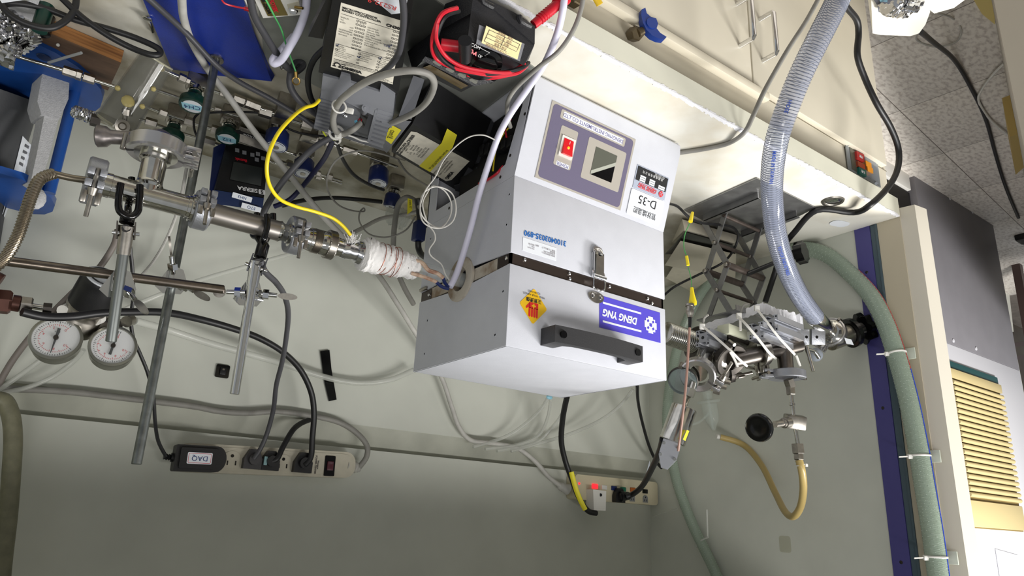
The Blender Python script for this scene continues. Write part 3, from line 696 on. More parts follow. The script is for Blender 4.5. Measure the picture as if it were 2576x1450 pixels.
part(t, 'cloth', rough_lathe([(908, .0215), (915, .0262), (930, .0268), (950, .0245), (968, .0232), (985, .0228), (1000, .0222), (1015, .0205), (1030, .0198), (1044, .0185), (1049, .015)], .0026, n=64, sub=7, seed=8), M_tape, sharp=.5)
for px, ph in ((952, .2), (962, .5), (976, .9), (984, -.4), (992, .3)):
    F = axframe(TP(px), TP(px) + X_ + V((0, ph * .25, .2 * ph)))
    part(t, 'copper_wire', G(F).tube([V((.0248 * math.cos(2 * PI * k / 28), .0248 * math.sin(2 * PI * k / 28), .0)) for k in range(28)], .0005, 5, 0, True), M_copper)
for px, py in ((934, 603), (935, 607), (1027, 667), (1028, 671)):
    p = at(px, py, y=AY - .018); part(t, 'staple', G().box(p, (.001, .001, .006)), M_dkmet)
g = G(); rn = random.Random(9); p0 = at(885, 618, y=AY - .008)
for i in range(34):
    a = rn.uniform(-2.6, .9); L = rn.uniform(.012, .024); d = V((rn.uniform(-.4, .9), rn.uniform(-.7, .2), -abs(math.sin(a)) - .2)).normalized()
    e = p0 + d * L; g.tube([p0 + V((rn.uniform(-.004, .004), 0, 0)), p0 + d * L * .5 + V((rn.uniform(-.003, .003), 0, rn.uniform(-.003, .003))), e], .0005, 4, 3)
part(t, 'frayed_fringe', g, M_tape)['kind'] = 'stuff'
M_glass = mat('quartz_glass', (235, 240, 240), .03, alpha=.28)
tg = obj('quartz_tube', G().lathe(TP(905), TP(1300), [(0, .0125), ((TP(1300) - TP(905)).length, .0125)], 28), M_glass)
tag(tg, 'clear quartz tube entering the furnace port', 'tube')
M_sleeve = mat('ceramic_sleeve', (206, 180, 158), .7, var_rgb=(150, 110, 90), vscale=60)
o = cable('heater_lead', 'cream fabric heater lead with blue end, upper of two in the picture', [(1040, 655, .128), (1062, 662, .12), (1078, 680, .115), (1100, 688, .115), (1115, 700, .115)], 5.5, M_sleeve, 'wire'); 
cable('heater_lead', 'scorched pink heater lead, lower of two beside the furnace port', [(1035, 688, .128), (1060, 695, .12), (1080, 702, .115), (1098, 710, .115)], 5, M_sleeve, 'wire')
cable('blue_heat_shrink', 'navy blue shrink sleeve on the cream heater lead', [(1115, 700, .115), (1119, 712, .115), (1129, 723, .112)], 4.6, M_navy, 'sleeve')
cable('blue_heat_shrink', 'navy blue shrink sleeve on the scorched heater lead', [(1097, 710, .115), (1112, 722, .114), (1129, 727, .112)], 4.6, M_navy, 'sleeve')

# ---------------------------------------------------------------- retort stand and clamps
rb = at(543, 150, z=.012); rtop = at(343, 1169, y=.225)
st = thing('retort_stand', 'blue enamelled retort stand base with a tall grey steel rod', 'stand', (rb.x, rb.y, 0))
bpts = [(360, 0), (352, -22), (600, -60), (612, 0), (636, 74), (683, 205), (560, 192), (432, 175)]
pz = .010
poly = [at(*p, z=pz) for p in bpts]
part(st, 'base_plate', G().prism([(p.x, p.y) for p in poly], .003, M=Matrix.Translation((0, 0, pz - .003))), M_bplate)
c_ = at(683, 205, z=pz)
part(st, 'base_flange', G().hexa([at(636, 74, z=pz), at(683, 205, z=pz), at(691, 190, z=.004), at(680, 172, z=.002), at(636, 74, z=pz - .003), at(683, 205, z=pz - .003), at(690, 188, z=.002), at(679, 170, z=.0)]), M_bplate)
for px, py in ((395, 30), (450, 160), (650, 180)): part(st, 'foot', G().cyl(at(px, py, z=0), at(px, py, z=0) + V((0, 0, .008)), .008), M_black)
part(st, 'rod', G().cyl(rb, rtop, .0063, n=20, ch=.0008), M_rod)
part(st, 'washer', G().lathe(rb - V((0, 0, .002)), rb + V((0, 0, 1)), [(0, .012), (.003, .012), (.004, .008)], 24), M_steel2)
h0, h1 = at(-60, 647, y=.2), at(563, 729, y=.185)
o = obj('cross_rod', G().cyl(h0, h1, .0062, n=20, ch=.0008), mat('worn_steel', (132, 122, 112), .28, 1, var=.2, vscale=60)); tag(o, 'horizontal worn steel cross rod running left from the stand', 'rod')
def on(a, b, px):       # point of segment a-b at photo column px
    lo, hi = 0., 1.
    f_ = lambda t_: ((a + (b - a) * t_) - CAMLOC)
    def col(t_): v_ = f_(t_); return 1288 + FPX * v_.dot(RIGHT) / v_.dot(FWD)
    s_ = 1 if col(1) > col(0) else -1
    for _ in range(30):
        m_ = (lo + hi) / 2
        if (col(m_) - px) * s_ < 0: lo = m_
        else: hi = m_
    return a + (b - a) * lo
def toscreen(p): v_ = V(p) - CAMLOC; return 1288 + FPX * v_.dot(RIGHT) / v_.dot(FWD), 725 + FPX * v_.dot(DOWN) / v_.dot(FWD)
def boss(c, rA, rB, label, screws):
    """boss head: bent plate triangle body gripping two crossing rods, two wing screws (dir, flat?)"""
    c = V(c); t = thing('boss_head', label, 'clamp', c, 'boss heads on the cross rod')
    z = (CAMLOC - c).normalized(); F = frame(c, rA, z)
    s = .021
    part(t, 'jaw', G(F).prism([(-s, -s * .55), (-s * .5, -s * .95), (s * .6, -s * .9), (s, -s * .3), (s * .55, s * .75), (-s * .2, s)], .004, z0=-.020), M_chrome)
    part(t, 'bridge', G(F).box((-s * .2, s * .1, -.008), (s * .35, s * 1.3, .022), .002).box((s * .4, -s * .35, -.010), (s * .9, s * .3, .018), .002), M_chrome)
    for d_, w_s in screws:
        d_ = V(d_).normalized(); a_ = c + d_ * .009; b_ = c + d_ * .034
        sc = part(t, 'wing_screw', G().cyl(a_, b_, .0034, n=14), M_chrome)
        part(sc, 'hex_nut', G().cyl(a_ + d_ * .006, a_ + d_ * .014, .0072, n=6), M_chrome)
        Fz = frame(b_, d_, z if w_s else d_.cross(z))
        part(sc, 'wing', G(Fz).prism([((.017 if w_s == 2 else .027) * .5 * (1 - math.cos(a)) + .001, (.0085 if w_s == 2 else .0048) * math.sin(a)) for a in [2 * PI * k / 18 for k in range(18)]], .003, z0=-.0015), M_steel2)
    return t
def sdir(dx, dy, dz=0.):      # direction along the picture plane (right, down) plus towards the viewer
    return RIGHT * dx + DOWN * dy - FWD * dz
jx = at(440, 697, y=.2)
boss(at(438, 705, y=.213), (h1 - h0), (rtop - rb), 'boss head joining the cross rod to the tall stand rod', [(sdir(.03, -1, .3), False), (sdir(.9, .45, .2), True)])
# clamp 1
def extension(label, prong_at, stem, br0, br1, rodend, yp, mrod, rr_, spread, lean):
    t = thing('extension_clamp', label, 'clamp', at(*stem, y=yp), 'extension clamps holding the tube')
    s = at(*stem, y=yp)
    g = G()
    tips = []
    if len(prong_at[0]) == 2: part(t, 'prong_fork', G().tube([at(a_, b_, y=yp - .012) for a_, b_ in [q_ for q_ in prong_at if len(q_) == 2]], .0043, 12, 6), M_blackg)
    for (px, py, yy, px2, py2) in [q_ for q_ in prong_at if len(q_) == 5]:
        pr_ = part(t, 'prong', G().tube([s, at((stem[0] + px2) / 2, stem[1] - 22, y=(yp + yy) / 2), at(px2, py2, y=yy), at(px, (py + py2) / 2, y=yy), at(px, py, y=yy)], .0044, 12, 8), M_blackg)
    e = at(*br0, y=yp)
    part(t, 'coated_stem', G().lathe(s - (e - s) * .6, e, [(0, .004), (.006, .0085), ((e - s).length * 1.6, .0085)], 18), M_blackg)
    f_ = at(*br1, y=yp); z = (CAMLOC - e).normalized(); F = frame(e, (f_ - e), z); L = (f_ - e).length
    br = part(t, 'bracket', G(F).box((L * .5, 0, -.009), (L, .021, .0018)).box((L * .5, .0098, -.001), (L, .0018, .017)).box((L * .5, -.0098, -.001), (L, .0018, .017)), M_chrome if mrod is M_chrome else M_steel2)
    part(br, 'bracket_pin', G(F).cyl((L * .78, -.015, .003), (L * .78, .015, .003), .0024, n=12), M_chrome)
    part(br, 'adjust_screw', G(F).cyl((L * .55, 0, -.009), (L * .55, 0, .010), .0032, n=12).cyl((L * .55, 0, .008), (L * .55, 0, .0105), .0052, n=12), M_steel)
    h = f_ + (at(*rodend, y=lean) - f_).normalized() * .022
    part(t, 'socket', G().cyl(f_ - (h - f_) * .6, h, .0088, .0078, n=20), M_chrome if mrod is M_chrome else M_steel2)
    part(t, 'rod', G().cyl(f_, at(*rodend, y=lean), rr_, n=20, ch=.0008), mrod)
    return t
extension('extension clamp with black prongs gripping the polished tee, dull grey rod', [(304, 462), (299, 495), (299, 526), (310, 540), (325, 546), (339, 541), (348, 528), (351, 500), (352, 466), (331, 447, .160, 322, 520)], (322, 545), (318, 562), (316, 597), (279, 860), .128, mat('dull_rod', (134, 138, 136), .32, .9), .0064, .03, .165)
extension('extension clamp with black prongs gripping the frosted tube, bright chrome rod', [(672, 540, .120, 664, 600), (646, 536, .160, 636, 590), (687, 538, .157, 682, 590)], (661, 622), (654, 648), (641, 682), (590, 992), .130, M_chrome, .0064, .03, .165)
boss(at(301, 712, y=.172), (h1 - h0), V((0, 0, 1)), 'boss head with a blue mark on the dull grey clamp rod', [(sdir(.75, .65, .3), True)])
boss(at(634, 737, y=.176), (h1 - h0), V((0, 0, 1)), 'boss head with a round flat screw on the bright chrome clamp rod', [(sdir(-1, -.04, .2), 2), (sdir(.85, .1, -.2), True)])
t = obj('blue_tape_mark', plate(frame(at(322, 727, y=.14), sdir(.9, .35), -FWD), .010, .006, .0004), M_navy); tag(t, 'tiny square blue tape mark on the boss head of the dull grey clamp', 'mark')
# ---------------------------------------------------------------- gas valves and tubing on the worktop
def diaphragm_valve(px, py, h, r, kind, label, word=None, tilt=(0, 0, 0)):
    """handle-up valve: px,py = centre of the handle's top face, h its height above the worktop"""
    tpt = at(px, py, z=h); ax = (V((0, 0, 1)) + V(tilt)).normalized(); b = tpt - ax * (h - .012)
    grp = None
    t = thing('valve', label, 'valve', V((tpt.x, tpt.y, 0)), 'gas valves on the worktop')
    part(t, 'body', G(frame(V((b.x, b.y, .0165)), (1, .1, 0))).box((0, 0, 0), (.032, .028, .030), .003), M_steel2)
    z0_ = .028; Lh = h - .012
    if kind == 'green':
        prof = [(.018, .0125), (.026, .0125), (.0265, .0095), (.031, .0095)]
        part(t, 'bonnet', G().lathe(b, tpt, prof, 24), M_steel)
        hh = part(t, 'handle', G().lathe(b, tpt, [(.029, .0108), (Lh - .020, .0118), (Lh - .016, r * .8), (Lh - .013, r * .98), (Lh - .010, r), (Lh - .002, r), (Lh, r * .95)], 36), M_green, 'dark green round handle')
    else:
        part(t, 'bonnet', G().lathe(b, tpt, [(.018, .0125), (.024, .0125), (.0245, .010), (.030, .010)], 24), M_steel)
        pr_ = [(.026, r * .8), (.030, r * .97), (Lh - .003, r), (Lh, r * .93)]
        hh = part(t, 'handle', G().lathe(b, tpt, pr_, 12), M_navy, 'navy blue faceted round handle', )
    F = frame(tpt, (-1, -.35, 0), ax)
    if kind == 'green':
        part(hh, 'dial_label', G(F).prism(circ(r * .74, 28), .0006), M_wlabel)
        if word:
            if not word.startswith('T'): part(hh, 'blue_tape', G(raise_(F, .0006)).prism([(-r * .72, -r * .3), (r * .7, -r * .42), (r * .78, r * .22), (-r * .75, r * .38)], .0004), mat('pale_blue_tape', (160, 212, 230), .5))
            text(hh, word, r * .62, raise_(F, .0011) @ Matrix.Rotation(PI, 4, 'Z'), mat('blue_pen', (30, 60, 120), .5), sx=1)
    else:
        part(hh, 'dial_label', G(F).prism(circ(r * .8, 28), .0005), M_wlabel)
        g = G(raise_(F, .0005)); n = 20
        for k in range(n): 
            a, a2 = PI * (.15 + 1.7 * k / n), PI * (.15 + 1.7 * (k + 1) / n)
            g.add([(q_ * r * math.cos(b_), q_ * r * math.sin(b_), .0003) for q_, b_ in ((.66, a), (.73, a), (.73, a2), (.66, a2))], [(0, 1, 2, 3)])
        part(hh, 'dial_arc', g, M_navy)
        part(hh, 'centre_screw', G(raise_(F, .0005)).prism(circ(r * .26, 20), .0012), M_steel2)
    return t
diaphragm_valve(441 + 43, 268, .068, .0215, 'green', 'green handled valve with a pale blue tape marked CH4', 'CH4', (.0, -.1, 0))
diaphragm_valve(571, 350, .066, .0205, 'green', 'green handled valve with a pale blue tape marked H2', 'H2', (.0, -.1, 0))
diaphragm_valve(431, 352, .070, .0205, 'green', 'green handled valve half hidden behind the big bright clamp', 'Toxic', (.0, -.1, 0))
diaphragm_valve(694, 370, .070, .0215, 'blue', 'navy handled valve beside the black display unit, under the yellow wire', tilt=(0, -.1, 0))
diaphragm_valve(762, 437, .068, .0200, 'blue', 'navy handled valve crossed by the thick dark grey cable', tilt=(0, -.1, 0))
diaphragm_valve(951, 462, .072, .0200, 'blue', 'navy handled valve left of the controller with yellow tape', tilt=(.0, -.1, 0))
diaphragm_valve(983, 520, .066, .0170, 'blue', 'navy handled valve nearest the furnace side and the back wall', tilt=(.0, .25, 0))
def run(label, pts, z, r=.0032, nuts=(), group='gas tubing runs'):
    P = [at(px, py, z=z) for px, py in pts]
    t = thing('gas_line', label, 'tubing', V((P[0].x, P[0].y, 0)), group)
    part(t, 'tubing', G().tube(P, r, 10, 0), M_steel)
    for px, L, rad in nuts:
        for a, b in zip(pts, pts[1:]):
            if a[0] <= px <= b[0]:
                k = (px - a[0]) / (b[0] - a[0]); c = at(px, a[1] + (b[1] - a[1]) * k, z=z)
                d = (at(b[0], b[1], z=z) - at(a[0], a[1], z=z)).normalized()
                part(t, 'hex_nut', G().cyl(c - d * L / 2, c + d * L / 2, rad, n=6, ch=.001), M_steel2); break
    return t
run('bright gas tube with hex nuts from foil bundle to the clear cylinder', [(20, 135), (165, 178), (232, 200), (300, 222)], .055, nuts=((178, .022, .0075), (199, .008, .0085), (224, .017, .0075)))
run('gas tube from the cylinder top to the CH4 valve', [(405, 174), (455, 196), (500, 216), (560, 236), (610, 255), (700, 290)], .03, nuts=((458, .012, .0075), (470, .010, .006), (560, .010, .007), (600, .020, .0085), (622, .008, .0085), (640, .020, .0085)))
run('gas tube running under the CH4 handle', [(385, 224), (462, 250), (540, 275), (600, 293)], .025, nuts=((548, .012, .007),))
run('gas tube with white tagged nut left of the marked valve', [(358, 264), (412, 285), (470, 305), (545, 328), (610, 345), (690, 372), (760, 395)], .028, nuts=((410, .014, .0075), (475, .016, .0085), (545, .02, .0085), (600, .014, .008)))
run('gas tube low along the back of the worktop', [(350, 300), (380, 309), (440, 330), (545, 362), (640, 392), (720, 420), (800, 445), (860, 462)], .022, nuts=((380, .02, .0085), (440, .012, .0075), (520, .03, .009), (740, .018, .008), (800, .012, .0085)))
run('upper gas tube between the two metal blocks', [(600, 262), (700, 292), (745, 306), (800, 322), (870, 345), (960, 375)], .03, nuts=((668, .022, .010), (772, .02, .0095), (820, .012, .0085), (900, .03, .006)))
run('gas tube leading right under the grey finned controller', [(760, 340), (840, 366), (920, 392), (1000, 420)], .03, nuts=((790, .014, .0085), (826, .012, .0085), (880, .03, .007)))
run('gas tube through the middle navy valve', [(690, 400), (735, 416), (800, 437), (860, 456)], .03, nuts=((727, .012, .0085), (800, .010, .007), (828, .012, .009)))
for px, py, s, lab in ((715, 290, .030, 'square metal block in the gas line under the black cable'), (775, 352, .028, 'square metal block beside the tall navy valve'),
                       (838, 345, .016, 'small bright cube fitting below the finned controller'), (448, 318, .028, 'stamped metal valve block left of the grey stand rod'),
                       (1010, 395, .026, 'dark metal block by the second controller')):
    p = at(px, py, z=.036); b_ = obj('metal_block', G(frame(V((p.x, p.y, .018)), (1, .12, 0))).box((0, 0, 0), (s, s, .036), .0015), M_steel2); tag(b_, lab, 'fitting')
# mass flow block and display unit
YS = .435
f0, f1 = at(603, 322, z=.045), at(690, 352, z=.045)
t = thing('flow_controller', 'black faced gas flow display unit with grey screen, navy body and steel block', 'instrument', at(600, 440, y=YS))
c = [at(572, 352, y=YS - .01), at(676, 382, y=YS - .01), at(664, 497, y=YS - .035), at(541, 476, y=YS - .035)]
nf = (c[1] - c[0]).cross(c[3] - c[0]).normalized()
if nf.dot(CAMLOC - c[0]) < 0: nf = -nf
part(t, 'display_housing', G().hexa([p for p in c] + [p - nf * .045 for p in c]), M_black)
FS = frame(c[2] , (c[3] - c[2]) , nf); FS = raise_(FS, .0003)   # origin at one corner, x towards photo left
def fs(px, py):
    d = (at(px, py, y=0) - CAMLOC).normalized(); q = CAMLOC + d * ((c[0] - CAMLOC).dot(nf) / d.dot(nf)); r_ = FS.inverted() @ q; return r_.x, r_.y
def fquad(name, pts, m, d=.0003, h=.0006, root=t):
    P = [fs(*p) for p in pts]; return part(root, name, G(raise_(FS, d)).prism(P, h), m)
part(t, 'navy_body', G().hexa([at(538, 372, y=YS + .0), at(574, 352, y=YS + .0), at(560, 520, y=YS - .02), at(524, 505, y=YS - .02), at(536, 372, y=YS + .07), at(574, 352, y=YS + .07), at(560, 520, y=YS + .05), at(524, 505, y=YS + .05)]), M_navy)
part(t, 'lower_body', G().hexa([at(541, 478, y=YS - .034), at(664, 499, y=YS - .034), at(660, 528, y=YS - .03), at(526, 512, y=YS - .03), at(541, 478, y=YS + .03), at(664, 499, y=YS + .03), at(660, 528, y=YS + .03), at(526, 512, y=YS + .03)]), mat('blue_black', (22, 40, 78), .35))
part(t, 'steel_base', G().hexa([at(603, 318, z=.035), at(692, 348, z=.035), at(680, 385, z=.06), at(590, 352, z=.06), at(603, 318, z=.002), at(692, 348, z=.002), at(680, 395, z=.002), at(590, 360, z=.002)]), M_steel2)
sc_ = fquad('screen', [(587, 408), (660, 425), (655, 470), (578, 452)], mat('lcd_grey', (52, 56, 54), .2))
rn = random.Random(2)
for px, py in ((596, 379), (614, 385), (634, 391), (648, 389), (645, 403), (661, 400)):
    fquad('button', [(px - 5, py - 5), (px + 5, py - 3), (px + 5, py + 6), (px - 5, py + 4)], mat('button_grey', (150, 152, 156), .5))
xx, yy = fs(622, 478); text(t, 'SIERRA', .0115, raise_(FS, .0007) @ Matrix.Translation((xx, yy, 0)), M_wink, bold=.0003)
xx, yy = fs(646, 484); text(t, 'S', .010, raise_(FS, .0009) @ Matrix.Translation((fs(641, 482)[0] - .012, fs(641, 482)[1], 0)), M_ink, bold=.0004)
part(t, 'logo_square', G(raise_(FS, .0004) @ Matrix.Translation((fs(641, 482)[0] - .012, fs(641, 482)[1], 0))).prism(rrect(.012, .010, .002), .0003), M_wink)
xx, yy = fs(606, 404); text(t, 'flatrak', .008, raise_(FS, .0007) @ Matrix.Translation((xx, yy, 0)), M_red, bold=.0004)
pA = at(634, 343, z=.057); FA = frame(pA + V((0, 0, .0)), (at(610, 336, z=.057) - at(662, 354, z=.057)), (0, -.3, 1))
pl_ = part(t, 'flow_arrow', G(FA).prism([(-.026, -.0035), (.022, -.0035), (.022, -.006), (.032, 0), (.022, .006), (.022, .0035), (-.026, .0035)], .0008), M_black)
text(t, 'MASS FLOW', .0058, raise_(FA, .001), M_wink)
for q, w_, lab in (((609, 497), 'NH3', 'note'), ((632, 523), 'ETO', 'tag')):
    a = at(*q, y=YS - .036); F = frame(a, (1, 0, 0), (0, -1, .35))
    pt_ = part(t, 'name_tag', plate(F, .034, .0095, .0006, r=.001), M_wlabel); text(pt_, w_, .0075, raise_(F, .0008), mat('blue_pen', (30, 60, 120), .5))

# ---------------------------------------------------------------- clear cylinder
t = thing('clear_cylinder', 'upright clear plastic cylinder with small fittings inside, under black cable loops', 'cylinder', at(340, 240, z=0))
ca, cb = at(395, 150, y=.235), at(290, 315, y=.30)
L = (cb - ca).length; R = .0255
part(t, 'wall', G().lathe(ca, cb, [(0, R * .86), (0, R * .94), (L, R * 1.12), (L, R * 1.05), (0, R * .86)], 36, cap=False), mat('clear_plastic', (120, 120, 112), .06, alpha=.3))
part(t, 'rim', G().ring(ca, cb - ca, R * .9, .0016, 36, 8), mat('clear_rim', (190, 186, 160), .15, alpha=.7))
part(t, 'end_cap', G().lathe(cb, cb + (cb - ca), [(-.004, R * 1.12), (0, R * 1.08), (.003, R * .8)], 36), mat('clear_rim', (190, 186, 160), .15, alpha=.7))
part(t, 'inner_post', G().cyl(at(318, 255, y=.26), at(312, 318, y=.28), .0035, n=12).cyl(at(321, 275, y=.265), at(319, 290, y=.27), .0075, n=6), M_steel2)
part(t, 'glue_blob', G().sph(at(322, 255, y=.245), .007, 10, sc=(1.3, .5, 1.4)).sph(at(296, 222, y=.245), .004, 8).sph(at(358, 268, y=.24), .004, 8).sph(at(386, 224, y=.24), .004, 8).sph(at(408, 174, y=.23), .004, 8), mat('old_glue', (184, 170, 110), .4))['kind'] = 'stuff'
part(t, 'bulkhead', G().lathe(at(308, 318, y=.27), at(308, 318, y=.27) + (CAMLOC - at(308, 318, y=.27)), [(0, .010), (.003, .010), (.0035, .006), (.001, .004)], 20), M_steel2)

# ---------------------------------------------------------------- gas sampling unit at the left: grey drum, blue plates
t = thing('drum_unit', 'dark grey drum between two rounded blue plates joined by a blue rod', 'instrument', at(0, 260, z=0))
def pixpoly(pts, z, th, root, name, m, lab=None):
    P = [at(*p, z=z) for p in pts]
    return part(root, name, G().prism([(p.x, p.y) for p in P], th, M=Matrix.Translation((0, 0, z - th))), m, lab)
low = [(-160, 20), (-60, 58), (30, 88), (80, 105), (140, 133), (195, 168), (232, 200), (253, 225), (259, 248), (252, 270), (236, 283), (205, 286), (150, 276), (60, 250), (-100, 200)]
pixpoly(low, .032, .013, t, 'lower_plate', M_blue)
part(t, 'lower_plate_hole', G().lathe(at(110, 144, z=.0325), at(110, 144, z=.0325) + V((0, 0, 1)), [(0, .010), (.001, .009), (.0012, .003)], 20), mat('navy_recess', (20, 46, 92), .4))
up_ = [(-160, 395), (-60, 420), (0, 436), (55, 452), (100, 476), (128, 498), (138, 517), (132, 533), (112, 540), (78, 539), (20, 524), (-120, 490)]
pu = [at(*p, y=.40) for p in up_]
zc_ = at(60, 495, x=at(160, 240, z=.03).x + .0).z
ZU = at(125, 480, y=at(188, 232, z=.03).y).z
pixpoly(up_, ZU, .012, t, 'upper_plate', M_blue)
rd0 = at(188, 232, z=.03); part(t, 'plate_rod', G().cyl(rd0, V((rd0.x, rd0.y, ZU - .002)) if False else at(124, 486, z=ZU), .0088, n=20), M_blue)
dc = at(-42, 215, z=.03); dtop = at(-129, 500, z=ZU)
R = .082
M_drum = mat('drum_grey', (70, 71, 74), .5, bump=.06, bscale=300, var=.08, vscale=12)
part(t, 'drum', G().cyl(dc, dtop, R, n=48), M_drum)
part(t, 'upper_drum', G().cyl(dtop, at(-170, 720, y=dtop.y), R * .98, n=48), M_drum)
dax = (dtop - dc).normalized()
def on_drum(px, py, rr_):
    d = (at(px, py, y=0) - CAMLOC).normalized(); o_ = CAMLOC - dc
    a_ = d - dax * d.dot(dax); b_ = o_ - dax * o_.dot(dax)
    A2, B2, C2 = a_.dot(a_), 2 * a_.dot(b_), b_.dot(b_) - rr_ * rr_; D2 = max(0, B2 * B2 - 4 * A2 * C2)
    return CAMLOC + d * ((-B2 - math.sqrt(D2)) / (2 * A2))
def drum_patch(q, root, name, m, lift=.001, nx=8, ny=4):
    vs = []
    for j in range(ny + 1):
        for i in range(nx + 1):
            u, v = i / nx, j / ny; x = (q[0][0] * (1 - u) + q[1][0] * u) * (1 - v) + (q[3][0] * (1 - u) + q[2][0] * u) * v; y = (q[0][1] * (1 - u) + q[1][1] * u) * (1 - v) + (q[3][1] * (1 - u) + q[2][1] * u) * v
            vs.append(on_drum(x, y, R + lift))
    return part(root, name, G().add(vs, [(j * (nx + 1) + i, j * (nx + 1) + i + 1, (j + 1) * (nx + 1) + i + 1, (j + 1) * (nx + 1) + i) for j in range(ny) for i in range(nx)]), m)
lb_ = drum_patch([(57, 342), (90, 378), (78, 452), (33, 437)], t, 'paper_label', M_wlabel)
drum_patch([(58, 427), (76, 446), (73, 452), (54, 434)], lb_, 'printed_bar', M_ink, .0016)
for k_ in range(4):
    q0 = (61 + k_ * 1.5 - 6 * k_, 362 + k_ * 15); drum_patch([(q0[0] + 3, q0[1]), (q0[0] + 22, q0[1] + 12), (q0[0] + 20, q0[1] + 19), (q0[0] + 1, q0[1] + 7)], lb_, 'printed_line', mat('print_grey', (90, 90, 96), .6), .0016, 6, 2)
lb_ = drum_patch([(27, 463), (78, 480), (62, 560), (2, 552)], t, 'paper_label', M_wlabel)
drum_patch([(31, 466), (33, 467), (8, 548), (6, 547)], lb_, 'ruled_line', M_ink, .0016, 2, 6)
drum_patch([(34, 488), (70, 498), (69, 500), (33, 490)], lb_, 'ruled_line', M_ink, .0016, 6, 2)
drum_patch([(42, 474), (60, 480), (57, 486), (45, 484)], lb_, 'pen_scrawl', mat('print_grey', (90, 90, 96), .6), .0016, 4, 2)
drum_patch([(24, 534), (42, 527), (40, 545), (32, 560)], t, 'dark_mark', mat('maroon', (60, 24, 24), .5), .0022, 4, 3)
fo = thing('foam_post', 'white polyethylene foam post standing beside the drum', 'foam', at(140, 240, z=0))
g = G(); A = [(110, 168), (176, 180), (172, 250), (150, 300), (104, 288), (94, 255)]
yf = rd0.y - .03
vsA = [at(*p, y=yf) for p in A]; vsB = [v + V((.012, .045, 0)) for v in vsA]; n = len(A)
g.add(vsA + vsB, [tuple(range(n)), tuple(range(n, 2 * n))] + [(i, (i + 1) % n, n + (i + 1) % n, n + i) for i in range(n)]); part(fo, 'block', g, M_foam)
A = [(112, 288), (148, 298), (122, 400), (100, 470), (78, 455), (92, 390)]; g = G()
vsA = [at(*p, y=yf + .004) for p in A]; vsB = [v + V((.01, .03, 0)) for v in vsA]; n = len(A)
g.add(vsA + vsB, [tuple(range(n)), tuple(range(n, 2 * n))] + [(i, (i + 1) % n, n + (i + 1) % n, n + i) for i in range(n)]); part(fo, 'stem', g, M_foam)
p = at(90, 500, y=yf - .01); o = obj('foam_scrap', G().sph(p, .014, 12, sc=(1, .5, 1.3)), M_foam); tag(o, 'rounded white foam scrap behind the bellows pipe', 'foam')
# foam block and wood block
def pixbox(name, label, cat, face, z, depth, m, z0=0.):
    P = [at(*p, z=z) for p in face]
    g = G().hexa([V((p.x, p.y, z)) for p in P] + [V((p.x, p.y, z0)) for p in P]); o = obj(name, g, m); return tag(o, label, cat)
t = thing('wood_block', 'plywood block with brown top under the blue plate', 'block', at(180, 150, z=0))
wf = [at(82, 66, z=.024), at(304, 158, z=.024), at(272, 226, z=.024), at(20, 130, z=.024)]
part(t, 'core', G().hexa([V((p.x, p.y, .0235)) for p in wf] + [V((p.x, p.y, .001)) for p in wf]), mat('plywood_edge', (176, 122, 70), .6, var_rgb=(120, 76, 40), vscale=30, stretch=(.2, 1, 6)))
part(t, 'top_veneer', G().hexa([V((p.x, p.y, .0255)) for p in wf] + [V((p.x, p.y, .0236)) for p in wf]), mat('brown_veneer', (104, 80, 62), .6, var=.25, vscale=14, stretch=(1, 5, 1)), 'brown top veneer')
pixbox('foam_block', 'upright white foam block at the top left behind the foil', 'foam', [(8, 22), (100, -8), (78, 100), (30, 85)], .06, 0, M_foam)
def foil(name, label, pts, r, seed, n=26):
    """crumpled foil: displaced blob along a path"""
    rn = random.Random(seed); P = smooth(pts, 13); g = G(); vs = []; m_ = len(P)
    for j, p in enumerate(P):
        t_ = (P[min(j + 1, m_ - 1)] - P[max(j - 1, 0)]).normalized(); u = t_.orthogonal().normalized(); b = t_.cross(u)
        s_ = min(1, .45 + min(j, m_ - 1 - j) / (m_ * .22)) * (r if not isinstance(r, list) else r[min(len(r) - 1, j * len(r) // m_)])
        for k in range(n):
            a = 2 * PI * k / n; q_ = s_ * (1 + rn.uniform(-.14, .14)); vs.append(p + u * q_ * math.cos(a) + b * q_ * math.sin(a) + t_ * rn.uniform(-.1, .1) * s_ * .5)
    fs = [(j * n + k, j * n + (k + 1) % n, (j + 1) * n + (k + 1) % n, (j + 1) * n + k) for j in range(m_ - 1) for k in range(n)] + [tuple(range(n)), tuple((m_ - 1) * n + k for k in range(n))]
    o = obj(name, g.add(vs, fs), M_foil, sharp=.15); return tag(o, label, 'foil')
foil('foil_bundle', 'crumpled aluminium foil bundle at the upper left over the blue plate', [at(-30, 20, y=.29), at(5, 60, y=.28), at(18, 95, y=.28), at(30, 122, y=.28), at(55, 124, y=.28)], [.030, .038, .036, .026, .010], 4, 64)
foil('foil_sleeve', 'short aluminium foil sleeve beside the blue rod', [at(178, 278, y=.33), at(205, 287, y=.33), at(232, 296, y=.33), at(252, 300, y=.33)], .0095, 6, 24)
o = obj('hex_fitting', G().cyl(at(228, 300, y=.32), at(252, 306, y=.32), .0095, n=6), M_dkmet); tag(o, 'dark hex fitting at the end of the foil sleeve', 'fitting')
o = obj('plastic_strip', G().tube([at(122, 158, z=.05), at(160, 146, z=.05), at(205, 133, z=.05)], .0022, 8, 0), mat('clear_strip', (200, 204, 206), .3, alpha=.6)); tag(o, 'thin clear plastic strip lying across the blue plate', 'strip')
o = thing('green_adapter', 'dark green and black round connector standing at the top left', 'connector', at(112, 30, z=0))
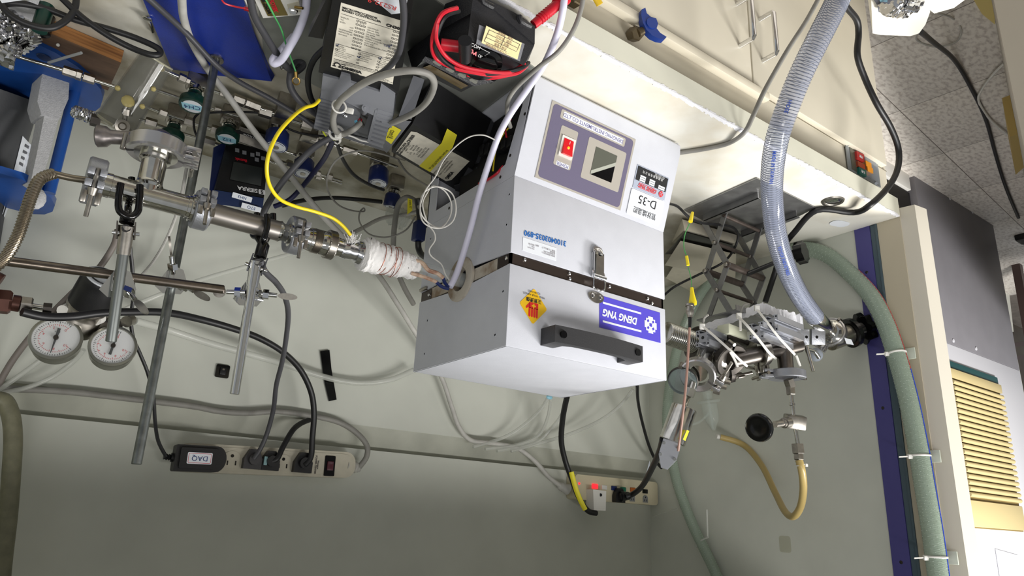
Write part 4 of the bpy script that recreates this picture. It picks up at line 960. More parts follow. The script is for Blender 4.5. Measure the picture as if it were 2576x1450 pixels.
part(o, 'green_body', G().cyl(at(117, 15, z=.05), at(117, 15, z=.05) + V((0, 0, .04)), .010, n=20), M_green); part(o, 'black_base', G().cyl(at(114, 40, z=.002), at(114, 40, z=.002) + V((0, 0, .03)), .0135, n=24), M_blackg)
pixbox('paper_corner', 'white paper corner at the extreme top left', 'paper', [(-40, -60), (70, -30), (60, 0), (5, 8)], .11, 0, M_wlabel, .108)

# ---------------------------------------------------------------- aluminium tray under the instruments
t = thing('metal_tray', 'thin scratched grey metal sheet lying on the worktop under the controllers', 'tray', at(1000, 100, z=0))
tp = [at(642, -60, z=.003), at(1020, -60, z=.003), at(1100, 5, z=.003), at(1345, 172, z=.003), at(1275, 285, z=.003), at(1060, 305, z=.003), at(845, 243, z=.003), at(665, 150, z=.003)]
part(t, 'sheet', G().prism([(p.x, p.y) for p in tp], .0026, z0=.0002), mat('scratched_sheet', (150, 152, 146), .42, .4, var=.12, vscale=14))
for px, py in ((710, 172), (646, 44)): part(t, 'screw', G().lathe(at(px, py, z=.0028), at(px, py, z=.0028) + V((0, 0, 1)), [(0, .0035), (.001, .003), (.0016, .001)], 10), M_steel)
# ---------------------------------------------------------------- first controller (label up)
H = .1
def on_top(px, py, z=H): return at(px, py, z=z)
cA = [on_top(845, -18), on_top(1030, 40), on_top(1002, 240), on_top(805, 170)]
t = thing('process_controller', 'black process controller lying label up with grey finned terminal end', 'controller', at(900, 200, z=0))
def tophexa(name, pts, z1_, z0_, m, lab=None, root=None, bev=0):
    P = [at(*p, z=z1_) for p in pts]
    return part(root or t, name, G().hexa([V((p.x, p.y, z1_)) for p in P] + [V((p.x, p.y, z0_)) for p in P]), m, lab)
tophexa('case', [(842, -30), (1035, 35), (1001, 242), (801, 182)], H, .004, M_black, 'black steel case')
tophexa('side_flange', [(829, -20), (845, -18), (812, 98), (775, 92)], H - .004, H - .02, M_black)
lt = [(858, 6), (1010, 52), (988, 212), (832, 168)]
P = [at(*p, z=H + .0004) for p in lt]
lb = part(t, 'spec_label', G().hexa([p + V((0, 0, .0004)) for p in P] + P), M_label, 'stained white specification label')
LW = (P[2] - P[3]).length; LH = (P[0] - P[3]).length; sk = 0
ex, ey = (P[2] - P[3]) / LW, (P[0] - P[3]) / LH
FL = Matrix(((ex.x, ey.x, 0, P[3].x), (ex.y, ey.y, 0, P[3].y), (ex.z, ey.z, 1, P[3].z + .0006), (0, 0, 0, 1)))
def lt_(s, u, v, size, al='LEFT', bold=0, sx=1., m=M_ink, ls=.9): return text(lb, s, size * .74, FL @ Matrix.Translation((u * LW + v * LH * sk, v * LH, .0002)), m, al, bold, sx=sx, ls=ls)
lt_('MICROPROCESSOR\nBASED CONTROLLER', .03, .93, .0068, bold=.00015)
lt_('CN3000', .66, .90, .0095, bold=.0004)
lt_('INPUT          1  2  3\nTC\nRTD\n             mV\n             mA\nSLIDEWIRE\nREMOTE SP\ndemand', .03, .69, .0048, ls=1.35)
lt_('OUTPUT\n50mA SSR\n500mA SSR\n2A EMR\nDC TRIGGER\nOPEN COLLECTOR\n4/20mA DC\n0/5V DC\nTRANSDUCER PWR', .42, .65, .0048, ls=1.3)
lt_('POWER\n  120 VAC\n  240 VAC\n50/60 Hz, 12W Max\nTerminal 11 must\nbe connected to\nearth ground.', .03, .30, .0042, ls=1.2)
lt_('CONTROLLER TYPE\n  SGL LOOP\n  DUAL LOOP\n  POSITION\n  CASCADE', .37, .32, .0042, ls=1.4)
lt_('COMMUNICATIONS\n  RS 232\n  RS 422-485\n  PRINTER\n  8 LOGIC I/O\n  16 LOGIC I/O', .68, .31, .0042, ls=1.3)
lt_('THIS INSTRUMENT IS FIELD CONFIGURABLE\nCHECK CONFIGURATION BEFORE APPLYING POWER\nREFER TO OPERATION MANUAL FOR INSTRUCTIONS', .03, .135, .0042, sx=.85, ls=.95)
lt_('OMEGA', .17, .055, .0105, bold=.0005); lt_('ENGINEERING, INC.', .17, .012, .0038, bold=.0002)
lt_('P.O. BOX 4047\nSTAMFORD, CT 06907\n(203) 359-1660', .70, .03, .0042, ls=.9)
lt_('SSR', .70, .60, .008, m=mat('blue_pen', (30, 60, 120), .5)); 
g = G(FL @ Matrix.Translation((.02 * LW + .05 * LH * sk, .03 * LH, .0002)))
g.tube([V((.0065 + .0042 * math.cos(a), .0055 + .0048 * math.sin(a), 0)) for a in [math.radians(-60 + 300 * k / 14) for k in range(15)]], .0010, 5, 0).box((.0022, .0012, 0), (.004, .0014, .0004)).box((.0105, .0012, 0), (.004, .0014, .0004))
for zz in (.0012, .0055, .0098): g.box((.0145, zz, 0), (.006, .0014, .0004))
part(lb, 'horseshoe_logo', g, M_ink)
def grid(u0, v0, cols, rows, du, dv, s=.0028):
    g = G(FL); 
    for i in range(cols):
        for j in range(rows):
            u, v = (u0 + i * du), (v0 - j * dv); cx, cy = u * LW + v * LH * sk, v * LH
            for x_, y_, a_, b_ in ((0, s / 2, s, .0004), (0, -s / 2, s, .0004), (s / 2, 0, .0004, s), (-s / 2, 0, .0004, s)): g.box((cx + x_, cy + y_, .0003), (a_, b_, .0002))
    return g
part(lb, 'tick_boxes', grid(.27, .83, 3, 9, .05, .052), M_ink)['kind'] = 'stuff'
part(lb, 'tick_boxes', grid(.80, .84, 4, 9, .05, .052), M_ink)['kind'] = 'stuff'
part(lb, 'tick_boxes', grid(.045, .375, 1, 2, .05, .055), M_ink)['kind'] = 'stuff'
part(lb, 'tick_boxes', grid(.385, .355, 1, 4, .05, .052), M_ink)['kind'] = 'stuff'
part(lb, 'tick_boxes', grid(.695, .37, 1, 5, .05, .05), M_ink)['kind'] = 'stuff'
g = G(FL)
for v in (.86, .41, .16): g.box((LW * .5 + v * LH * sk, v * LH, .0003), (LW * .94, .0004, .0002))
part(lb, 'ruled_line', g, M_ink)['kind'] = 'stuff'
g = G(FL)
for u, v in ((.045, .395), (.385, .30), (.70, .385), (.79, .62), (.895, .56), (.94, .545)): 
    cx, cy = u * LW + v * LH * sk, v * LH; g.tube([V((cx - .002, cy + .001, .0004)), V((cx, cy - .002, .0004)), V((cx + .002, cy + .003, .0004))], .0004, 4, 0)
part(lb, 'pen_ticks', g, mat('blue_pen', (30, 60, 120), .5))['kind'] = 'stuff'
tl = tophexa('paper_flap', [(905, -30), (1026, -4), (1018, 32), (985, 36), (895, 2)][:4], H + .0012, H + .0004, M_wlabel)
Ft = frame(at(962, 10, z=H + .0016), P[2] - P[3], (0, 0, 1)); text(t, 'RS232-9', .0105, Ft @ Matrix.Rotation(PI, 4, 'Z'), mat('red_pen', (214, 60, 60), .5), name='handwriting')
# grey terminal end
Hg = H + .004
g = G(); gp = [(812, 190), (853, 201), (858, 186), (880, 192), (882, 208), (955, 232), (958, 215), (994, 240), (985, 322), (962, 318), (958, 300), (852, 248), (845, 258), (806, 246)]
Pg = [at(*p, z=Hg) for p in gp]; g.prism([(p.x, p.y) for p in Pg], .03, M=Matrix.Translation((0, 0, Hg - .03)))
part(t, 'grey_rear_cap', g, M_gplas, 'grey moulded rear cap')
tophexa('terminal_base', [(808, 240), (992, 283), (966, 380), (793, 324)], Hg - .028, .006, mat('terminal_grey', (104, 106, 112), .5))
for i in range(9):
    y0_ = 250 + i * 8.6
    tophexa('fin', [(805 - i * 1.9, y0_), (853 - i * 2.4, y0_ + 13), (853 - i * 2.4, y0_ + 18), (805 - i * 1.9, y0_ + 5)], Hg + .0008, Hg - .028, M_gplas)
for i in range(9):
    y0_ = 274 + i * 10.2
    tophexa('fin', [(949 - i * 2.6, y0_), (988 - i * 3.0, y0_ + 12), (988 - i * 3.0, y0_ + 18), (949 - i * 2.6, y0_ + 6)], Hg + .0008, Hg - .028, M_gplas)
tophexa('side_rail', [(850, 250), (857, 253), (840, 335), (832, 332)], Hg + .0005, Hg - .028, M_gplas)
tophexa('side_rail', [(944, 276), (951, 278), (930, 360), (923, 357)], Hg + .0005, Hg - .028, M_gplas)
tophexa('recess_panel', [(853, 253), (948, 275), (925, 352), (838, 333)], Hg - .020, Hg - .027, mat('terminal_grey2', (112, 114, 120), .5))
tophexa('dark_slot', [(908, 285), (927, 290), (915, 322), (899, 317)], Hg - .0195, Hg - .021, M_blackg)
part(t, 'screw_post', G().cyl(at(916, 282, z=Hg - .02), at(919, 272, z=Hg + .004), .0055, n=18).cyl(at(919, 272, z=Hg + .0042), at(919, 272, z=Hg + .0044), .0022, n=10), M_gplas)
for px, py in ((859, 244), (936, 262)): part(t, 'screw', G().lathe(at(px, py, z=Hg - .018), at(px, py, z=Hg + 1), [(0, .0042), (.002, .004), (.003, .002)], 12), M_steel2)
part(t, 'cross_screw', G().lathe(at(868, 290, z=Hg - .004), at(868, 290, z=Hg + 1), [(0, .0045), (.002, .004), (.003, .002)], 12), M_chrome)
part(t, 'signal_wires', G().tube([at(905, 298, z=Hg - .012), at(900, 304, z=Hg - .004), at(892, 305, z=Hg)], .0009, 5).tube([at(910, 300, z=Hg - .012), at(906, 308, z=Hg - .002), at(896, 309, z=Hg)], .0009, 5), M_red)['kind'] = 'stuff'
part(t, 'blue_core', G().tube([at(900, 306, z=Hg), at(893, 309, z=Hg + .002)], .0035, 6, 0), mat('light_blue', (120, 196, 226), .5))

# ---------------------------------------------------------------- second controller with yellow tape
t = thing('process_controller', 'black controller tilted against the furnace side with yellow dymo tape on its label', 'controller', at(1150, 330, z=0))
pts_f = [(1088, 203, .01), (1236, 300, .01), (1197, 408, .080), (1037, 312, .080)]       # lower front face
E = [at(px, py, z=zz) for px, py, zz in pts_f]
B_ = [at(990, 378, z=.088), at(1148, 478, z=.088)]
nb = V((.02, .09, 0))
back0, back1 = at(985, 382, z=.078), at(1150, 480, z=.078)
part(t, 'case', G().hexa([E[0], E[1], E[2], E[3], V((back0.x, back0.y, .01)), V((back1.x, back1.y, .01)), back1, back0]), mat('case_black', (20, 20, 22), .4, bump=.05, bscale=500), 'black steel case')
n2 = (E[2] - E[3]).cross(back0 - E[3]).normalized()
if n2.z < 0: n2 = -n2
def on2(px, py, d=.0005):
    dd = (at(px, py, y=0) - CAMLOC).normalized(); return CAMLOC + dd * ((E[3] - CAMLOC).dot(n2) / dd.dot(n2)) + n2 * d
def quad2(name, pts, m, d=.0005, th=.0005, root=None, lab=None):
    P = [on2(*p, d) for p in pts]; n = len(P)
    g = G().add(P + [p + n2 * th for p in P], [tuple(range(n)), tuple(range(n, 2 * n))] + [(i, (i + 1) % n, n + (i + 1) % n, n + i) for i in range(n)])
    return part(root or t, name, g, m, lab)
lb2 = quad2('spec_label', [(1034, 330), (1048, 332), (1181, 405), (1136, 452), (1122, 455), (997, 381)], M_label, lab='white specification label')
def txt2(s, px, py, size, px2, py2, **k):
    a, b = on2(px, py, .0012), on2(px2, py2, .0012); return text(lb2, s, size, frame(a, b - a, n2), **k)
MK = dict(m=M_ink)
txt2('CN3000', 1034, 348, .0085, 1046, 333, m=M_ink, bold=.0003)
txt2('MICROPROCESSOR\nBASED CONTROLLER', 1014, 372, .005, 1024, 360, m=M_ink, bold=.0002)
txt2('INPUT  1 2 3\nTC      50mA SSR\nRTD    500mA SSR\nmV      2A EMR\nDC TRIGGER\nOPEN COLLECTOR\nTRANSDUCER PWR', 1048, 378, .0048, 1058, 366, m=M_ink, ls=1.1)
txt2('TERMINAL 11 MUST BE CONNECTED\nCHECK CONFIGURATION\nREFER TO OPERATION MANUAL\nTO EARTH GROUND', 1118, 420, .0046, 1130, 406, m=M_ink, ls=1.2)
txt2('OMEGA', 1131, 440, .0095, 1141, 428, m=M_ink, bold=.0005)
tp_ = quad2('yellow_tape', [(1125, 322), (1150, 338), (1139, 369), (1082, 431), (1055, 416), (1111, 358)], M_yelt, .0012, .0005, lab='yellow tape strip with black lettering')
a, b = on2(1130, 372, .0022), on2(1078, 425, .0022); text(tp_, 'after power recycle set that 797 UNIT valu', .0078, frame((a + b) / 2 + (on2(1112, 362, 0) - on2(1108, 366, 0)) * 0, b - a, n2), M_ink, sx=.62)
quad2('grey_notched_cap', [(1178, 420), (1192, 428), (1200, 419), (1246, 440), (1215, 490), (1146, 478), (1143, 465), (1155, 462)], mat('dark_cap', (70, 71, 76), .5), .0006, .002, lab='dark grey notched rear cap')
part(t, 'side_cap', G().hexa([at(1236, 300, z=.012), at(1262, 345, z=.012), at(1240, 420, z=.06), at(1197, 408, z=.078), at(1225, 330, z=.008), at(1250, 360, z=.008), at(1230, 425, z=.05), at(1190, 420, z=.06)]), mat('dark_cap', (70, 71, 76), .5))
# grey bent bracket left of it, with com18 tape
t = thing('bent_bracket', 'grey bent metal bracket holding the second controller, with a yellow com18 tag', 'bracket', at(1020, 300, z=0))
part(t, 'plate', G().hexa([at(1040, 190, z=.012), at(1068, 200, z=.012), at(1035, 300, z=.083), at(1003, 292, z=.083), at(1040, 190, z=.008), at(1068, 200, z=.008), at(1035, 302, z=.078), at(1003, 294, z=.078)]), M_gplas)
part(t, 'arm', G().hexa([at(975, 300, z=.085), at(1035, 305, z=.085), at(973, 385, z=.085), at(930, 352, z=.085), at(975, 300, z=.081), at(1035, 305, z=.081), at(973, 385, z=.081), at(930, 352, z=.081)]), M_gplas)
F = frame(at(986, 339, z=.0865), at(994, 350, z=.0865) - at(983, 325, z=.0865), (0, 0, 1))
P = [at(*p, z=.0875) for p in ((985, 315), (1009, 328), (984, 363), (963, 348))]
o = part(t, 'yellow_tag', G().hexa(P + [p - V((0, 0, .0006)) for p in P]), M_yelt, 'yellow tag reading com18')
a, b = at(991, 326, z=.088), at(978, 350, z=.088); text(o, 'com18', .0135, frame((a + b) / 2, b - a, (0, 0, 1)), M_ink, sx=.75)
# ---------------------------------------------------------------- multimeter in holster
t = thing('multimeter', 'black digital multimeter in rubber holster with yellowed paper sticker and red black leads', 'multimeter', at(1180, 150, z=0))
def hz(name, top, bot, m, lab=None):
    return part(t, name, G().hexa([at(px, py, z=zz) for px, py, zz in top] + [at(px, py, z=zz) for px, py, zz in bot]), m, lab)
M_rubber = mat('holster_rubber', (34, 34, 37), .45, bump=.25, bscale=500)
# main face (towards the viewer) and upper lip
hz('holster_front', [(1184, 34, .095), (1344, 114, .085), (1318, 165, .115), (1177, 98, .125)], [(1190, 34, .03), (1344, 112, .03), (1330, 150, .03), (1180, 90, .03)], M_rubber, 'ribbed black rubber holster')
hz('holster_cap', [(1192, -20, .07), (1300, 35, .065), (1346, 66, .06), (1345, 112, .085)], [(1192, -20, .008), (1300, 35, .008), (1346, 66, .008), (1345, 112, .008)], M_rubber)
hz('holster_top', [(1192, -20, .07), (1345, 66, .062), (1344, 114, .085), (1184, 34, .095)], [(1192, -20, .01), (1340, 66, .01), (1340, 100, .01), (1186, 34, .01)], M_rubber)
hz('holster_side', [(1192, -20, .07), (1184, 34, .095), (1100, 80, .09), (1120, 10, .06)], [(1192, -20, .01), (1184, 34, .01), (1100, 80, .01), (1120, 10, .01)], M_rubber)
hz('meter_body', [(1178, 96, .12), (1318, 163, .112), (1235, 210, .10), (1066, 148, .105)], [(1178, 90, .02), (1318, 150, .02), (1235, 190, .02), (1090, 130, .02)], M_black)
hz('side_shell', [(1184, 34, .09), (1178, 98, .118), (1066, 148, .102), (1090, 80, .08)], [(1184, 34, .01), (1178, 90, .01), (1066, 140, .01), (1090, 80, .01)], M_rubber)
hz('display_bezel', [(1070, 142, .107), (1245, 206, .102), (1193, 217, .110), (1062, 152, .112)], [(1070, 142, .09), (1245, 206, .085), (1193, 214, .09), (1062, 152, .09)], M_rubber)
hz('display', [(1064, 170, .105), (1082, 163, .106), (1178, 216, .104), (1160, 224, .102)], [(1064, 170, .098), (1082, 163, .098), (1178, 216, .098), (1160, 224, .096)], mat('meter_lcd', (92, 78, 54), .15))
hz('display_frame', [(1040, 172, .1), (1082, 150, .105), (1194, 214, .103), (1160, 232, .098)], [(1040, 172, .05), (1082, 160, .05), (1194, 210, .05), (1160, 230, .05)], M_rubber)
hz('left_shell', [(1025, 130, .07), (1090, 80, .08), (1066, 148, .102), (1038, 175, .098)], [(1025, 130, .01), (1090, 80, .01), (1066, 150, .01), (1038, 180, .01)], M_rubber)
for px, py in ((1100, 155), (1132, 172), (1162, 186), (1191, 200)):
    P = at(px, py, z=.1135); part(t, 'push_button', G(frame(P, at(px + 10, py + 6, z=.1135) - P)).prism(rrect(.013, .0055, .0025), .003), mat('button_beige', (120, 120, 112), .5))
d0 = at(1215, 160, z=.122); part(t, 'rotary_dial', G().lathe(d0, d0 + V((-.05, -.3, 1)), [(0, .026), (.004, .025), (.005, .019), (.009, .017), (.010, .012)], 36), M_blackg, 'glossy black rotary dial')
FMm = frame(d0, at(1240, 172, z=.122) - d0)
Fq = frame(at(1255, 118, z=.122), at(1318, 150, z=.114) - at(1180, 84, z=.124), (0, -.35, 1))
P = [at(1219, 62, z=.110), at(1308, 105, z=.103), at(1297, 147, z=.118), at(1207, 105, z=.124)]
nn = (P[1] - P[0]).cross(P[3] - P[0]).normalized(); nn = nn if nn.dot(CAMLOC - P[0]) > 0 else -nn
P = [p + nn * .004 for p in P]
pap = part(t, 'paper_sticker', G().hexa([p + nn * .0008 for p in P] + P), mat('aged_paper', (224, 206, 150), .6, var=.08, vscale=80), 'yellowed paper inventory sticker')
Pm = [at(1202, 60, z=.110), at(1316, 108, z=.1025), at(1304, 152, z=.117), at(1194, 108, z=.1235)]; Pm = [p + nn * .0033 for p in Pm]
part(t, 'tape_residue', G().hexa([p + nn * .0006 for p in Pm] + Pm), mat('residue_grey', (98, 98, 104), .6, bump=.5, bscale=300))
Fp = frame((P[0] + P[1] + P[2] + P[3]) / 4 + nn * .001, P[0] - P[1], nn)
pw_, ph_ = (P[0] - P[1]).length, (P[3] - P[0]).length
g = G(Fp)
for v_ in (-.36, -.12, .1, .34): g.box((0, v_ * ph_, 0), (pw_ * .86, .0005, .0003))
for u_ in (-.43, .0, .43): g.box((u_ * pw_, -.01 * ph_, 0), (.0005, ph_ * .72, .0003))
part(pap, 'printed_grid', g, M_ink)['kind'] = 'stuff'
text(pap, '國立研究單位 財產標籤\n名稱 : 電表\n編號 : 31405\n日期 : 83.06.01\n保管 : 實驗室', .0042, Fp, mat('brown_ink', (120, 90, 60), .6), ls=1.15)
a = at(1196, 117, z=.127); text(t, 'COM', .006, frame(a, at(1204, 121, z=.127) - a, nn), M_wink)
a = at(1186, 130, z=.127); text(t, 'V-Ω-A', .006, frame(a, at(1197, 136, z=.127) - a, nn), M_red, bold=.0004)
a = at(1209, 143, z=.126); text(t, 'OFF', .005, frame(a, at(1214, 146, z=.126) - a, nn), M_wink)
part(t, 'range_line', G().tube([at(1205, 119, z=.126), at(1232, 133, z=.124), at(1218, 141, z=.124), at(1245, 155, z=.122)], .0003, 4, 0), M_wink)
part(t, 'jack_plug', G().cyl(at(1157, 127, z=.14), at(1176, 128, z=.138), .006, n=16).cyl(at(1170, 102, z=.138), at(1170, 150, z=.14), .0085, .0078, n=20), M_black, 'black angled probe plug')
part(t, 'red_plug', G().cyl(at(1110, 112, z=.125), at(1160, 118, z=.125), .0075, n=16), M_red)
part(t, 'holster_clip', G().tube([at(1213, -10, z=.075), at(1216, 5, z=.08), at(1240, 18, z=.08)], .004, 8, 2), M_rubber)
part(t, 'holster_clip', G().tube([at(1306, 40, z=.072), at(1310, 54, z=.078), at(1334, 66, z=.075)], .004, 8, 2), M_rubber)
def lead(label, pts, r, m): 
    o = obj('test_lead', G().tube([at(px, py, z=zz) for px, py, zz in pts], r, 8, 6), m); return tag(o, label, 'cable', 'multimeter leads')
lead('red test lead wound round the multimeter, outer turn', [(1150, 20, .10), (1112, 35, .12), (1092, 80, .135), (1087, 120, .14), (1100, 150, .14), (1140, 170, .142), (1190, 182, .14), (1250, 190, .13), (1300, 184, .12), (1325, 165, .10)], .0028, M_red)
lead('black test lead wound inside the red turn on the multimeter', [(1155, 28, .10), (1120, 42, .12), (1100, 85, .135), (1096, 118, .142), (1112, 150, .142), (1150, 175, .142), (1200, 186, .138), (1255, 184, .13), (1310, 172, .12), (1330, 158, .1)], .0028, M_rub)
lead('second red turn of test lead crossing the meter dial', [(1100, 60, .13), (1098, 100, .142), (1120, 140, .144), (1160, 166, .145), (1215, 178, .14), (1280, 182, .128), (1320, 160, .11)], .0026, M_red)
lead('lowest red turn of test lead under the dial', [(1175, 188, .125), (1220, 197, .12), (1262, 193, .115), (1290, 185, .11)], .0026, M_red)
o = thing('test_probe', 'thick red probe handle standing at the right of the multimeter', 'probe', at(1350, 60, y=-.2))
part(o, 'grip', G().cyl(at(1342, 62, y=-.165), at(1412, 4, y=-.19), .0064, .0075, n=16), M_red)
g = G()
for k in range(8): pA_ = at(1358 + k * 5.5, 48.5 - k * 4.6, y=-.171 - k * .0017); g.ring(pA_, at(1412, 4, y=-.19) - at(1342, 62, y=-.165), .0068, .0011, 16, 5)
part(o, 'grip_rings', g, M_red)['kind'] = 'stuff'
part(o, 'collar', G().cyl(at(1402, 12, y=-.187), at(1422, -5, y=-.19), .0095, n=20), M_red)
# ---------------------------------------------------------------- white solid state relay
t = thing('relay_module', 'white solid state relay with gold label lying at the top edge', 'relay', at(700, 10, z=.03))
zr = .05
tophexa('housing', [(628, -30), (730, -60), (762, 37), (662, 46)], zr, .006, M_wplas, 'white moulded housing', t)
tophexa('label', [(645, -20), (690, -30), (724, 39), (674, 41)], zr + .0012, zr + .0002, mat('gold_label', (132, 116, 66), .35, .4), 'gold printed label', t)
F = frame(at(680, 12, z=zr + .0016), at(705, 24, z=zr) - at(690, -4, z=zr), (0, 0, 1))
text(t, 'SSR-25DA', .008, frame(at(668, 12, z=zr + .0016), at(677, 30, z=zr) - at(664, 4, z=zr), (0, 0, 1)), M_ink, bold=.0003)
text(t, 'FOTEK', .008, frame(at(688, 14, z=zr + .0016), at(694, 30, z=zr) - at(684, 6, z=zr), (0, 0, 1)), M_red, bold=.0004)
tophexa('terminal_well', [(722, 12), (752, 4), (757, 30), (730, 36)], zr + .001, zr - .002, M_beige, None, t)
part(t, 'terminal_screw', G().lathe(at(738, 25, z=zr), at(738, 25, z=zr + 1), [(0, .0062), (.003, .006), (.004, .003)], 14), M_steel)
part(t, 'ring_terminal', G().tube([at(742, 18, z=zr + .003), at(762, 21, z=zr + .006)], .0018, 8, 0), M_brass)
tophexa('terminal_tab', [(612, -5), (632, -12), (640, 26), (630, 30)], zr - .01, .01, M_wplas, None, t)
part(t, 'red_crimp', G().cyl(at(614, 21, z=zr), at(629, 25, z=zr), .0028, n=12), M_red)
# ---------------------------------------------------------------- scissor jack
t = thing('lab_jack', 'dark steel scissor lab jack standing on the worktop right of the furnace', 'lab jack', at(1880, 520, z=0))
M_jack = mat('jack_steel', (146, 146, 146), .36, .8, var=.15, vscale=40)
bq = [at(1722, 530, z=.003), at(1904, 449, z=.003), at(2052, 523, z=.003), at(1875, 612, z=.003)]
bp_ = [V((p.x, p.y, 0)) for p in bq]
part(t, 'base_plate', G().hexa([V((p.x, p.y, .0035)) for p in bp_] + [V((p.x, p.y, .0005)) for p in bp_]), M_jack)
U = (bp_[1] - bp_[0]).normalized(); Wd = (bp_[2] - bp_[1]).normalized()   # U towards the viewer side, Wd to the left wall
LU = (bp_[1] - bp_[0]).length; LW2 = (bp_[2] - bp_[1]).length
def J(u, v, z): return bp_[0] + U * u + Wd * v + V((0, 0, z))
q0_ = at(1774, 558, z=.018); q1_ = at(1823, 537, z=.018); vF = (q0_ - bp_[0]).dot(Wd)
for v_, nm in ((vF - .006, 'rail'), (vF + .6 * LW2 + .006, 'rail')):
    part(t, nm, G().hexa([J(.012, v_, .0035), J(LU - .035, v_, .0035), J(LU - .035, v_ + .003, .0035), J(.012, v_ + .003, .0035), J(.012, v_, .018), J(LU - .035, v_, .018), J(LU - .035, v_ + .003, .018), J(.012, v_ + .003, .018)])
         .hexa([J(.012, v_, .0165), J(LU - .035, v_, .0165), J(LU - .035, v_ + .013, .0165), J(.012, v_ + .013, .0165), J(.012, v_, .018), J(LU - .035, v_, .018), J(LU - .035, v_ + .013, .018), J(.012, v_ + .013, .018)]), M_jack)
# scissor arms: two planes, front (v0) and back (v1), each two crossed pairs stacked
ZB = .018; ZM = at(1772, 680, y=q0_.y).z; ZT = at(1792, 797, y=q0_.y).z
def bar(a, b, root, name, m, th=.003, wd=.013, off=None):
    d = (b - a).normalized(); n_ = Wd; s_ = d.cross(n_).normalized() * wd / 2; nn_ = n_ * th / 2; e = d * .005
    P = [a - e - s_ - nn_, b + e - s_ - nn_, b + e + s_ - nn_, a - e + s_ - nn_]
    return part(root, name, G().hexa(P + [p + nn_ * 2 for p in P]), m)
uA, uB = (q0_ - bp_[0]).dot(U), (q1_ - bp_[0]).dot(U); vF = (q0_ - bp_[0]).dot(Wd)
pix = {'f': [(1776, 556), (1822, 538), (1772, 680), (1826, 664), (1788, 800), (1832, 792)]}
for v_, sfx in ((vF, 0), (vF + .6 * LW2, 1)):
    a0, a1 = J(uA, v_, ZB), J(uB, v_ + .0035, ZB); m0, m1 = J(uA, v_, ZM), J(uB, v_ + .0035, ZM); t0, t1 = J(uA, v_, ZT), J(uB, v_ + .0035, ZT)
    bar(a0, V(m1), t, 'scissor_arm', M_jack); bar(a1, V(m0) + Wd * .0035, t, 'scissor_arm', M_jack)
    bar(m0, V(t1), t, 'scissor_arm', M_jack); bar(m1 , V(t0) + Wd * .0035, t, 'scissor_arm', M_jack)
    for c_ in (m0, m1, (a0 + m1) / 2, (m0 + t1) / 2): part(t, 'rivet', G().lathe(c_ - Wd * .004, c_ - Wd * 1, [(0, .005), (.003, .0048), (.0045, .003)], 14), M_steel2)
for u_, z_ in ((uA, ZM), (uB, ZM), (uA, ZT), (uB, ZB + .004), ((uA + uB) / 2, (ZB + ZM) / 2), ((uA + uB) / 2, (ZM + ZT) / 2)):
    part(t, 'cross_bar', G().cyl(J(u_, vF, z_), J(u_, vF + .6 * LW2, z_), .0042 if z_ != ZM else .0075, n=14), mat('rusty_bar', (88, 78, 72), .55, .5, var=.25, vscale=70))
kx0 = J(uB + .002, .05, ZM - .004); kend = at(2000, 640, y=J(uB, 0, 0).y - .05)
part(t, 'drive_screw', G().cyl(at(1880, 690, y=kend.y + .045), kend, .0052, n=12), M_black)
kd = (kend - at(1880, 690, y=kend.y + .045)).normalized(); kd = (RIGHT * .72 - DOWN * .22 - FWD * .62).normalized()
part(t, 'knob', G(frame(kend, kd.orthogonal(), kd)).prism([(.0265 * math.cos(a) * (1 if k % 2 else .86), .0265 * math.sin(a) * (1 if k % 2 else .86)) for k, a in enumerate([2 * PI * k / 16 for k in range(16)])], .019, z0=.004)
     .prism(circ(.012, 16), .012, z0=-.008), M_blackg, 'black star knob', sharp=.4)
t0 = J(.0, .0, ZT + .012)
tp_ = [J(uA - .02, vF - .015, ZT + .010), J(uB + .03, vF - .015, ZT + .010), J(uB + .03, vF + .65 * LW2, ZT + .010), J(uA - .02, vF + .65 * LW2, ZT + .010)]
part(t, 'top_plate', G().hexa([p for p in tp_] + [p - V((0, 0, .003)) for p in tp_]).hexa([tp_[1] - V((0, 0, .012)), tp_[2] - V((0, 0, .012)), tp_[2], tp_[1]] + [p + U * .002 for p in (tp_[1] - V((0, 0, .012)), tp_[2] - V((0, 0, .012)), tp_[2], tp_[1])]), M_jack)
# ---------------------------------------------------------------- block of insulation and aluminium profile on the jack
ZP = tp_[0].z
def loc_on(px, py, yy): return at(px, py, y=yy)
t = thing('packing_block', 'ragged white insulation board strapped under the pipes on the jack', 'insulation', at(1860, 800, y=.05))
rn = random.Random(11); top = []; bot = []
A_, B_2, C_, D_2 = at(1757, 838, y=.135), at(1920, 776, y=.02), at(2020, 806, y=-.02), at(1870, 850, y=.10)
fr = frame(A_, B_2 - A_, (0, 0, 1)); Lx = (B_2 - A_).length
g = G(); n = 26; vs = []
for i in range(n + 1):
    u_ = i / n; p = A_ + (B_2 - A_) * u_
    j1 = rn.uniform(-.003, .003); vs += [p + V((0, rn.uniform(-.002, .002), -.012 + j1)), p + V((0, 0, .006 + rn.uniform(-.002, .002))), p + V((-.008, .02, .004)), p + V((-.008, .02, -.012))]
g.add(vs, [(i * 4 + k, i * 4 + (k + 1) % 4, (i + 1) * 4 + (k + 1) % 4, (i + 1) * 4 + k) for i in range(n) for k in range(4)] + [(0, 1, 2, 3), (n * 4 + 3, n * 4 + 2, n * 4 + 1, n * 4)])
M_insw = mat('white_insulation', (236, 236, 240), .85, bump=.5, bscale=150)
part(t, 'board', g, M_insw, sharp=.3)
g = G(); vs = []
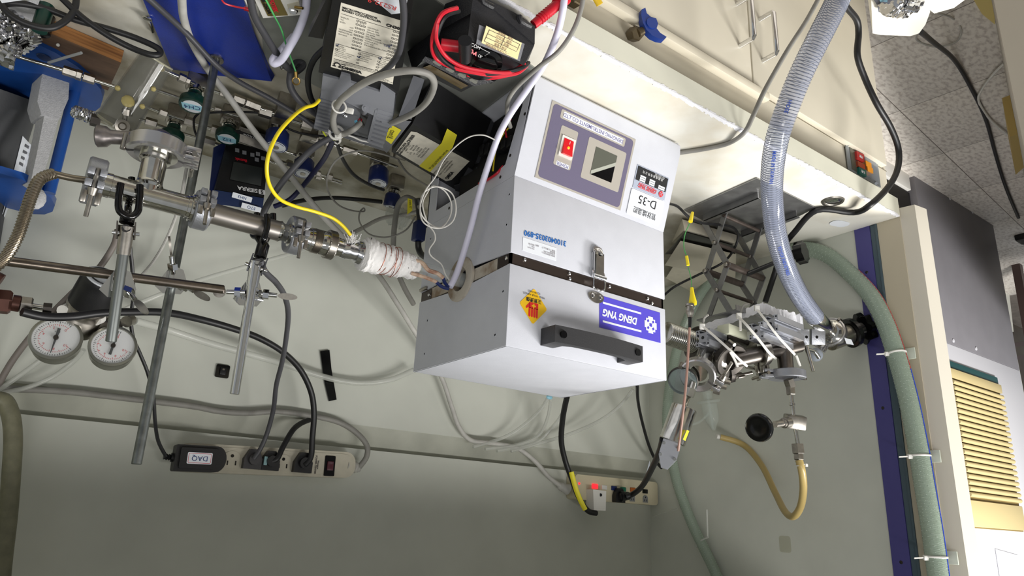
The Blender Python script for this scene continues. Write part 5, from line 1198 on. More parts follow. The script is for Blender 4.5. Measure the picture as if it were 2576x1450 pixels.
for i in range(n + 1):
    u_ = i / n; p = B_2 + (C_ - B_2) * u_
    vs += [p + V((0, rn.uniform(-.002, .002), -.010 + rn.uniform(-.003, .003))), p + V((0, 0, .010 + rn.uniform(-.003, .003))), p + V((.0, .025, .008)), p + V((.0, .025, -.010))]
g.add(vs, [(i * 4 + k, i * 4 + (k + 1) % 4, (i + 1) * 4 + (k + 1) % 4, (i + 1) * 4 + k) for i in range(n) for k in range(4)] + [(0, 1, 2, 3), (n * 4 + 3, n * 4 + 2, n * 4 + 1, n * 4)])
part(t, 'board', g, M_insw, sharp=.3)
M_ext = mat('extruded_aluminium', (176, 178, 184), .32, .85)
def extrusion(name, label, cface, axis, L, s, up=(0, 0, 1), slots=True):
    """slotted aluminium profile: square section with T slots, end face at cface, running along axis"""
    axis = V(axis).normalized(); F = frame(cface, V(axis).cross(V(up)).normalized() * -1, axis)
    h = s / 2; o_ = .16 * s; d_ = .22 * s; q = .28 * s
    poly = []
    for k in range(4):
        a = k * PI / 2
        for x, y in ((h, -h), (h, -o_), (h - .07 * s, -o_), (h - .07 * s, -q), (h - d_, -q * .7), (h - d_, q * .7), (h - .07 * s, q), (h - .07 * s, o_), (h, o_)):
            poly.append((x * math.cos(a) - y * math.sin(a), x * math.sin(a) + y * math.cos(a)))
    tt = thing(name, label, 'profile', cface, 'aluminium profiles on the jack')
    part(tt, 'profile', G(F).prism(poly, L), M_ext)
    g = G(F); g.prism(circ(s * .1, 14), .0005, z0=-.0005)
    for i in (-1, 1):
        for j in (-1, 1): g.prism(circ(s * .055, 10, i * h * .78, j * h * .78), .0005, z0=-.0005)
    part(tt, 'bore_hole', g, M_blackg)['kind'] = 'stuff'
    return tt
def pdir(a, b, y_): return at(b[0], b[1], y=y_) - at(a[0], a[1], y=y_)
dx_ = pdir((1915, 825), (2020, 866), -.01)
extrusion('aluminium_profile', 'slotted aluminium profile with open cross shaped end, the right hand one of the pair', at(1938, 815, y=-.02), dx_, .088, .034)
extrusion('aluminium_profile', 'slotted aluminium profile with open end between the two right hand zip ties', at(1902, 833, y=-.005), dx_, .098, .034)
extrusion('aluminium_profile', 'short grey aluminium profile piece next to the bellows flange', at(1768, 850, y=.06), pdir((1765, 850), (1815, 870), .06), .052, .034)
o = obj('pale_block', G(frame(at(1842, 838, y=.05), dx_)).box((0, 0, 0), (.06, .03, .022), .003), mat('pale_resin', (196, 198, 176), .4)); tag(o, 'pale greenish plastic block between the aluminium profiles', 'block')
o = obj('dark_tray_piece', G(frame(at(1850, 862, y=.06), dx_)).box((0, 0, 0), (.09, .04, .012), .002), M_dkmet); tag(o, 'dark metal strip under the pale block on the jack', 'strip')
# ---------------------------------------------------------------- vacuum line right of the furnace
BX = lambda px: at(px, 846 + (px - 1700) * .30, y=AY)
b0, b1_ = at(1674, 838, y=.13), at(1745, 862, y=.12)
t = thing('short_bellows', 'bright steel bellows just right of the furnace', 'bellows', b0)
pr_ = []; L = (b1_ - b0).length; nb_ = 16
for i in range(nb_): pr_ += [(i * L / nb_, .0205), ((i + .3) * L / nb_, .0235), ((i + .7) * L / nb_, .0235)]
part(t, 'bellows', G().lathe(b0, b1_, pr_ + [(L, .0205)], 36), M_steel, sharp=2)
d_ = (b1_ - b0).normalized()
part(t, 'flange', G().lathe(b1_, b1_ + d_, [(0, .030), (.004, .036), (.012, .036), (.016, .030)], 36), M_dkmet)
t = thing('pipe_cross', 'grey steel elbow and tee leading away from the short bellows', 'pipe fitting', at(1790, 890, y=.08))
e0, e1, e2 = b1_ + d_ * .014, at(1790, 872, y=.095), at(1832, 905, y=.05)
part(t, 'run_pipe', G().tube([e0, (e0 + e1) / 2, e1, e2], .0185, 24, 8), M_steel2)
s0, s1 = at(1778, 880, y=.085), at(1757, 940, y=.045)
part(t, 'branch_pipe', G().cyl(s0, s1, .0165, n=28), M_steel)
kf_clamp(at(1836, 905, y=.045), (e2 - e1), .036, .017, sdir(.2, 1, .1), 'big dark ring clamp in the middle of the right hand pipe work', M_dkmet)
ds = (s1 - s0).normalized()
t2 = kf_clamp(s1 + ds * .004, ds, .034, .018, sdir(1, .45, .1), 'bright ring clamp with silver screws below the furnace corner in the picture', mat('machined_aluminium', (196, 194, 194), .22, .9))
t = thing('glass_dish', 'clear round viewport glass beside the lower bright clamp', 'window', at(1715, 965, y=.06))
vp = at(1718, 958, y=.07); part(t, 'glass', G().lathe(vp, vp + ds, [(0, .027), (.006, .027), (.007, .025)], 36), mat('viewport', (120, 132, 132), .04, alpha=.45)); part(t, 'rim', G().ring(vp, ds, .027, .0022, 36, 8), M_dkmet)
t = thing('link_pipe', 'dark steel pipe section joining the two tees on the right', 'pipe', at(1900, 890, y=.03))
p0, p1 = at(1838, 908, y=.04), at(2010, 868, y=-.01)
part(t, 'pipe', G().cyl(p0, p1, .016, n=28), mat('dull_pipe', (116, 110, 104), .34, .95, var=.15, vscale=40))
kf_clamp(at(1912, 885, y=.02), (p1 - p0), .030, .018, sdir(-.2, 1, .1), 'round clamp crossed by zip ties on the dark pipe', M_steel2)
t = thing('lower_tee', 'steel tee whose branch carries the wide grey flange clamp', 'pipe fitting', at(1965, 890, y=0))
q0, q1 = at(1972, 872, y=.0), at(1978, 936, y=.00)
part(t, 'branch_pipe', G().lathe(q0, q1, [(0, .0155), ((q1 - q0).length - .008, .0155), ((q1 - q0).length, .021)], 28), mat('dull_pipe', (116, 110, 104), .34, .95, var=.15, vscale=40))
dq = (q1 - q0).normalized()
kf_clamp(q1 + dq * .006, dq, .037, .017, sdir(-1, .12, .15), 'wide grey ring clamp holding the valve stem flange', M_cast)
for k_, (nx, ny) in enumerate(((1822, 960), (1812, 972), (1795, 985))):
    b_ = at(nx, ny, y=.03); o = obj('hex_bolt', G().cyl(b_, b_ + sdir(.4, .1, .2).normalized() * .012, .0045, n=6), M_steel2)
    tag(o, ('uppermost', 'middle', 'lowest')[k_] + ' of three short silver bolts beside the lower bright clamp', 'bolt', 'bolts by the lower clamp')
# needle valve below the flange
t = thing('needle_valve', 'steel needle valve with black round knob and hose barb hanging from the flange', 'valve', at(1990, 1070, y=0))
YV = .0
def vv(px, py, dy=0.): return at(px, py, y=YV + dy)
part(t, 'upper_stem', G().cyl(vv(1983, 955), vv(1990, 975), .011, n=6), M_steel2)
part(t, 'hex_nut', G().cyl(vv(1988, 972), vv(1990, 994), .0095, n=6, ch=.001), M_steel2)
part(t, 'tube', G().lathe(vv(1990, 994), vv(1999, 1075), [(0, .0042), (.016, .0042), (.017, .0058), (.021, .0058), (.022, .004), ((vv(1999, 1075) - vv(1990, 994)).length, .004)], 16), M_steel)
part(t, 'valve_body', G(frame(vv(1999, 1062), RIGHT * .98 + DOWN * .12, -FWD)).box((0, 0, 0), (.040, .027, .024), .003), M_steel2)
part(t, 'bonnet', G().lathe(vv(1984, 1063), vv(1918, 1073), [(0, .0105), (.016, .0105), (.0165, .0085), (.022, .0085), (.023, .0065), (.048, .0065)], 20), M_steel2)
kc = vv(1918, 1074); kdv = (vv(1895, 1077) - kc).normalized(); kdv = (kdv - FWD * .35).normalized()
part(t, 'knob', G().lathe(kc, kc + kdv, [(-.004, .008), (.004, .013), (.010, .025), (.016, .027), (.022, .025), (.0235, .020), (.021, .013), (.021, .001)], 30), M_blackg, 'black round knob')
part(t, 'lower_tube', G().cyl(vv(2000, 1075), vv(2007, 1118), .004, n=16), M_steel)
part(t, 'lower_nut', G().cyl(vv(2006, 1117), vv(2009, 1142), .0125, n=6, ch=.001), M_steel2)
part(t, 'end_nut', G().cyl(vv(2009, 1143), vv(2010, 1158), .010, n=6, ch=.001), M_steel2)
M_rubt = mat('amber_tubing', (196, 172, 110), .3, alpha=.85)
cable('amber_tube', 'amber braided tube hanging in a loop below the needle valve', [(2010, 1158, YV), (2017, 1185, YV), (2021, 1230, .02), (2014, 1275, .05), (1996, 1300, .08), (1975, 1288, .12), (1950, 1240, .18), (1915, 1170, .24), (1870, 1120, .30), (1812, 1100, .34)], 8.5, M_rubt, 'tube', n=14)
p_ = at(2013, 1170, y=YV); tz = thing('zip_tie', 'small white zip tie where the amber tube meets the valve', 'zip tie', p_, 'zip ties on the hoses')
part(tz, 'loop', G().ring(p_, vv(2017, 1185) - vv(2010, 1158), .0078, .0012, 20, 6), M_wplas); part(tz, 'tie_head', G().box(at(2028, 1171, y=YV - .002), (.008, .004, .006), .001), M_wplas)
# glass bubbler behind
t = thing('glass_bubbler', 'faint clear glass bubbler in front of the hood side, joined to the amber tube', 'glassware', at(1785, 1040, y=.36))
M_gl = mat('thin_glass', (205, 215, 208), .04, alpha=.22)
YG = .36
part(t, 'bulb', G().lathe(at(1778, 985, y=YG), at(1800, 1105, y=YG), [(0, .012), (.02, .012), (.024, .03), (.03, .031), (.032, .020), (.06, .020), (.075, .017), (.09, .009), (.1, .005)], 28), M_gl)
part(t, 'inner_stem', G().cyl(at(1780, 990, y=YG), at(1793, 1080, y=YG), .004, n=12), M_gl)
part(t, 'side_arm', G().tube([at(1783, 1040, y=YG), at(1760, 1062, y=YG), at(1735, 1070, y=YG)], .003, 8), M_gl)
o = obj('white_collar', G().cyl(at(1802, 1098, y=.345), at(1815, 1102, y=.34), .006, n=14), M_wplas); tag(o, 'small white collar where the amber tube meets the glass', 'collar')
# gauge head (silver cylinder) with coax
t = thing('vacuum_sensor', 'silver cylindrical vacuum sensor with yellow sticker, tilted in front of the wall', 'sensor', at(1700, 1090, y=.08))
g0, g1 = at(1722, 1025, y=.08), at(1691, 1112, y=.10)
part(t, 'stem', G().cyl(at(1745, 962, y=.05), at(1738, 985, y=.055), .0055, n=16).cyl(at(1740, 978, y=.055), at(1733, 998, y=.06), .0095, n=6).cyl(at(1733, 998, y=.06), g0, .004, n=12), M_steel)['kind'] = 'stuff'
L = (g1 - g0).length; part(t, 'barrel', G().lathe(g0, g1, [(0, .0235), (.002, .0245), (L - .001, .0245), (L, .023)], 36), M_steel)
g2 = at(1675, 1165, y=.11); F = frame(g1, (g2 - g1), CAMLOC - g1)
part(t, 'connector_shell', G(F).prism([(0, -.017), (0, .017), (.030, .017), (.052, .006), (.052, -.006), (.030, -.017)], .018, z0=-.009), mat('grey_cover', (150, 152, 158), .5))
for i in range(2):
    for j in (-1, 1): part(t, 'screw', G(F).cyl((.008 + i * .022, j * .0135, .009), (.008 + i * .022, j * .0135, .0115), .003, n=10), M_chrome)
part(t, 'yellow_sticker', G().hexa([at(1728, 1082, y=.06), at(1734, 1085, y=.06), at(1724, 1110, y=.062), at(1718, 1106, y=.062), at(1728, 1082, y=.064), at(1734, 1085, y=.064), at(1724, 1110, y=.066), at(1718, 1106, y=.066)]), M_yelt)
# connector of the clear hose
t = thing('hose_connector', 'polished steel hose connector where the ribbed clear hose ends', 'pipe fitting', at(2080, 830, y=-.02))
h0_, h1_ = at(2046, 796, y=-.035), at(2086, 832, y=-.01)
L = (h1_ - h0_).length
part(t, 'barrel', G().lathe(h0_, h1_, [(0, .0175), (.002, .0185), (L * .5, .0185), (L * .52, .0165), (L, .0165), (L + .001, .021), (L + .006, .0275), (L + .010, .0275)], 36), M_steel)
kf_clamp(h1_ + (h1_ - h0_).normalized() * .014, (h1_ - h0_), .032, .019, sdir(-.9, .9, .1), 'bright ring clamp at the end of the clear ribbed hose', mat('machined_aluminium', (196, 194, 194), .22, .9), nut=False)
g0, g1 = at(2085, 858, y=-.0), at(2135, 840, y=-.02)
t = thing('hand_valve', 'angle valve with black lobed handwheel, black collar and white sticker', 'valve', g1)
dV = (g1 - g0).normalized(); L = (g1 - g0).length
part(t, 'valve_body', G().lathe(g0, g1, [(0, .020), (.002, .023), (L - .002, .023), (L, .021)], 24), mat('valve_steel', (150, 146, 134), .25, .95))
part(t, 'black_collar', G().lathe(g1, g1 + dV, [(0, .028), (.001, .033), (.011, .033), (.012, .030)], 36), M_blackg)
part(t, 'neck', G().lathe(g1 + dV * .012, g1 + dV, [(0, .012), (.020, .012)], 20), M_black)
w0 = g1 + dV * .034
Fw = frame(w0, dV.orthogonal(), dV)
lob = [( (.0325 + .0038 * math.cos(8 * a)) * math.cos(a), (.0325 + .0038 * math.cos(8 * a)) * math.sin(a)) for a in [2 * PI * k / 64 for k in range(64)]]
part(t, 'handwheel', G(Fw).prism(lob, .016).lathe((0, 0, .016), (0, 0, 1), [(0, .029), (.003, .022), (.001, .010)], 30).lathe((0, 0, -.012), (0, 0, 1), [(0, .013), (.012, .018)], 24), M_blackg, 'glossy black lobed handwheel')
part(t, 'white_sticker', G().lathe(g1 - dV * .010, g1, [(0, .0236), (.009, .0236)], 36, cap=False) if False else G().hexa([at(2124, 850, y=-.036), at(2142, 855, y=-.040), at(2148, 869, y=-.040), at(2129, 865, y=-.036), at(2124, 850, y=-.026), at(2142, 855, y=-.030), at(2148, 869, y=-.030), at(2129, 865, y=-.026)]), M_wlabel)
# small fittings cluster in the middle
t = thing('swing_clamp', 'cluster clamp with square plates and bright wing bolt below the hose connector', 'clamp', at(2050, 870, y=-.01))
c0 = at(2040, 848, y=-.005); F = frame(c0, RIGHT, -FWD)
part(t, 'plate', G(F).box((-.018, 0, 0), (.026, .034, .012), .002), M_cast); part(t, 'plate', G(F).box((.014, 0, 0), (.030, .034, .012), .002), M_cast)
part(t, 'pin_hole', G(F).cyl((-.012, 0, .006), (-.012, 0, .0068), .003, n=12), M_blackg); part(t, 'pin_hole', G(F).cyl((.010, 0, .006), (.010, 0, .0068), .003, n=12), M_blackg)
part(t, 'bolt', G().cyl(at(2028, 872, y=-.02), at(2045, 935, y=-.03), .0042, n=12), M_steel)
part(t, 'wing', G().tube([at(2030, 880, y=-.02), at(2048, 885, y=-.02), at(2060, 900, y=-.02)], .0045, 10), M_chrome)
o = obj('frosted_ball', G().sph(at(2052, 893, y=.01), .015, 20), mat('frosted_blue', (170, 178, 190), .3, alpha=.7)); tag(o, 'round frosted bluish end cap behind the bright wing bolt', 'cap')
# coax / thermocouple lead with yellow clips
t = thing('coax_lead', 'thin brown coax lead with yellow crocodile clip and connector beside the furnace', 'cable', at(1735, 800, y=.03))
YC2 = .02
part(t, 'coax', G().tube([at(1735, 822, y=YC2), at(1732, 870, y=YC2), at(1727, 950, y=YC2), at(1718, 1040, y=.03), at(1706, 1135, y=.06)], .0023, 8), mat('brown_coax', (168, 132, 118), .45))
part(t, 'strain_relief', G().cyl(at(1736, 797, y=YC2), at(1735, 825, y=YC2), .0038, .0028, n=12), M_black)
part(t, 'connector_body', G().lathe(at(1735, 766, y=YC2), at(1736, 798, y=YC2), [(0, .0085), (.004, .0085), (.0045, .0062), (.010, .0062), (.0105, .0078), (.018, .0078), (.021, .0055), (.026, .0052)], 20), M_steel2)
part(t, 'yellow_clip', G().lathe(at(1740, 724, y=YC2), at(1743, 764, y=YC2), [(0, .0030), (.014, .0045), (.028, .0075), (.034, .007)], 10), M_yel)
part(t, 'green_wire', G().tube([at(1740, 725, y=YC2), at(1738, 700, y=.03), at(1731, 672, y=.04)], .0008, 5), mat('green_wire', (60, 150, 70), .4))
part(t, 'yellow_sleeve', G().cyl(at(1727, 645, y=.045), at(1731, 668, y=.042), .0032, n=10), M_yel)
part(t, 'red_wire', G().tube([at(1727, 645, y=.045), at(1720, 620, y=.05), at(1723, 590, y=.055), at(1735, 562, y=.06)], .0010, 5), mat('green_wire', (60, 150, 70), .4))
part(t, 'yellow_clip', G().cyl(at(1737, 558, y=.06), at(1742, 535, y=.062), .0045, .003, n=10), M_yel)
# beige socket box on the worktop behind the jack
t = thing('socket_box', 'cream plastic socket strip box lying behind the lab jack', 'socket box', at(1780, 620, z=0))
def hzz(top, bot, name, m, lab=None): return part(t, name, G().hexa([at(px, py, z=zz) for px, py, zz in top] + [at(px, py, z=zz) for px, py, zz in bot]), m, lab)
hzz([(1716, 552, .02), (1855, 592, .02), (1848, 612, .05), (1722, 578, .05)], [(1716, 552, 0), (1855, 592, 0), (1810, 640, 0.0), (1690, 610, 0.0)], 'lower_box', M_cream)
hzz([(1672, 668, .055), (1712, 606, .055), (1852, 640, .055), (1850, 700, .055)], [(1672, 668, .03), (1712, 606, .03), (1852, 640, .03), (1850, 700, .03)], 'upper_box', M_cream)
hzz([(1672, 640, .052), (1724, 584, .052), (1852, 620, .052), (1848, 640, .052)], [(1672, 640, .04), (1724, 584, .04), (1852, 620, .04), (1848, 640, .04)], 'dark_slot', M_blackg, 'dark gap between the box halves')
hzz([(1675, 700, .045), (1700, 660, .045), (1800, 690, .045), (1740, 735, .045)], [(1675, 700, .01), (1700, 660, .01), (1800, 690, .01), (1740, 735, .01)], 'rear_cover', M_beige)
# zip ties on the pipe work
def zip_tie(label, pts, w_=3.2, head=None, tail=None):
    t = thing('zip_tie', label, 'zip tie', at(*pts[0][:2], y=pts[0][2]), 'zip ties on the jack')
    P = [at(a, b, y=c_) for a, b, c_ in pts]
    part(t, 'strap', G().tube(P, w_ * mpp(P[0]), 8, 6, flat=.35), M_wplas)
    if head: 
        h_ = at(*head[:2], y=head[2]); part(t, 'tie_head', G(frame(h_, RIGHT, -FWD)).box((0, 0, 0), (.010, .012, .008), .0015), M_wplas)
    if tail: part(t, 'tail', G().tube([at(*q[:2], y=q[2]) for q in tail], 3.0 * mpp(P[0]), 6, 4, flat=.4), M_wplas)
zip_tie('white zip tie crossing the short profile, leftmost strap on the jack', [(1766, 820, .05), (1790, 840, .03), (1835, 880, .0), (1860, 905, -.0), (1880, 922, .01)], head=(1766, 822, .05), tail=[(1837, 886, -.002), (1848, 905, -.002), (1856, 924, -.002)])
zip_tie('white zip tie in the middle of the three straps on the jack', [(1858, 798, .02), (1875, 815, -.01), (1905, 850, -.02), (1935, 888, -.02), (1952, 903, .0)], head=(1859, 795, .02), tail=[(1862, 800, .015), (1863, 832, .01)])
zip_tie('white zip tie nearest the clear hose on the jack', [(1904, 778, .0), (1925, 805, -.02), (1960, 850, -.03), (2000, 893, -.03)], head=(1904, 776, .0), tail=[(2003, 895, -.03), (2008, 908, -.03), (2013, 922, -.03)])
cable('grey_strap_loop', 'dark grey strap loop sticking up from the jack top, left one', [(1768, 818, .06), (1772, 800, .05), (1782, 792, .045)], 3, M_grey, 'strap', n=6)
cable('grey_strap_loop', 'dark grey strap loop sticking up from the jack top, right one', [(1864, 788, .03), (1870, 770, .02), (1884, 765, .015)], 3, M_grey, 'strap', n=6)
# ---------------------------------------------------------------- wall mounted things
YW = YB - .001
def wp(px, py, d=0.): return at(px, py, y=YW - d)
FB = frame((0, YW, 0), (1, 0, 0), (0, -1, 0))
t = thing('power_strip', 'long dirty beige power strip with five outlets and dark rocker on the back wall', 'power strip', wp(680, 1165))
a, b = wp(448, 1152), wp(868, 1172); Ls = (a - b).length; c = (a + b) / 2
xd = (a - b).normalized(); F = frame(c, xd, (0, -1, 0)); hs = abs(wp(700, 1125).z - wp(700, 1193).z) * 1.0
part(t, 'housing', G(F).prism(rrect(Ls + .02, hs, hs * .42, 6), .030), M_beige)
part(t, 'top_face', G(F).prism(rrect(Ls + .006, hs * .82, hs * .36, 6), .0012, z0=.030), M_beige)
def onF(px, py, z_=.0315):
    d = (at(px, py, y=0) - CAMLOC).normalized(); n_ = F.to_3x3() @ V((0, 0, 1)); o_ = F @ V((0, 0, z_))
    q = CAMLOC + d * ((o_ - CAMLOC).dot(n_) / d.dot(n_)); r_ = F.inverted() @ q; return r_.x, r_.y
M_slot = M_blackg
def outlet(px, py, w_=.034, root=t, F_=F, fn=onF, m=M_beige, up=False, z_=.0312):
    x, y = fn(px, py); s = 1 if not up else -1
    o = part(root, 'outlet', G(F_ @ Matrix.Translation((x, y, z_))).prism([(-w_ / 2, w_ * .5 * s), (w_ / 2, w_ * .5 * s), (w_ / 2, -w_ * .1 * s)] + [(w_ / 2 * math.cos(a_), -w_ * .1 * s - w_ * .42 * s * math.sin(a_)) for a_ in [PI * k / 10 for k in range(1, 10)]] + [(-w_ / 2, -w_ * .1 * s)], .0012), m)
    g = G(F_ @ Matrix.Translation((x, y, z_ + .0012)))
    g.box((-w_ * .24, w_ * .2 * s, .0003), (w_ * .08, w_ * .26, .0006)); g.box((w_ * .24, w_ * .2 * s, .0003), (w_ * .08, w_ * .26, .0006)); g.prism(circ(w_ * .1, 12, 0, -w_ * .22 * s), .0006)
    part(o, 'slots', g, M_slot)['kind'] = 'stuff'
for px, py in ((583, 1157), (629, 1160), (672, 1164), (712, 1165), (765, 1167)): outlet(px, py, .031)
x, y = onF(829, 1173); rk = part(t, 'rocker_frame', G(F @ Matrix.Translation((x, y, .0312))).prism(rrect(.022, .040, .002), .002), M_blackg)
part(t, 'rocker', G(F @ Matrix.Translation((x, y, .0334))).box((0, 0, .001), (.013, .018, .005), .001), mat('dark_red', (84, 36, 48), .2))
x, y = onF(797, 1170); text(t, 'Wonpro\nPOWER CENTER', .0048, F @ Matrix.Translation((x, y, .0316)) @ Matrix.Rotation(PI / 2, 4, 'Z'), mat('faded_ink', (90, 84, 80), .6), bold=.0002)
part(t, 'cord_grip', G().lathe(wp(868, 1172, .015), wp(905, 1178, .015), [(0, .018), (.012, .012), (.014, .013), (.016, .011), (.019, .013), (.021, .011), (.024, .012), (.027, .010), (.03, .0105), (.034, .008)], 20), M_lgrey)
# plugs
def plug(label, px, py, m, w_=.026, dirp=(0, -1), d0_=.033, lab2=None, group='plugs in the long power strip'):
    P = wp(px, py, d0_); t = thing('mains_plug', label, 'plug', P, group)
    Fp = frame(P, (1, 0, 0), (0, -1, 0))
    part(t, 'plug_body', G(Fp).prism([(-w_ / 2, w_ * .45), (w_ / 2, w_ * .45), (w_ / 2, -w_ * .1), (w_ * .22, -w_ * .62), (-w_ * .22, -w_ * .62), (-w_ / 2, -w_ * .1)], .014).prism(circ(w_ * .3, 14, 0, -w_ * .05), .024), m)
    return t
plug('dark grey plug in the second visible outlet of the long strip', 632, 1160, mat('plug_grey', (64, 62, 64), .5), .034)
t_ = plug('black plug with pale blue tape in the middle of the long strip', 676, 1164, M_black, .034)
part(t_, 'tape', G().box(wp(668, 1160, .050), (.006, .004, .016)), mat('pale_blue_tape2', (140, 176, 180), .5))
plug('large black plug next to the rocker of the long strip', 758, 1169, M_black, .036)
t = thing('plug_adapter', 'black wall adapter with white DAQ sticker on the left end of the strip', 'adapter', wp(500, 1155, .04))
P = wp(497, 1156, .034); Fp = frame(P, xd, (0, -1, 0)); L = (wp(440, 1150, .034) - wp(566, 1162, .034)).length; hh_ = .046
pol = [(L / 2, hh_ / 2 * .9), (L / 2 * .96, hh_ / 2), (-L / 2 * .6, hh_ / 2)] + [(-L / 2 * .6 - L * .2 * math.sin(a_), hh_ / 2 * math.cos(a_)) for a_ in [PI * k / 10 for k in range(1, 10)]] + [(-L / 2 * .6, -hh_ / 2), (L / 2 * .96, -hh_ / 2), (L / 2, -hh_ / 2 * .9)]
part(t, 'case', G(Fp).prism(pol, .028), mat('adapter_black', (26, 25, 26), .45)); part(t, 'cover', G(Fp).prism([(x * .84, y * .78) for x, y in pol], .006, z0=.028), M_black)
o = part(t, 'paper_sticker', plate(Fp @ Matrix.Translation((0, 0, .0342)), .042, .020, .0004, .004, 0, .002), M_wlabel)
part(o, 'red_border', G(Fp @ Matrix.Translation((.004, 0, .0347))).tube([V((x, y, 0)) for x, y in rrect(.038, .0165, .002)], .0004, 4, 0, True), M_red)
text(o, 'DAQ', .0125, Fp @ Matrix.Translation((.004, 0, .0348)), mat('blue_pen', (30, 60, 120), .5))
part(t, 'cord_relief', G().lathe(wp(442, 1152, .045), wp(415, 1150, .045), [(0, .008), (.008, .008), (.009, .004), (.011, .006), (.013, .004), (.015, .006), (.017, .004), (.02, .005)], 14), M_black)
# short strip
t = thing('power_strip', 'short cream power strip with coloured rockers near the hood corner', 'power strip', wp(1530, 1245))
a, b = wp(1425, 1225), wp(1632, 1243); Ls = (a - b).length; c = (a + b) / 2; hs = abs(wp(1530, 1208).z - wp(1530, 1268).z)
F2 = frame(c, (a - b).normalized(), (0, -1, 0))
part(t, 'housing', G(F2).prism(rrect(Ls, hs, .010, 5), .034), M_bg2)
def onF2(px, py):
    n_ = F2.to_3x3() @ V((0, 0, 1)); o_ = F2 @ V((0, 0, .034)); d = (at(px, py, y=0) - CAMLOC).normalized()
    q = CAMLOC + d * ((o_ - CAMLOC).dot(n_) / d.dot(n_)); r_ = F2.inverted() @ q; return r_.x, r_.y
M_og = mat('outlet_grey', (128, 130, 130), .5)
for px, py in ((1546, 1252), (1567, 1250), (1590, 1253), (1623, 1256)): outlet(px, py, .019, t, F2, onF2, M_og, False, .0342)
for px, py, m in ((1496, 1224, mat('lit_red', (255, 40, 40), .3, emit=(255, 30, 40), es=3.)), (1519, 1227, M_wplas), (1544, 1229, M_navy), (1567, 1232, mat('rocker_green', (30, 120, 92), .4)), (1591, 1233, mat('rocker_orange', (176, 96, 36), .4)), (1622, 1237, M_blackg)):
    x, y = onF2(px, py); part(t, 'rocker', G(F2 @ Matrix.Translation((x, y, .034))).box((0, 0, .001), (.019, .011, .004), .001), m)
x, y = onF2(1457, 1217); part(t, 'indicator_lamp', G(F2 @ Matrix.Translation((x, y, .034))).sph((0, 0, 0), .003, 10), mat('lit_red', (255, 40, 40), .3))
part(t, 'cord_grip', G().lathe(wp(1428, 1232, .017), wp(1405, 1222, .017), [(0, .014), (.01, .011), (.014, .012), (.018, .010), (.022, .011), (.028, .009), (.034, .007)], 18), M_lgrey)
t = thing('night_adapter', 'white square plug adapter in the short power strip', 'adapter', wp(1505, 1255, .05))
P = [wp(1492, 1232, .06), wp(1525, 1236, .06), wp(1524, 1286, .06), wp(1494, 1284, .06)]
part(t, 'case', G().hexa(P + [p + V((0, .028, 0)) for p in P]), M_wplas); part(t, 'pin_hole', G().cyl(wp(1511, 1246, .0605), wp(1511, 1246, .0615), .004, n=10), M_blackg)
t = plug('black plug with thick cord in the short strip', 1552, 1250, M_black, .034, d0_=.036, group='plugs in the short power strip')
part(t, 'plug_neck', G().cyl(wp(1560, 1250, .05), wp(1582, 1248, .055), .014, .010, n=14), M_black)
# adhesive mount and strap
t = thing('tie_mount', 'black square adhesive cable tie mount on the back wall', 'cable mount', wp(559, 935))
Fm = frame(wp(559, 935), (1, 0, 0), (0, -1, 0)); part(t, 'pad', G(Fm).prism(rrect(.0255, .0255, .003), .003), M_blackg); part(t, 'bridge', G(Fm).box((0, 0, .005), (.011, .014, .005), .001), M_black); part(t, 'centre_clip', G(Fm).box((0, -.003, .008), (.004, .003, .002)), M_steel2)
P = [wp(806, 884, .004), wp(829, 881, .004), wp(834, 930, .004), wp(847, 1006, .004), wp(828, 1010, .004), wp(818, 968, .004), wp(815, 950, .004)]
o = obj('black_strap', G().add(P + [p + V((0, .003, 0)) for p in P], [tuple(range(7)), tuple(range(7, 14))] + [(i, (i + 1) % 7, 7 + (i + 1) % 7, 7 + i) for i in range(7)]), M_blackg); tag(o, 'black strip of tape hanging on the back wall behind the clear tube', 'tape')
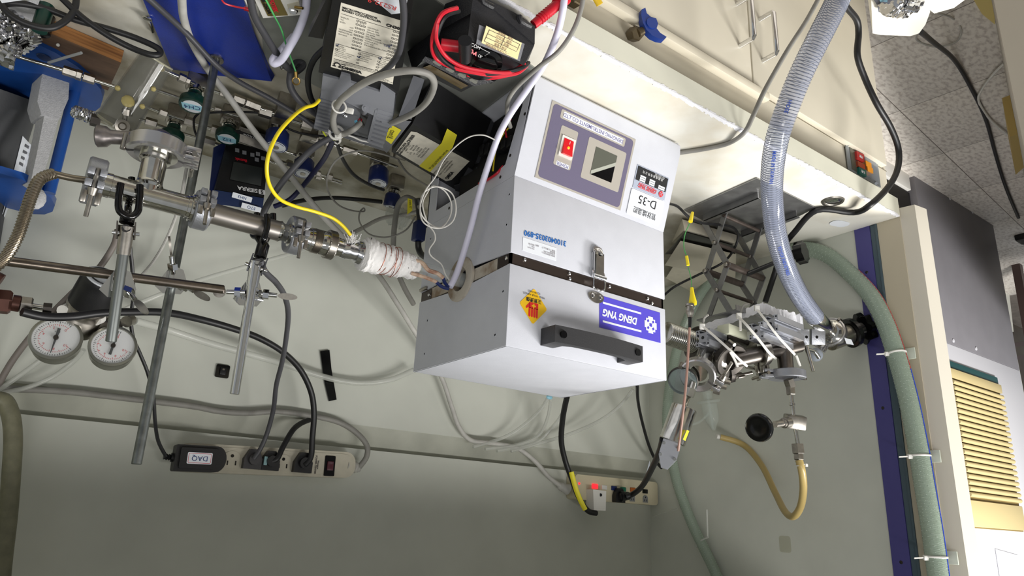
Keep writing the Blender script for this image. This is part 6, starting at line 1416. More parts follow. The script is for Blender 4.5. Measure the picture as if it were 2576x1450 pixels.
# ---------------------------------------------------------------- gauges at the left
def gauge(label, px, py, rpx, y_, tilt, nrot, flip):
    c = at(px, py, y=y_); z = ((CAMLOC - c).normalized() + V(tilt)).normalized(); R_ = rpx * mpp(c)
    t = thing('pressure_gauge', label, 'gauge', c, 'pressure gauges'); F = frame(c, V((1, 0, 0)) - z * z.x, z)
    part(t, 'case', G(F).lathe((0, 0, -.024), (0, 0, 1), [(0, R_ * .9), (.002, R_ * .95), (.018, R_ * .95), (.02, R_), (.026, R_ * 1.02), (.029, R_), (.030, R_ * .90), (.027, R_ * .885), (.001, R_ * .885)], 48), mat('gauge_steel', (150, 150, 140), .3, .8))
    part(t, 'dial_face', G(F).prism(circ(R_ * .89, 48), .0008, z0=.0015), mat('dial_white', (222, 222, 222), .5))
    g = G(F); g2 = G(F)
    for k in range(41):
        a = math.radians(-135 + 270 * k / 40 + nrot); l_ = .1 if k % 5 == 0 else .05
        for gg, r0, ww in ((g, .80, .0005), (g2, .66, .0004)):
            p0, p1 = R_ * r0, R_ * (r0 - l_); ca, sa = math.cos(a), math.sin(a)
            gg.add([(p0 * ca - ww * sa, p0 * sa + ww * ca, .0026), (p0 * ca + ww * sa, p0 * sa - ww * ca, .0026), (p1 * ca + ww * sa, p1 * sa - ww * ca, .0026), (p1 * ca - ww * sa, p1 * sa + ww * ca, .0026)], [(0, 1, 2, 3)])
    part(t, 'scale_marks', g, M_ink)['kind'] = 'stuff'; part(t, 'inner_scale', g2, M_red)['kind'] = 'stuff'
    for k, s_ in enumerate(('0', '2', '4', '6', '8', '10')):
        a = math.radians(-135 + 270 * k / 5 + nrot); text(t, s_, R_ * .16, F @ Matrix.Translation((R_ * .5 * math.cos(a), R_ * .5 * math.sin(a), .0026)), M_red)
    text(t, 'bar', R_ * .16, F @ Matrix.Translation((0, -R_ * .3, .0026)), M_ink)
    a = math.radians(flip); ca, sa = math.cos(a), math.sin(a)
    part(t, 'needle', G(F).add([(x * ca - y * sa, x * sa + y * ca, z_) for z_ in (.004, .005) for x, y in ((-R_ * .45, -R_ * .06), (-R_ * .05, -R_ * .05), (R_ * .72, -.0004), (R_ * .72, .0004), (-R_ * .05, R_ * .05), (-R_ * .45, R_ * .06))], [(0, 1, 2, 3, 4, 5), (6, 7, 8, 9, 10, 11)] + [(i, (i + 1) % 6, 6 + (i + 1) % 6, 6 + i) for i in range(6)]), M_ink)
    part(t, 'hub', G(F).cyl((0, 0, .003), (0, 0, .007), R_ * .1, n=16), M_dkmet)
    part(t, 'glass', G(F).prism(circ(R_ * .88, 40), .0006, z0=.0045), mat('gauge_glass', (230, 235, 235), .03, alpha=.08))
    return t
gauge('round white dial gauge farthest left, needle pointing down in the picture', 141, 853, 58, .46, (.12, 0, -.38), 10, 85)
gauge('round white dial gauge behind the end of the dull grey rod', 284, 873, 54, .46, (.0, 0, -.38), 30, -98)
t = thing('flow_turbine', 'silver cylindrical gauge body with a wide black band behind the clamp rod', 'instrument', at(230, 760, y=.48))
k0, k1 = at(185, 830, y=.5), at(262, 700, y=.42); L = (k1 - k0).length
part(t, 'barrel', G().lathe(k0, k1, [(0, .026), (.004, .030), (L * .3, .030), (L * .32, .0285), (L * .42, .0285), (L * .44, .030), (L * .5, .030)], 40), M_steel2)
part(t, 'black_band', G().lathe(k0 + (k1 - k0) * .5, k1, [(0, .028), (.001, .031), (L * .45, .031), (L * .5, .029)], 40), M_black)
part(t, 'white_face', G().lathe(k1, k1 + (k1 - k0), [(0, .028), (.002, .027), (.003, .001)], 32), M_wlabel)
part(t, 'face_ring', G().ring(k1 + (k1 - k0).normalized() * .003, k1 - k0, .022, .0012, 32, 6), M_black)
for p in ((170, 778), (252, 800), (330, 805)): part(t, 'port', G().cyl(at(*p, y=.47), at(p[0] - 12, p[1] + 5, y=.46), .0095, n=14), M_wplas if p[0] < 300 else M_steel2)
part(t, 'manifold', G().cyl(at(150, 800, y=.49), at(300, 830, y=.50), .018, n=20), M_steel2)
t = thing('brown_fitting', 'large brown hexagonal fitting at the left frame edge with steel reducer', 'fitting', at(20, 760, y=.3))
part(t, 'brown_hex', G().cyl(at(-40, 755, y=.3), at(30, 762, y=.3), .0165, n=6, ch=.003), mat('bronze_brown', (84, 54, 46), .4, .6))
part(t, 'brown_collar', G().cyl(at(30, 762, y=.3), at(50, 765, y=.3), .011, n=20), mat('bronze_brown', (84, 54, 46), .4, .6))
part(t, 'steel_hex', G().cyl(at(48, 766, y=.3), at(82, 770, y=.3), .0115, n=6, ch=.002), M_steel2)
part(t, 'tube', G().cyl(at(82, 771, y=.3), at(112, 775, y=.3), .004, n=14), M_steel)
part(t, 'end_hex', G().cyl(at(108, 775, y=.3), at(130, 777, y=.3), .0075, n=6), M_dkmet)
o = obj('worktop_boss', G().cyl(at(0, 712, y=.28), at(-14, 705, y=.28), .012, n=16), mat('bronze_brown', (84, 54, 46), .4, .6)); tag(o, 'small brown round end just entering at the left edge', 'fitting')
# ---------------------------------------------------------------- gas tap, handle switch on the cabinet
t = thing('gas_tap', 'royal blue winged gas tap handle with brass nut on the cabinet front', 'tap', at(1600, 80, y=YC))
T0, T1 = at(1580, 100, y=YC - .004), at(1606, 84, y=YC - .018)
part(t, 'hex_nut', G().cyl(at(1588, 88, y=YC), at(1605, 84, y=YC - .022), .0125, n=6, ch=.002), mat('aged_brass', (120, 108, 86), .35, .8))
part(t, 'stem', G().cyl(at(1605, 84, y=YC - .022), at(1628, 72, y=YC - .03), .007, n=16), mat('aged_brass', (120, 108, 86), .35, .8))
Fh = frame(at(1634, 64, y=YC - .034), RIGHT * .55 + DOWN * .84, -FWD * 1.0 + RIGHT * .5)
wing = [(.030, -.001), (.030, .008), (.020, .004), (.011, .007), (.004, .015), (-.006, .012), (-.012, .004), (-.022, .005), (-.034, .012), (-.036, .005), (-.030, -.004), (-.020, -.012), (-.006, -.016), (.008, -.014), (.022, -.008)]
wing = [(-x * .95, y) for x, y in wing]
part(t, 'wing_handle', G(Fh).prism(wing, .012, z0=-.006).prism(circ(.010, 20, 0, 0), .016, z0=-.008), mat('royal_blue', (34, 66, 150), .3), 'royal blue winged handle', sharp=.9)
t = thing('gas_tap', 'brass nut and yellow handle tip of a second tap at the top edge', 'tap', at(1450, 0, y=YC))
part(t, 'hex_nut', G().cyl(at(1437, 3, y=YC), at(1457, -8, y=YC - .02), .013, n=6, ch=.002), mat('aged_brass', (120, 108, 86), .35, .8))
part(t, 'yellow_wing', G().tube([at(1490, -20, y=YC - .03), at(1500, -4, y=YC - .03), at(1509, 12, y=YC - .03)], .006, 10, 3, flat=.5), mat('tap_yellow', (236, 196, 50), .4))
t = thing('switch_box', 'grey flush switch plate with red, green and orange keys on the cabinet front', 'switch', at(2170, 415, y=YC))
P = [at(2126, 353, y=YC - .002), at(2207, 402, y=YC - .002), at(2216, 472, y=YC - .002), at(2135, 426, y=YC - .002)]
part(t, 'frame_plate', G().hexa(P + [p + V((0, .002, 0)) for p in P]), mat('switch_grey', (150, 156, 160), .4, .4))
P = [at(2137, 365, y=YC - .003), at(2157, 376, y=YC - .003), at(2164, 437, y=YC - .003), at(2144, 425, y=YC - .003)]
part(t, 'dark_window', G().hexa(P + [p + V((0, .001, 0)) for p in P]), mat('smoked', (88, 86, 74), .2))
P = [at(2175, 380, y=YC - .003), at(2203, 400, y=YC - .003), at(2211, 462, y=YC - .003), at(2180, 442, y=YC - .003)]
part(t, 'cover_glass', G().hexa(P + [p + V((0, .001, 0)) for p in P]), mat('switch_pale', (128, 134, 140), .15))
for nm, q, m in (('red_key', (2155, 380, 2174, 405), mat('key_red', (180, 46, 44), .4)), ('red_key', (2158, 405, 2176, 424), mat('key_brown', (150, 64, 40), .4)), ('green_key', (2161, 420, 2179, 442), mat('key_green', (20, 92, 84), .4))):
    P = [at(q[0], q[1], y=YC - .008), at(q[2], q[1] + 9, y=YC - .008), at(q[2] + 1, q[3] + 3, y=YC - .008), at(q[0] + 2, q[3] - 6, y=YC - .008)]
    k_ = part(t, nm, G().hexa(P + [p + V((0, .006, 0)) for p in P]), m)
    if nm == 'red_key' and q[1] == 380: text(k_, '排風', .0075, frame((P[0] + P[2]) / 2 - V((0, .0005, 0)), (1, 0, 0), (0, -1, 0)), M_wink, bold=.0003)
    if nm == 'green_key': text(k_, '照明', .0075, frame((P[0] + P[2]) / 2 - V((0, .0005, 0)), (1, 0, 0), (0, -1, 0)), M_wink, bold=.0003)
for px, py in ((2184, 412), (2188, 425)): part(t, 'orange_key', G().hexa([at(px - 6, py - 8, y=YC - .012), at(px + 8, py - 1, y=YC - .012), at(px + 9, py + 12, y=YC - .012), at(px - 4, py + 6, y=YC - .012), at(px - 8, py - 8, y=YC - .002), at(px + 4, py - 1, y=YC - .002), at(px + 5, py + 12, y=YC - .002), at(px - 6, py + 6, y=YC - .002)]), mat('key_orange', (226, 150, 40), .35, emit=(255, 160, 40), es=.3))
for px, py in ((2133, 364), (2200, 404), (2204, 462)): part(t, 'screw', G().cyl(at(px, py, y=YC - .002), at(px, py, y=YC - .0045), .0035, n=12), M_chrome)
# ---------------------------------------------------------------- cables
cable('cream_cable', 'cream printed cable from the top edge crossing behind the tube to the short strip', [(457, -10, 'z', .06), (462, 45, 'z', .045), (480, 100, 'z', .03), (508, 152, 'z', .022), (540, 198, 'z', .018), (580, 250, 'z', .04), (640, 332, 'z', .07), (720, 430, .35), (800, 530, .38), (880, 615, .42), (950, 690, .46), (1000, 765, .50), (1040, 830, .55), (1085, 900, .58), (1115, 960, .595), (1135, 1020, .60), (1155, 1075, .605), (1185, 1108, .607), (1240, 1116, .606), (1300, 1128, .606), (1345, 1160, .605), (1380, 1200, .603), (1408, 1222, .603)], 6.8, M_lgrey, n=12)
cable('dark_cable', 'dark cable passing over the blue base towards the finned controller', [(355, -20, .10), (400, 20, .12), (470, 85, .16), (540, 160, .19), (600, 205, .22), (680, 248, .24), (760, 296, .25), (800, 325, .26)], 7, M_dgrey, n=10)
cable('black_loop_cable', 'black cable loop at the top left, outer strand ending at the clear cylinder', [(-10, 15, .22), (40, 8, .21), (110, 20, .21), (190, 50, .21), (270, 72, .205), (340, 95, .20), (395, 120, .19), (402, 135, .19), (380, 138, .19), (330, 120, .2), (270, 88, .2), (205, 42, .2), (150, -10, .2)], 8, M_rub, n=12)
cable('black_loop_cable', 'thick black cable sweeping round at the top left corner with a blue tip', [(-10, -15, .2), (10, 22, .2), (45, 50, .2), (90, 67, .2), (130, 70, .2), (165, 52, .2), (187, 25, .2), (193, -10, .2)], 8.5, M_rub, n=12)
cable('dark_cable', 'thin dark cable twisting among the gas valves', [(510, 285, .38), (570, 282, .36), (640, 283, .36), (680, 292, .36), (710, 315, .35), (755, 335, .34), (830, 345, .33)], 3, M_rub, n=8)
cable('dark_cable', 'thin black wire dropping beside the stand rod', [(500, 285, .385), (488, 300, .385), (490, 330, .385), (500, 350, .385)], 3, M_rub, n=6)
cable('yellow_wire', 'bright yellow wire looping from the finned controller to the heated wrap', [(803, 252, .07), (790, 264, .065), (765, 272, .05), (735, 295, .03), (700, 335, .02), (677, 385, .02), (671, 430, .03), (680, 470, .05), (705, 502, .07), (745, 520, .09), (790, 532, .1), (835, 548, .11), (862, 568, .115), (882, 592, .12)], 4.6, M_yel, 'wire', n=10)
cable('white_sleeve', 'smooth white sleeved cable running from the red probe down to the furnace port', [(1420, -10, -.2), (1415, 30, -.19), (1400, 90, -.16), (1370, 160, -.12), (1330, 220, -.08), (1285, 285, -.04), (1255, 340, .0), (1230, 410, .03), (1205, 490, .06), (1185, 570, .08), (1165, 640, .10), (1148, 690, .11), (1132, 722, .112)], 8.5, M_white, n=14)
cable('beige_cable', 'beige cable beside the white sleeve entering the furnace electronics opening', [(1468, -10, -.2), (1460, 30, -.19), (1440, 80, -.175), (1405, 130, -.155), (1360, 165, -.13), (1325, 195, -.10), (1295, 225, -.07), (1278, 255, -.045), (1276, 290, -.02), (1284, 320, .0)], 6, M_grey, n=10)
cable('beige_cable', 'beige cable coming over the worktop edge to the right of the furnace', [(2068, -20, -.25), (2030, 50, -.23), (1985, 120, -.21), (1950, 180, -.19), (1920, 235, -.175), (1893, 295, -.16), (1872, 334, 'z', .008), (1835, 360, 'z', .005), (1785, 373, 'z', .005), (1722, 383, 'z', .005), (1690, 386, 'z', .005)], 5.8, M_grey, n=10)
cable('black_cable', 'thick black mains cable running down the cabinet and over the worktop corner', [(2110, -15, -.25), (2130, 18, -.24), (2155, 50, -.23), (2160, 85, -.22), (2157, 140, -.21), (2175, 195, -.2), (2205, 260, -.2), (2240, 320, -.19), (2260, 375, -.18), (2258, 425, -.175), (2235, 470, -.165), (2190, 515, -.15), V((-.50, -.10, .012)), V((-.44, -.05, .008)), (1998, 585, .02), (1970, 625, .06), (1945, 700, .10), (1925, 760, .12)], 7.6, M_rub, n=12)
cable('black_cable', 'thin black wire behind the furnace and jack', [(1680, 512, .05), (1705, 520, .07), (1735, 548, .08), (1770, 562, .09), (1830, 568, .1), (1855, 585, .11), (1850, 620, .13), (1820, 660, .15), (1760, 690, .2), (1700, 720, .24), (1672, 742, .27)], 3.2, M_rub, n=8)
cable('floor_cable', 'black cable lying across the floor tiles', [(2316, 80, 'z', -.50), (2345, 104, 'z', -.68), (2400, 150, 'z', -.86), (2440, 215, 'z', -.892), (2480, 300, 'z', -.892), (2505, 390, 'z', -.892), (2530, 470, 'z', -.892), (2562, 548, 'z', -.892)], 4.8, M_rub, n=10)
cable('floor_wire', 'thin pale wire loop on the floor tiles', [(2355, 32, 'z', -.6), (2395, 45, 'z', -.885), (2418, 75, 'z', -.892), (2405, 105, 'z', -.892), (2355, 118, 'z', -.892), (2308, 102, 'z', -.892), (2310, 78, 'z', -.8), (2340, 40, 'z', -.65)], 2.6, M_lgrey, 'wire', n=8)
cable('floor_wire', 'white wire lying near the grey cabinet on the floor', [(2526, 160, 'z', -.89), (2500, 185, 'z', -.89), (2470, 225, 'z', -.89), (2462, 255, 'z', -.89), (2490, 300, 'z', -.89), (2530, 335, 'z', -.89), (2580, 372, 'z', -.89)], 3, M_wplas, 'wire', n=8)
cable('grey_loop_cable', 'light grey cable arching from the finned controller over to the bracket', [(905, 310, 'z', .105), (890, 325, 'z', .12), (862, 338, 'z', .122), (845, 330, 'z', .125), (838, 300, 'z', .13), (850, 262, 'z', .14), (880, 232, 'z', .14), (925, 205, 'z', .14), (980, 185, 'z', .14), (1040, 178, 'z', .14), (1080, 188, 'z', .135), (1092, 215, 'z', .13), (1075, 255, 'z', .12), (1040, 285, 'z', .115), (985, 310, 'z', .105)], 8.3, M_grey, n=12)
cable('dark_arch_cable', 'dark grey cable crossing the first controller label from the top edge', [(1012, -10, 'z', .125), (1016, 40, 'z', .122), (1012, 90, 'z', .12), (1000, 140, 'z', .12), (965, 180, 'z', .12), (915, 206, 'z', .118), (870, 240, 'z', .118), (845, 285, 'z', .117), (834, 325, 'z', .115)], 8, M_dgrey, n=12)
cable('dark_cable', 'dark grey cable between tray and gas tubes making a small curl', [(628, -10, .0), (640, 40, .03), (668, 90, .06), (700, 140, .10), (735, 180, .13), (757, 172, .135), (762, 160, .135), (745, 158, .135), (733, 178, .13), (730, 215, .14), (750, 250, .15), (785, 280, .17), (815, 300, .18)], 8.5, M_dgrey, n=12)
cable('black_loop_cable', 'glossy black cable curve at the left side of the first controller', [(822, 118, .02), (790, 150, .06), (775, 195, .10), (780, 240, .14), (800, 280, .16)], 7.5, M_rub, n=10)
cable('white_tube', 'short white tube loop hanging beside the blue base plate', [(772, -10, -.02), (768, 30, .0), (752, 75, .03), (730, 115, .06), (708, 150, .09), (690, 160, .10), (688, 148, .10), (710, 125, .10), (738, 92, .10)], 10, M_white, n=12)
cable('green_wire', 'thin green earth wire with brass ring terminal', [(665, -8, -.02), (690, 40, .02), (708, 75, .05), (722, 120, .08), (735, 155, .10), (744, 180, .11)], 2.2, mat('green_wire2', (90, 190, 110), .4), 'wire', n=6)
t = thing('ring_terminal', 'brass ring terminal at the end of the thin green wire', 'terminal', at(744, 200, y=.11)); part(t, 'crimp', G().cyl(at(744, 180, y=.11), at(745, 196, y=.115), .0028, n=10), M_brass); part(t, 'ring', G().ring(at(745, 204, y=.117), CAMLOC - at(745, 204, y=.117), .0052, .0012, 20, 6), M_brass)
cable('red_wire', 'thin red wire over the blue base plate to the white relay', [(555, -5, .03), (565, 8, .03), (585, 15, .03), (615, 21, .02)], 2.2, M_red, 'wire', n=6)
cable('dark_cable', 'dark grey cable from the finned controller down over the second navy valve', [(845, 340, .16), (800, 365, .18), (765, 395, .2), (725, 440, .22), (695, 480, .24), (668, 525, .25), (655, 560, .26)], 8, M_dgrey, n=12)
cable('dark_cable', 'black cable dropping from the controller bundle behind the valves', [(842, 345, .2), (830, 370, .26), (815, 400, .33), (785, 440, .38), (752, 480, .42), (725, 505, .44), (690, 520, .46)], 6.5, mat('navy_sheath', (28, 30, 70), .45), n=10)
cable('dark_cable', 'flat black lead sagging towards the last navy valve', [(845, 350, .2), (862, 400, .27), (890, 440, .31), (930, 465, .34), (965, 478, .36)], 4.5, M_rub, n=8)
cable('dark_cable', 'black hose running level behind the valves to the last navy valve', [(710, 518, .5), (760, 505, .5), (830, 498, .5), (900, 502, .48), (960, 508, .44)], 5.5, M_rub, n=10)
cable('grey_wire', 'thin grey wire making a wide oval between the controllers', [(1000, 400, .28), (950, 385, .26), (900, 380, .24), (850, 400, .24), (825, 440, .26), (825, 480, .3), (850, 515, .34), (885, 530, .36), (915, 532, .37), (915, 524, .37), (905, 535, .38), (905, 560, .4), (930, 590, .42), (975, 597, .42), (1020, 580, .4), (1045, 545, .36)], 2.2, M_grey, 'wire', n=6)
cable('grey_wire', 'thin grey wire from the grey oval across to the coiled wire', [(1002, 402, .28), (1020, 430, .26), (1045, 450, .22), (1080, 470, .16)], 2.6, M_grey, 'wire', n=6)
cable('coiled_wire', 'thin white thermocouple wire arching over the taped controller into a coil', [(1245, 352, .0), (1215, 340, .0), (1180, 345, .01), (1145, 370, .02), (1115, 405, .02), (1095, 445, .03), (1070, 480, .04), (1057, 520, .05), (1062, 555, .05), (1085, 572, .05), (1115, 573, .05), (1140, 555, .045), (1147, 520, .04), (1135, 485, .04), (1100, 470, .04), (1072, 480, .045), (1058, 505, .05), (1060, 540, .05), (1083, 565, .055), (1110, 572, .055), (1132, 545, .05), (1135, 510, .045), (1118, 480, .04), (1090, 468, .045), (1075, 485, .05), (1063, 515, .055), (1075, 560, .06), (1092, 585, .065), (1094, 605, .07), (1080, 628, .08), (1085, 645, .085), (1110, 665, .095), (1120, 690, .105), (1130, 705, .11)], 1.9, M_lgrey, 'wire', n=6)
cable('grey_twin_cable', 'pair of light grey cables bending down behind the furnace side', [(1058, 522, .34), (1040, 503, .36), (1020, 498, .38), (1003, 515, .4), (995, 550, .42), (990, 600, .45), (992, 660, .48), (1015, 720, .52), (1040, 765, .56)], 7, M_grey, n=10)
cable('grey_twin_cable', 'thin white tube behind the heated wrap running to the wall', [(870, 595, .45), (910, 575, .48), (960, 550, .5), (1020, 540, .5), (1060, 530, .48)], 5, M_lgrey, n=8)
cable('dark_cable', 'dark grey probe cable hanging from the chrome clamp bracket to the long strip', [(655, 655, .12), (668, 685, .14), (695, 712, .18), (716, 745, .24), (725, 790, .30), (720, 850, .36), (710, 910, .42), (695, 970, .47), (688, 1030, .52), (672, 1090, .55), (655, 1130, .56), (638, 1155, .565)], 6.5, M_dgrey, n=12)
cable('black_cable', 'long black cable sweeping from the left edge down to the plug by the rocker', [(55, 785, .28), (110, 797, .29), (180, 797, .3), (250, 788, .31), (330, 785, .33), (420, 787, .36), (500, 803, .4), (580, 825, .43), (650, 850, .46), (710, 885, .49), (755, 930, .52), (782, 985, .54), (790, 1040, .555), (786, 1100, .565), (782, 1150, .57), (765, 1172, .57)], 8.5, M_rub, n=12)
cable('black_cable', 'short flat black cord rising from the middle plug behind the ledge cable', [(678, 1163, .575), (697, 1155, .57), (712, 1125, .575), (735, 1085, .585), (755, 1067, .60), (778, 1057, .615)], 7, M_rub, n=10)
cable('black_cable', 'thin black adapter cord twisting down behind the clamp rods', [(327, 620, .42), (333, 680, .44), (335, 750, .46), (329, 800, .48), (335, 850, .5), (352, 890, .52), (372, 940, .54), (386, 1000, .56), (390, 1060, .57), (398, 1110, .57), (418, 1150, .575)], 4.5, M_rub, n=8)
cable('clear_tube', 'clear plastic tube sagging along the back wall past the black strap', [(340, 808, .48), (420, 830, .52), (520, 862, .55), (620, 890, .57), (700, 912, .59), (780, 938, .605), (850, 957, .61), (920, 964, .61), (985, 955, .605), (1040, 932, .6)], 8, mat('clear_tubing', (206, 208, 200), .15, alpha=.45), 'tube', n=12)
cable('ledge_cable', 'dirty grey cable lying along the wall slot to the long power strip', [(-10, 978, .60), (60, 980, .612), (180, 987, .612), (330, 1004, .612), (480, 1022, .612), (550, 1035, .612), (620, 1040, .612), (700, 1036, .612), (780, 1046, .612), (850, 1062, .61), (895, 1088, .605), (922, 1120, .60), (922, 1150, .60), (903, 1177, .605)], 7.5, M_grey, n=12)
cable('grey_tube', 'brownish grey tube rising at the left edge behind the cross rod', [(-8, 975, .6), (30, 910, .58), (75, 850, .56), (120, 800, .54), (190, 730, .52), (245, 680, .5), (285, 620, .48), (296, 580, .46)], 8, mat('brown_tube', (120, 112, 106), .5), n=12)
cable('clear_tube', 'thin clear tube from the left wall slot towards the first gauge', [(-8, 985, .6), (50, 945, .59), (105, 905, .58), (180, 850, .55), (290, 790, .5), (420, 735, .5), (520, 700, .52), (640, 665, .55), (780, 625, .58)], 6, mat('clear_tubing', (206, 208, 200), .15, alpha=.45), 'tube', n=10)
cable('clear_tube', 'second thin clear tube curling below the gauges', [(-8, 990, .6), (60, 978, .6), (130, 950, .6), (185, 910, .59), (210, 880, .57)], 6, mat('clear_tubing', (206, 208, 200), .15, alpha=.45), 'tube', n=10)
cable('clear_tube', 'thin pale tube behind the stand rod above the cross rod', [(470, 420, .5), (450, 520, .55), (420, 600, .58), (385, 660, .6), (350, 700, .6)], 4, M_lgrey, 'tube', n=8)
M_cl = mat('clear_tubing', (206, 208, 200), .15, alpha=.45)
for i, (lab, pts) in enumerate((('clear thin tube from the furnace top, leftmost of the bundle', [(1382, 995, .5), (1360, 1030, .54), (1320, 1068, .58), (1270, 1100, .6), (1190, 1125, .605)]),
     ('clear thin tube from the furnace top, second of the bundle', [(1386, 1000, .5), (1378, 1050, .55), (1355, 1095, .59), (1300, 1120, .6), (1220, 1130, .605)]),
     ('clear thin tube from the furnace top, third of the bundle', [(1430, 992, .5), (1415, 1040, .55), (1385, 1080, .58), (1345, 1115, .6), (1250, 1135, .605)]),
     ('clear thin tube reaching farthest right behind the furnace', [(1592, 980, .5), (1560, 1020, .54), (1510, 1058, .57), (1440, 1090, .59), (1370, 1112, .6), (1285, 1135, .605)]))):
    cable('clear_tube', lab, pts, 4.5, M_cl, 'tube', 'clear tubes above the furnace', n=8)
    e = at(pts[-1][0], pts[-1][1], y=.607)
o = obj('blue_tip', G().sph(at(1382, 1000, y=.49), .007, 10, sc=(1.4, .6, .8)), mat('light_blue_clear', (150, 206, 226), .3, alpha=.8)); tag(o, 'tiny light blue clip at the back of the furnace lid', 'clip')
cable('black_cable', 'black cord with yellow tape from the furnace top down to the short strip', [(1426, 1000, .45), (1416, 1050, .50), (1412, 1110, .54), (1422, 1160, .56), (1438, 1205, .565), (1455, 1250, .567), (1478, 1285, .57), (1500, 1292, .57)], 7, M_rub, n=12)
cable('yellow_tape_flag', 'long yellow tape sleeve on the black cord at the short strip', [(1437, 1188, .555), (1447, 1225, .557), (1458, 1255, .558), (1472, 1283, .56)], 6.2, M_yelt, 'tape', n=8, flat=.5)
cable('black_cable', 'thin black cord right behind the furnace corner', [(1603, 972, .4), (1605, 1010, .45), (1615, 1060, .5), (1632, 1120, .54), (1650, 1160, .56), (1664, 1178, .57)], 4, M_rub, n=8)
cable('black_cable', 'thick black cord from the silver sensor to the short strip', [(1668, 1105, .12), (1660, 1135, .2), (1642, 1175, .32), (1618, 1220, .46), (1595, 1242, .54), (1575, 1250, .56)], 7.5, M_rub, n=12)
cable('edge_hose', 'old greenish hose hanging down the left edge of the picture', [(-12, 1005, .56), (12, 1012, .56), (28, 1050, .56), (33, 1110, .56), (28, 1200, .56), (20, 1300, .56), (8, 1400, .56), (0, 1480, .56)], 21, mat('old_hose', (120, 118, 96), .5, var=.15, vscale=60), 'hose', n=18)
# ---------------------------------------------------------------- ribbed clear hose: wall and wire helix
def hose(name, label, P, r, mwall, cores, coat=None, rw=.0008, smn=10):
    t = thing(name, label, 'hose', P[0]); path = smooth(P, smn)
    part(t, 'wall', G().tube(path, r, 24, 0, cap=False), mwall)
    # frames along the path
    T_ = []; up = None; s_ = 0; S = [0]
    for a_, b_ in zip(path, path[1:]): s_ += (b_ - a_).length; S.append(s_)
    fr_ = []
    for i, p in enumerate(path):
        tt = (path[min(i + 1, len(path) - 1)] - path[max(i - 1, 0)]).normalized()
        if up is None: up = tt.orthogonal().normalized()
        up = (up - tt * up.dot(tt)).normalized(); fr_.append((p, up.copy(), tt.cross(up)))
    def pos(s, a, rr_):
        j = 0; lo_, hi_ = 0, len(S) - 1
        while hi_ - lo_ > 1:
            m_ = (lo_ + hi_) // 2
            if S[m_] <= s: lo_ = m_
            else: hi_ = m_
        k = (s - S[lo_]) / max(1e-9, S[hi_] - S[lo_]); A_ = fr_[lo_]; B_ = fr_[hi_]
        c_ = A_[0].lerp(B_[0], k); u_ = A_[1].lerp(B_[1], k).normalized(); w_ = A_[2].lerp(B_[2], k).normalized()
        return c_ + u_ * rr_ * math.cos(a) + w_ * rr_ * math.sin(a)
    return t, S[-1], pos
cp_ = [at(2125, -40, y=-.36), at(2098, 20, y=-.35), at(2060, 95, y=-.33), at(2018, 180, y=-.30), at(1985, 260, y=-.27), at(1955, 350, y=-.235), at(1942, 440, y=-.19), at(1944, 520, y=-.15), at(1955, 600, y=-.12), at(1980, 680, y=-.09), at(2012, 745, y=-.06), at(2050, 798, y=-.035)]
rh = .0185
t, LS, pos = hose('clear_ribbed_hose', 'large clear wire ribbed vacuum hose sweeping from the top edge to the right pipe work', cp_, rh, mat('clear_hose', (176, 184, 208), .12, alpha=.42, coat=.5), 0)
g = G(); n_ = int(LS / .0052) * 14; g.tube([pos(LS * i / n_, 2 * PI * i / 14, rh * 1.0) for i in range(n_ + 1)], .0006, 4, 0)
part(t, 'wire_helix', g, mat('helix_wire', (120, 124, 134), .3, .4))
g = G(); g.tube([pos(LS * (.28 + .5 * i / 60), 2.6, rh * 1.01) for i in range(61)], .0006, 4, 0)
part(t, 'print_line', G().tube([pos(LS * i / 90, 0, rh * .5) for i in range(88)], .002, 5, 0), mat('yellow_residue', (214, 206, 150), .5, alpha=.6)) if False else None
for s0_, w__ in ((.30, 'HOSE'), (.42, 'MADE IN TAIWAN'), (.70, 'TOYOX INDUSTRIES')):
    c_ = pos(LS * s0_, 0, 0); d__ = (pos(LS * (s0_ + .03), 0, 0) - c_).normalized(); zc__ = (CAMLOC - c_).normalized(); zc__ = (zc__ - d__ * zc__.dot(d__)).normalized()
    text(t, w__, .0085, frame(c_ + zc__ * rh * 1.03, d__, zc__), mat('blue_print', (50, 80, 170), .5), bold=.0002)
# braided hoses
def braided(name, label, P, r, col_red=False, pitch=.03, nh=8):
    t, L_, pos = hose(name, label, P, r, mat('green_clear_hose', (172, 190, 172), .15, alpha=.55), 0)
    for sgn in (1, -1):
        g = G()
        for h_ in range(nh):
            N_ = int(L_ / .0055); g.tube([pos(L_ * i / N_, sgn * 2 * PI * (L_ * i / N_) / pitch + 2 * PI * h_ / nh, r * 1.014) for i in range(N_ + 1)], .00036, 3, 0)
        part(t, 'braid', g, mat('braid_white', (186, 198, 186), .5))['kind'] = 'stuff'
    return t, L_, pos
xh = XL + .021
gp = [at(1986, 628, x=xh), at(2035, 628, x=xh), at(2085, 645, x=xh), at(2140, 690, x=xh), at(2190, 745, x=xh), at(2225, 810, x=xh), at(2250, 880, x=xh), at(2268, 940, x=xh), at(2288, 1020, x=xh), at(2308, 1120, x=xh), at(2325, 1220, x=xh), at(2345, 1340, x=xh), at(2364, 1480, x=xh), at(2364, 1480, x=xh) + V((0, 0, .18)), at(2364, 1480, x=xh) + V((0, 0, .4))]
t, L_, pos = braided('braided_hose', 'green tinted braided hose curving up the hood post on the right', gp, .0185)
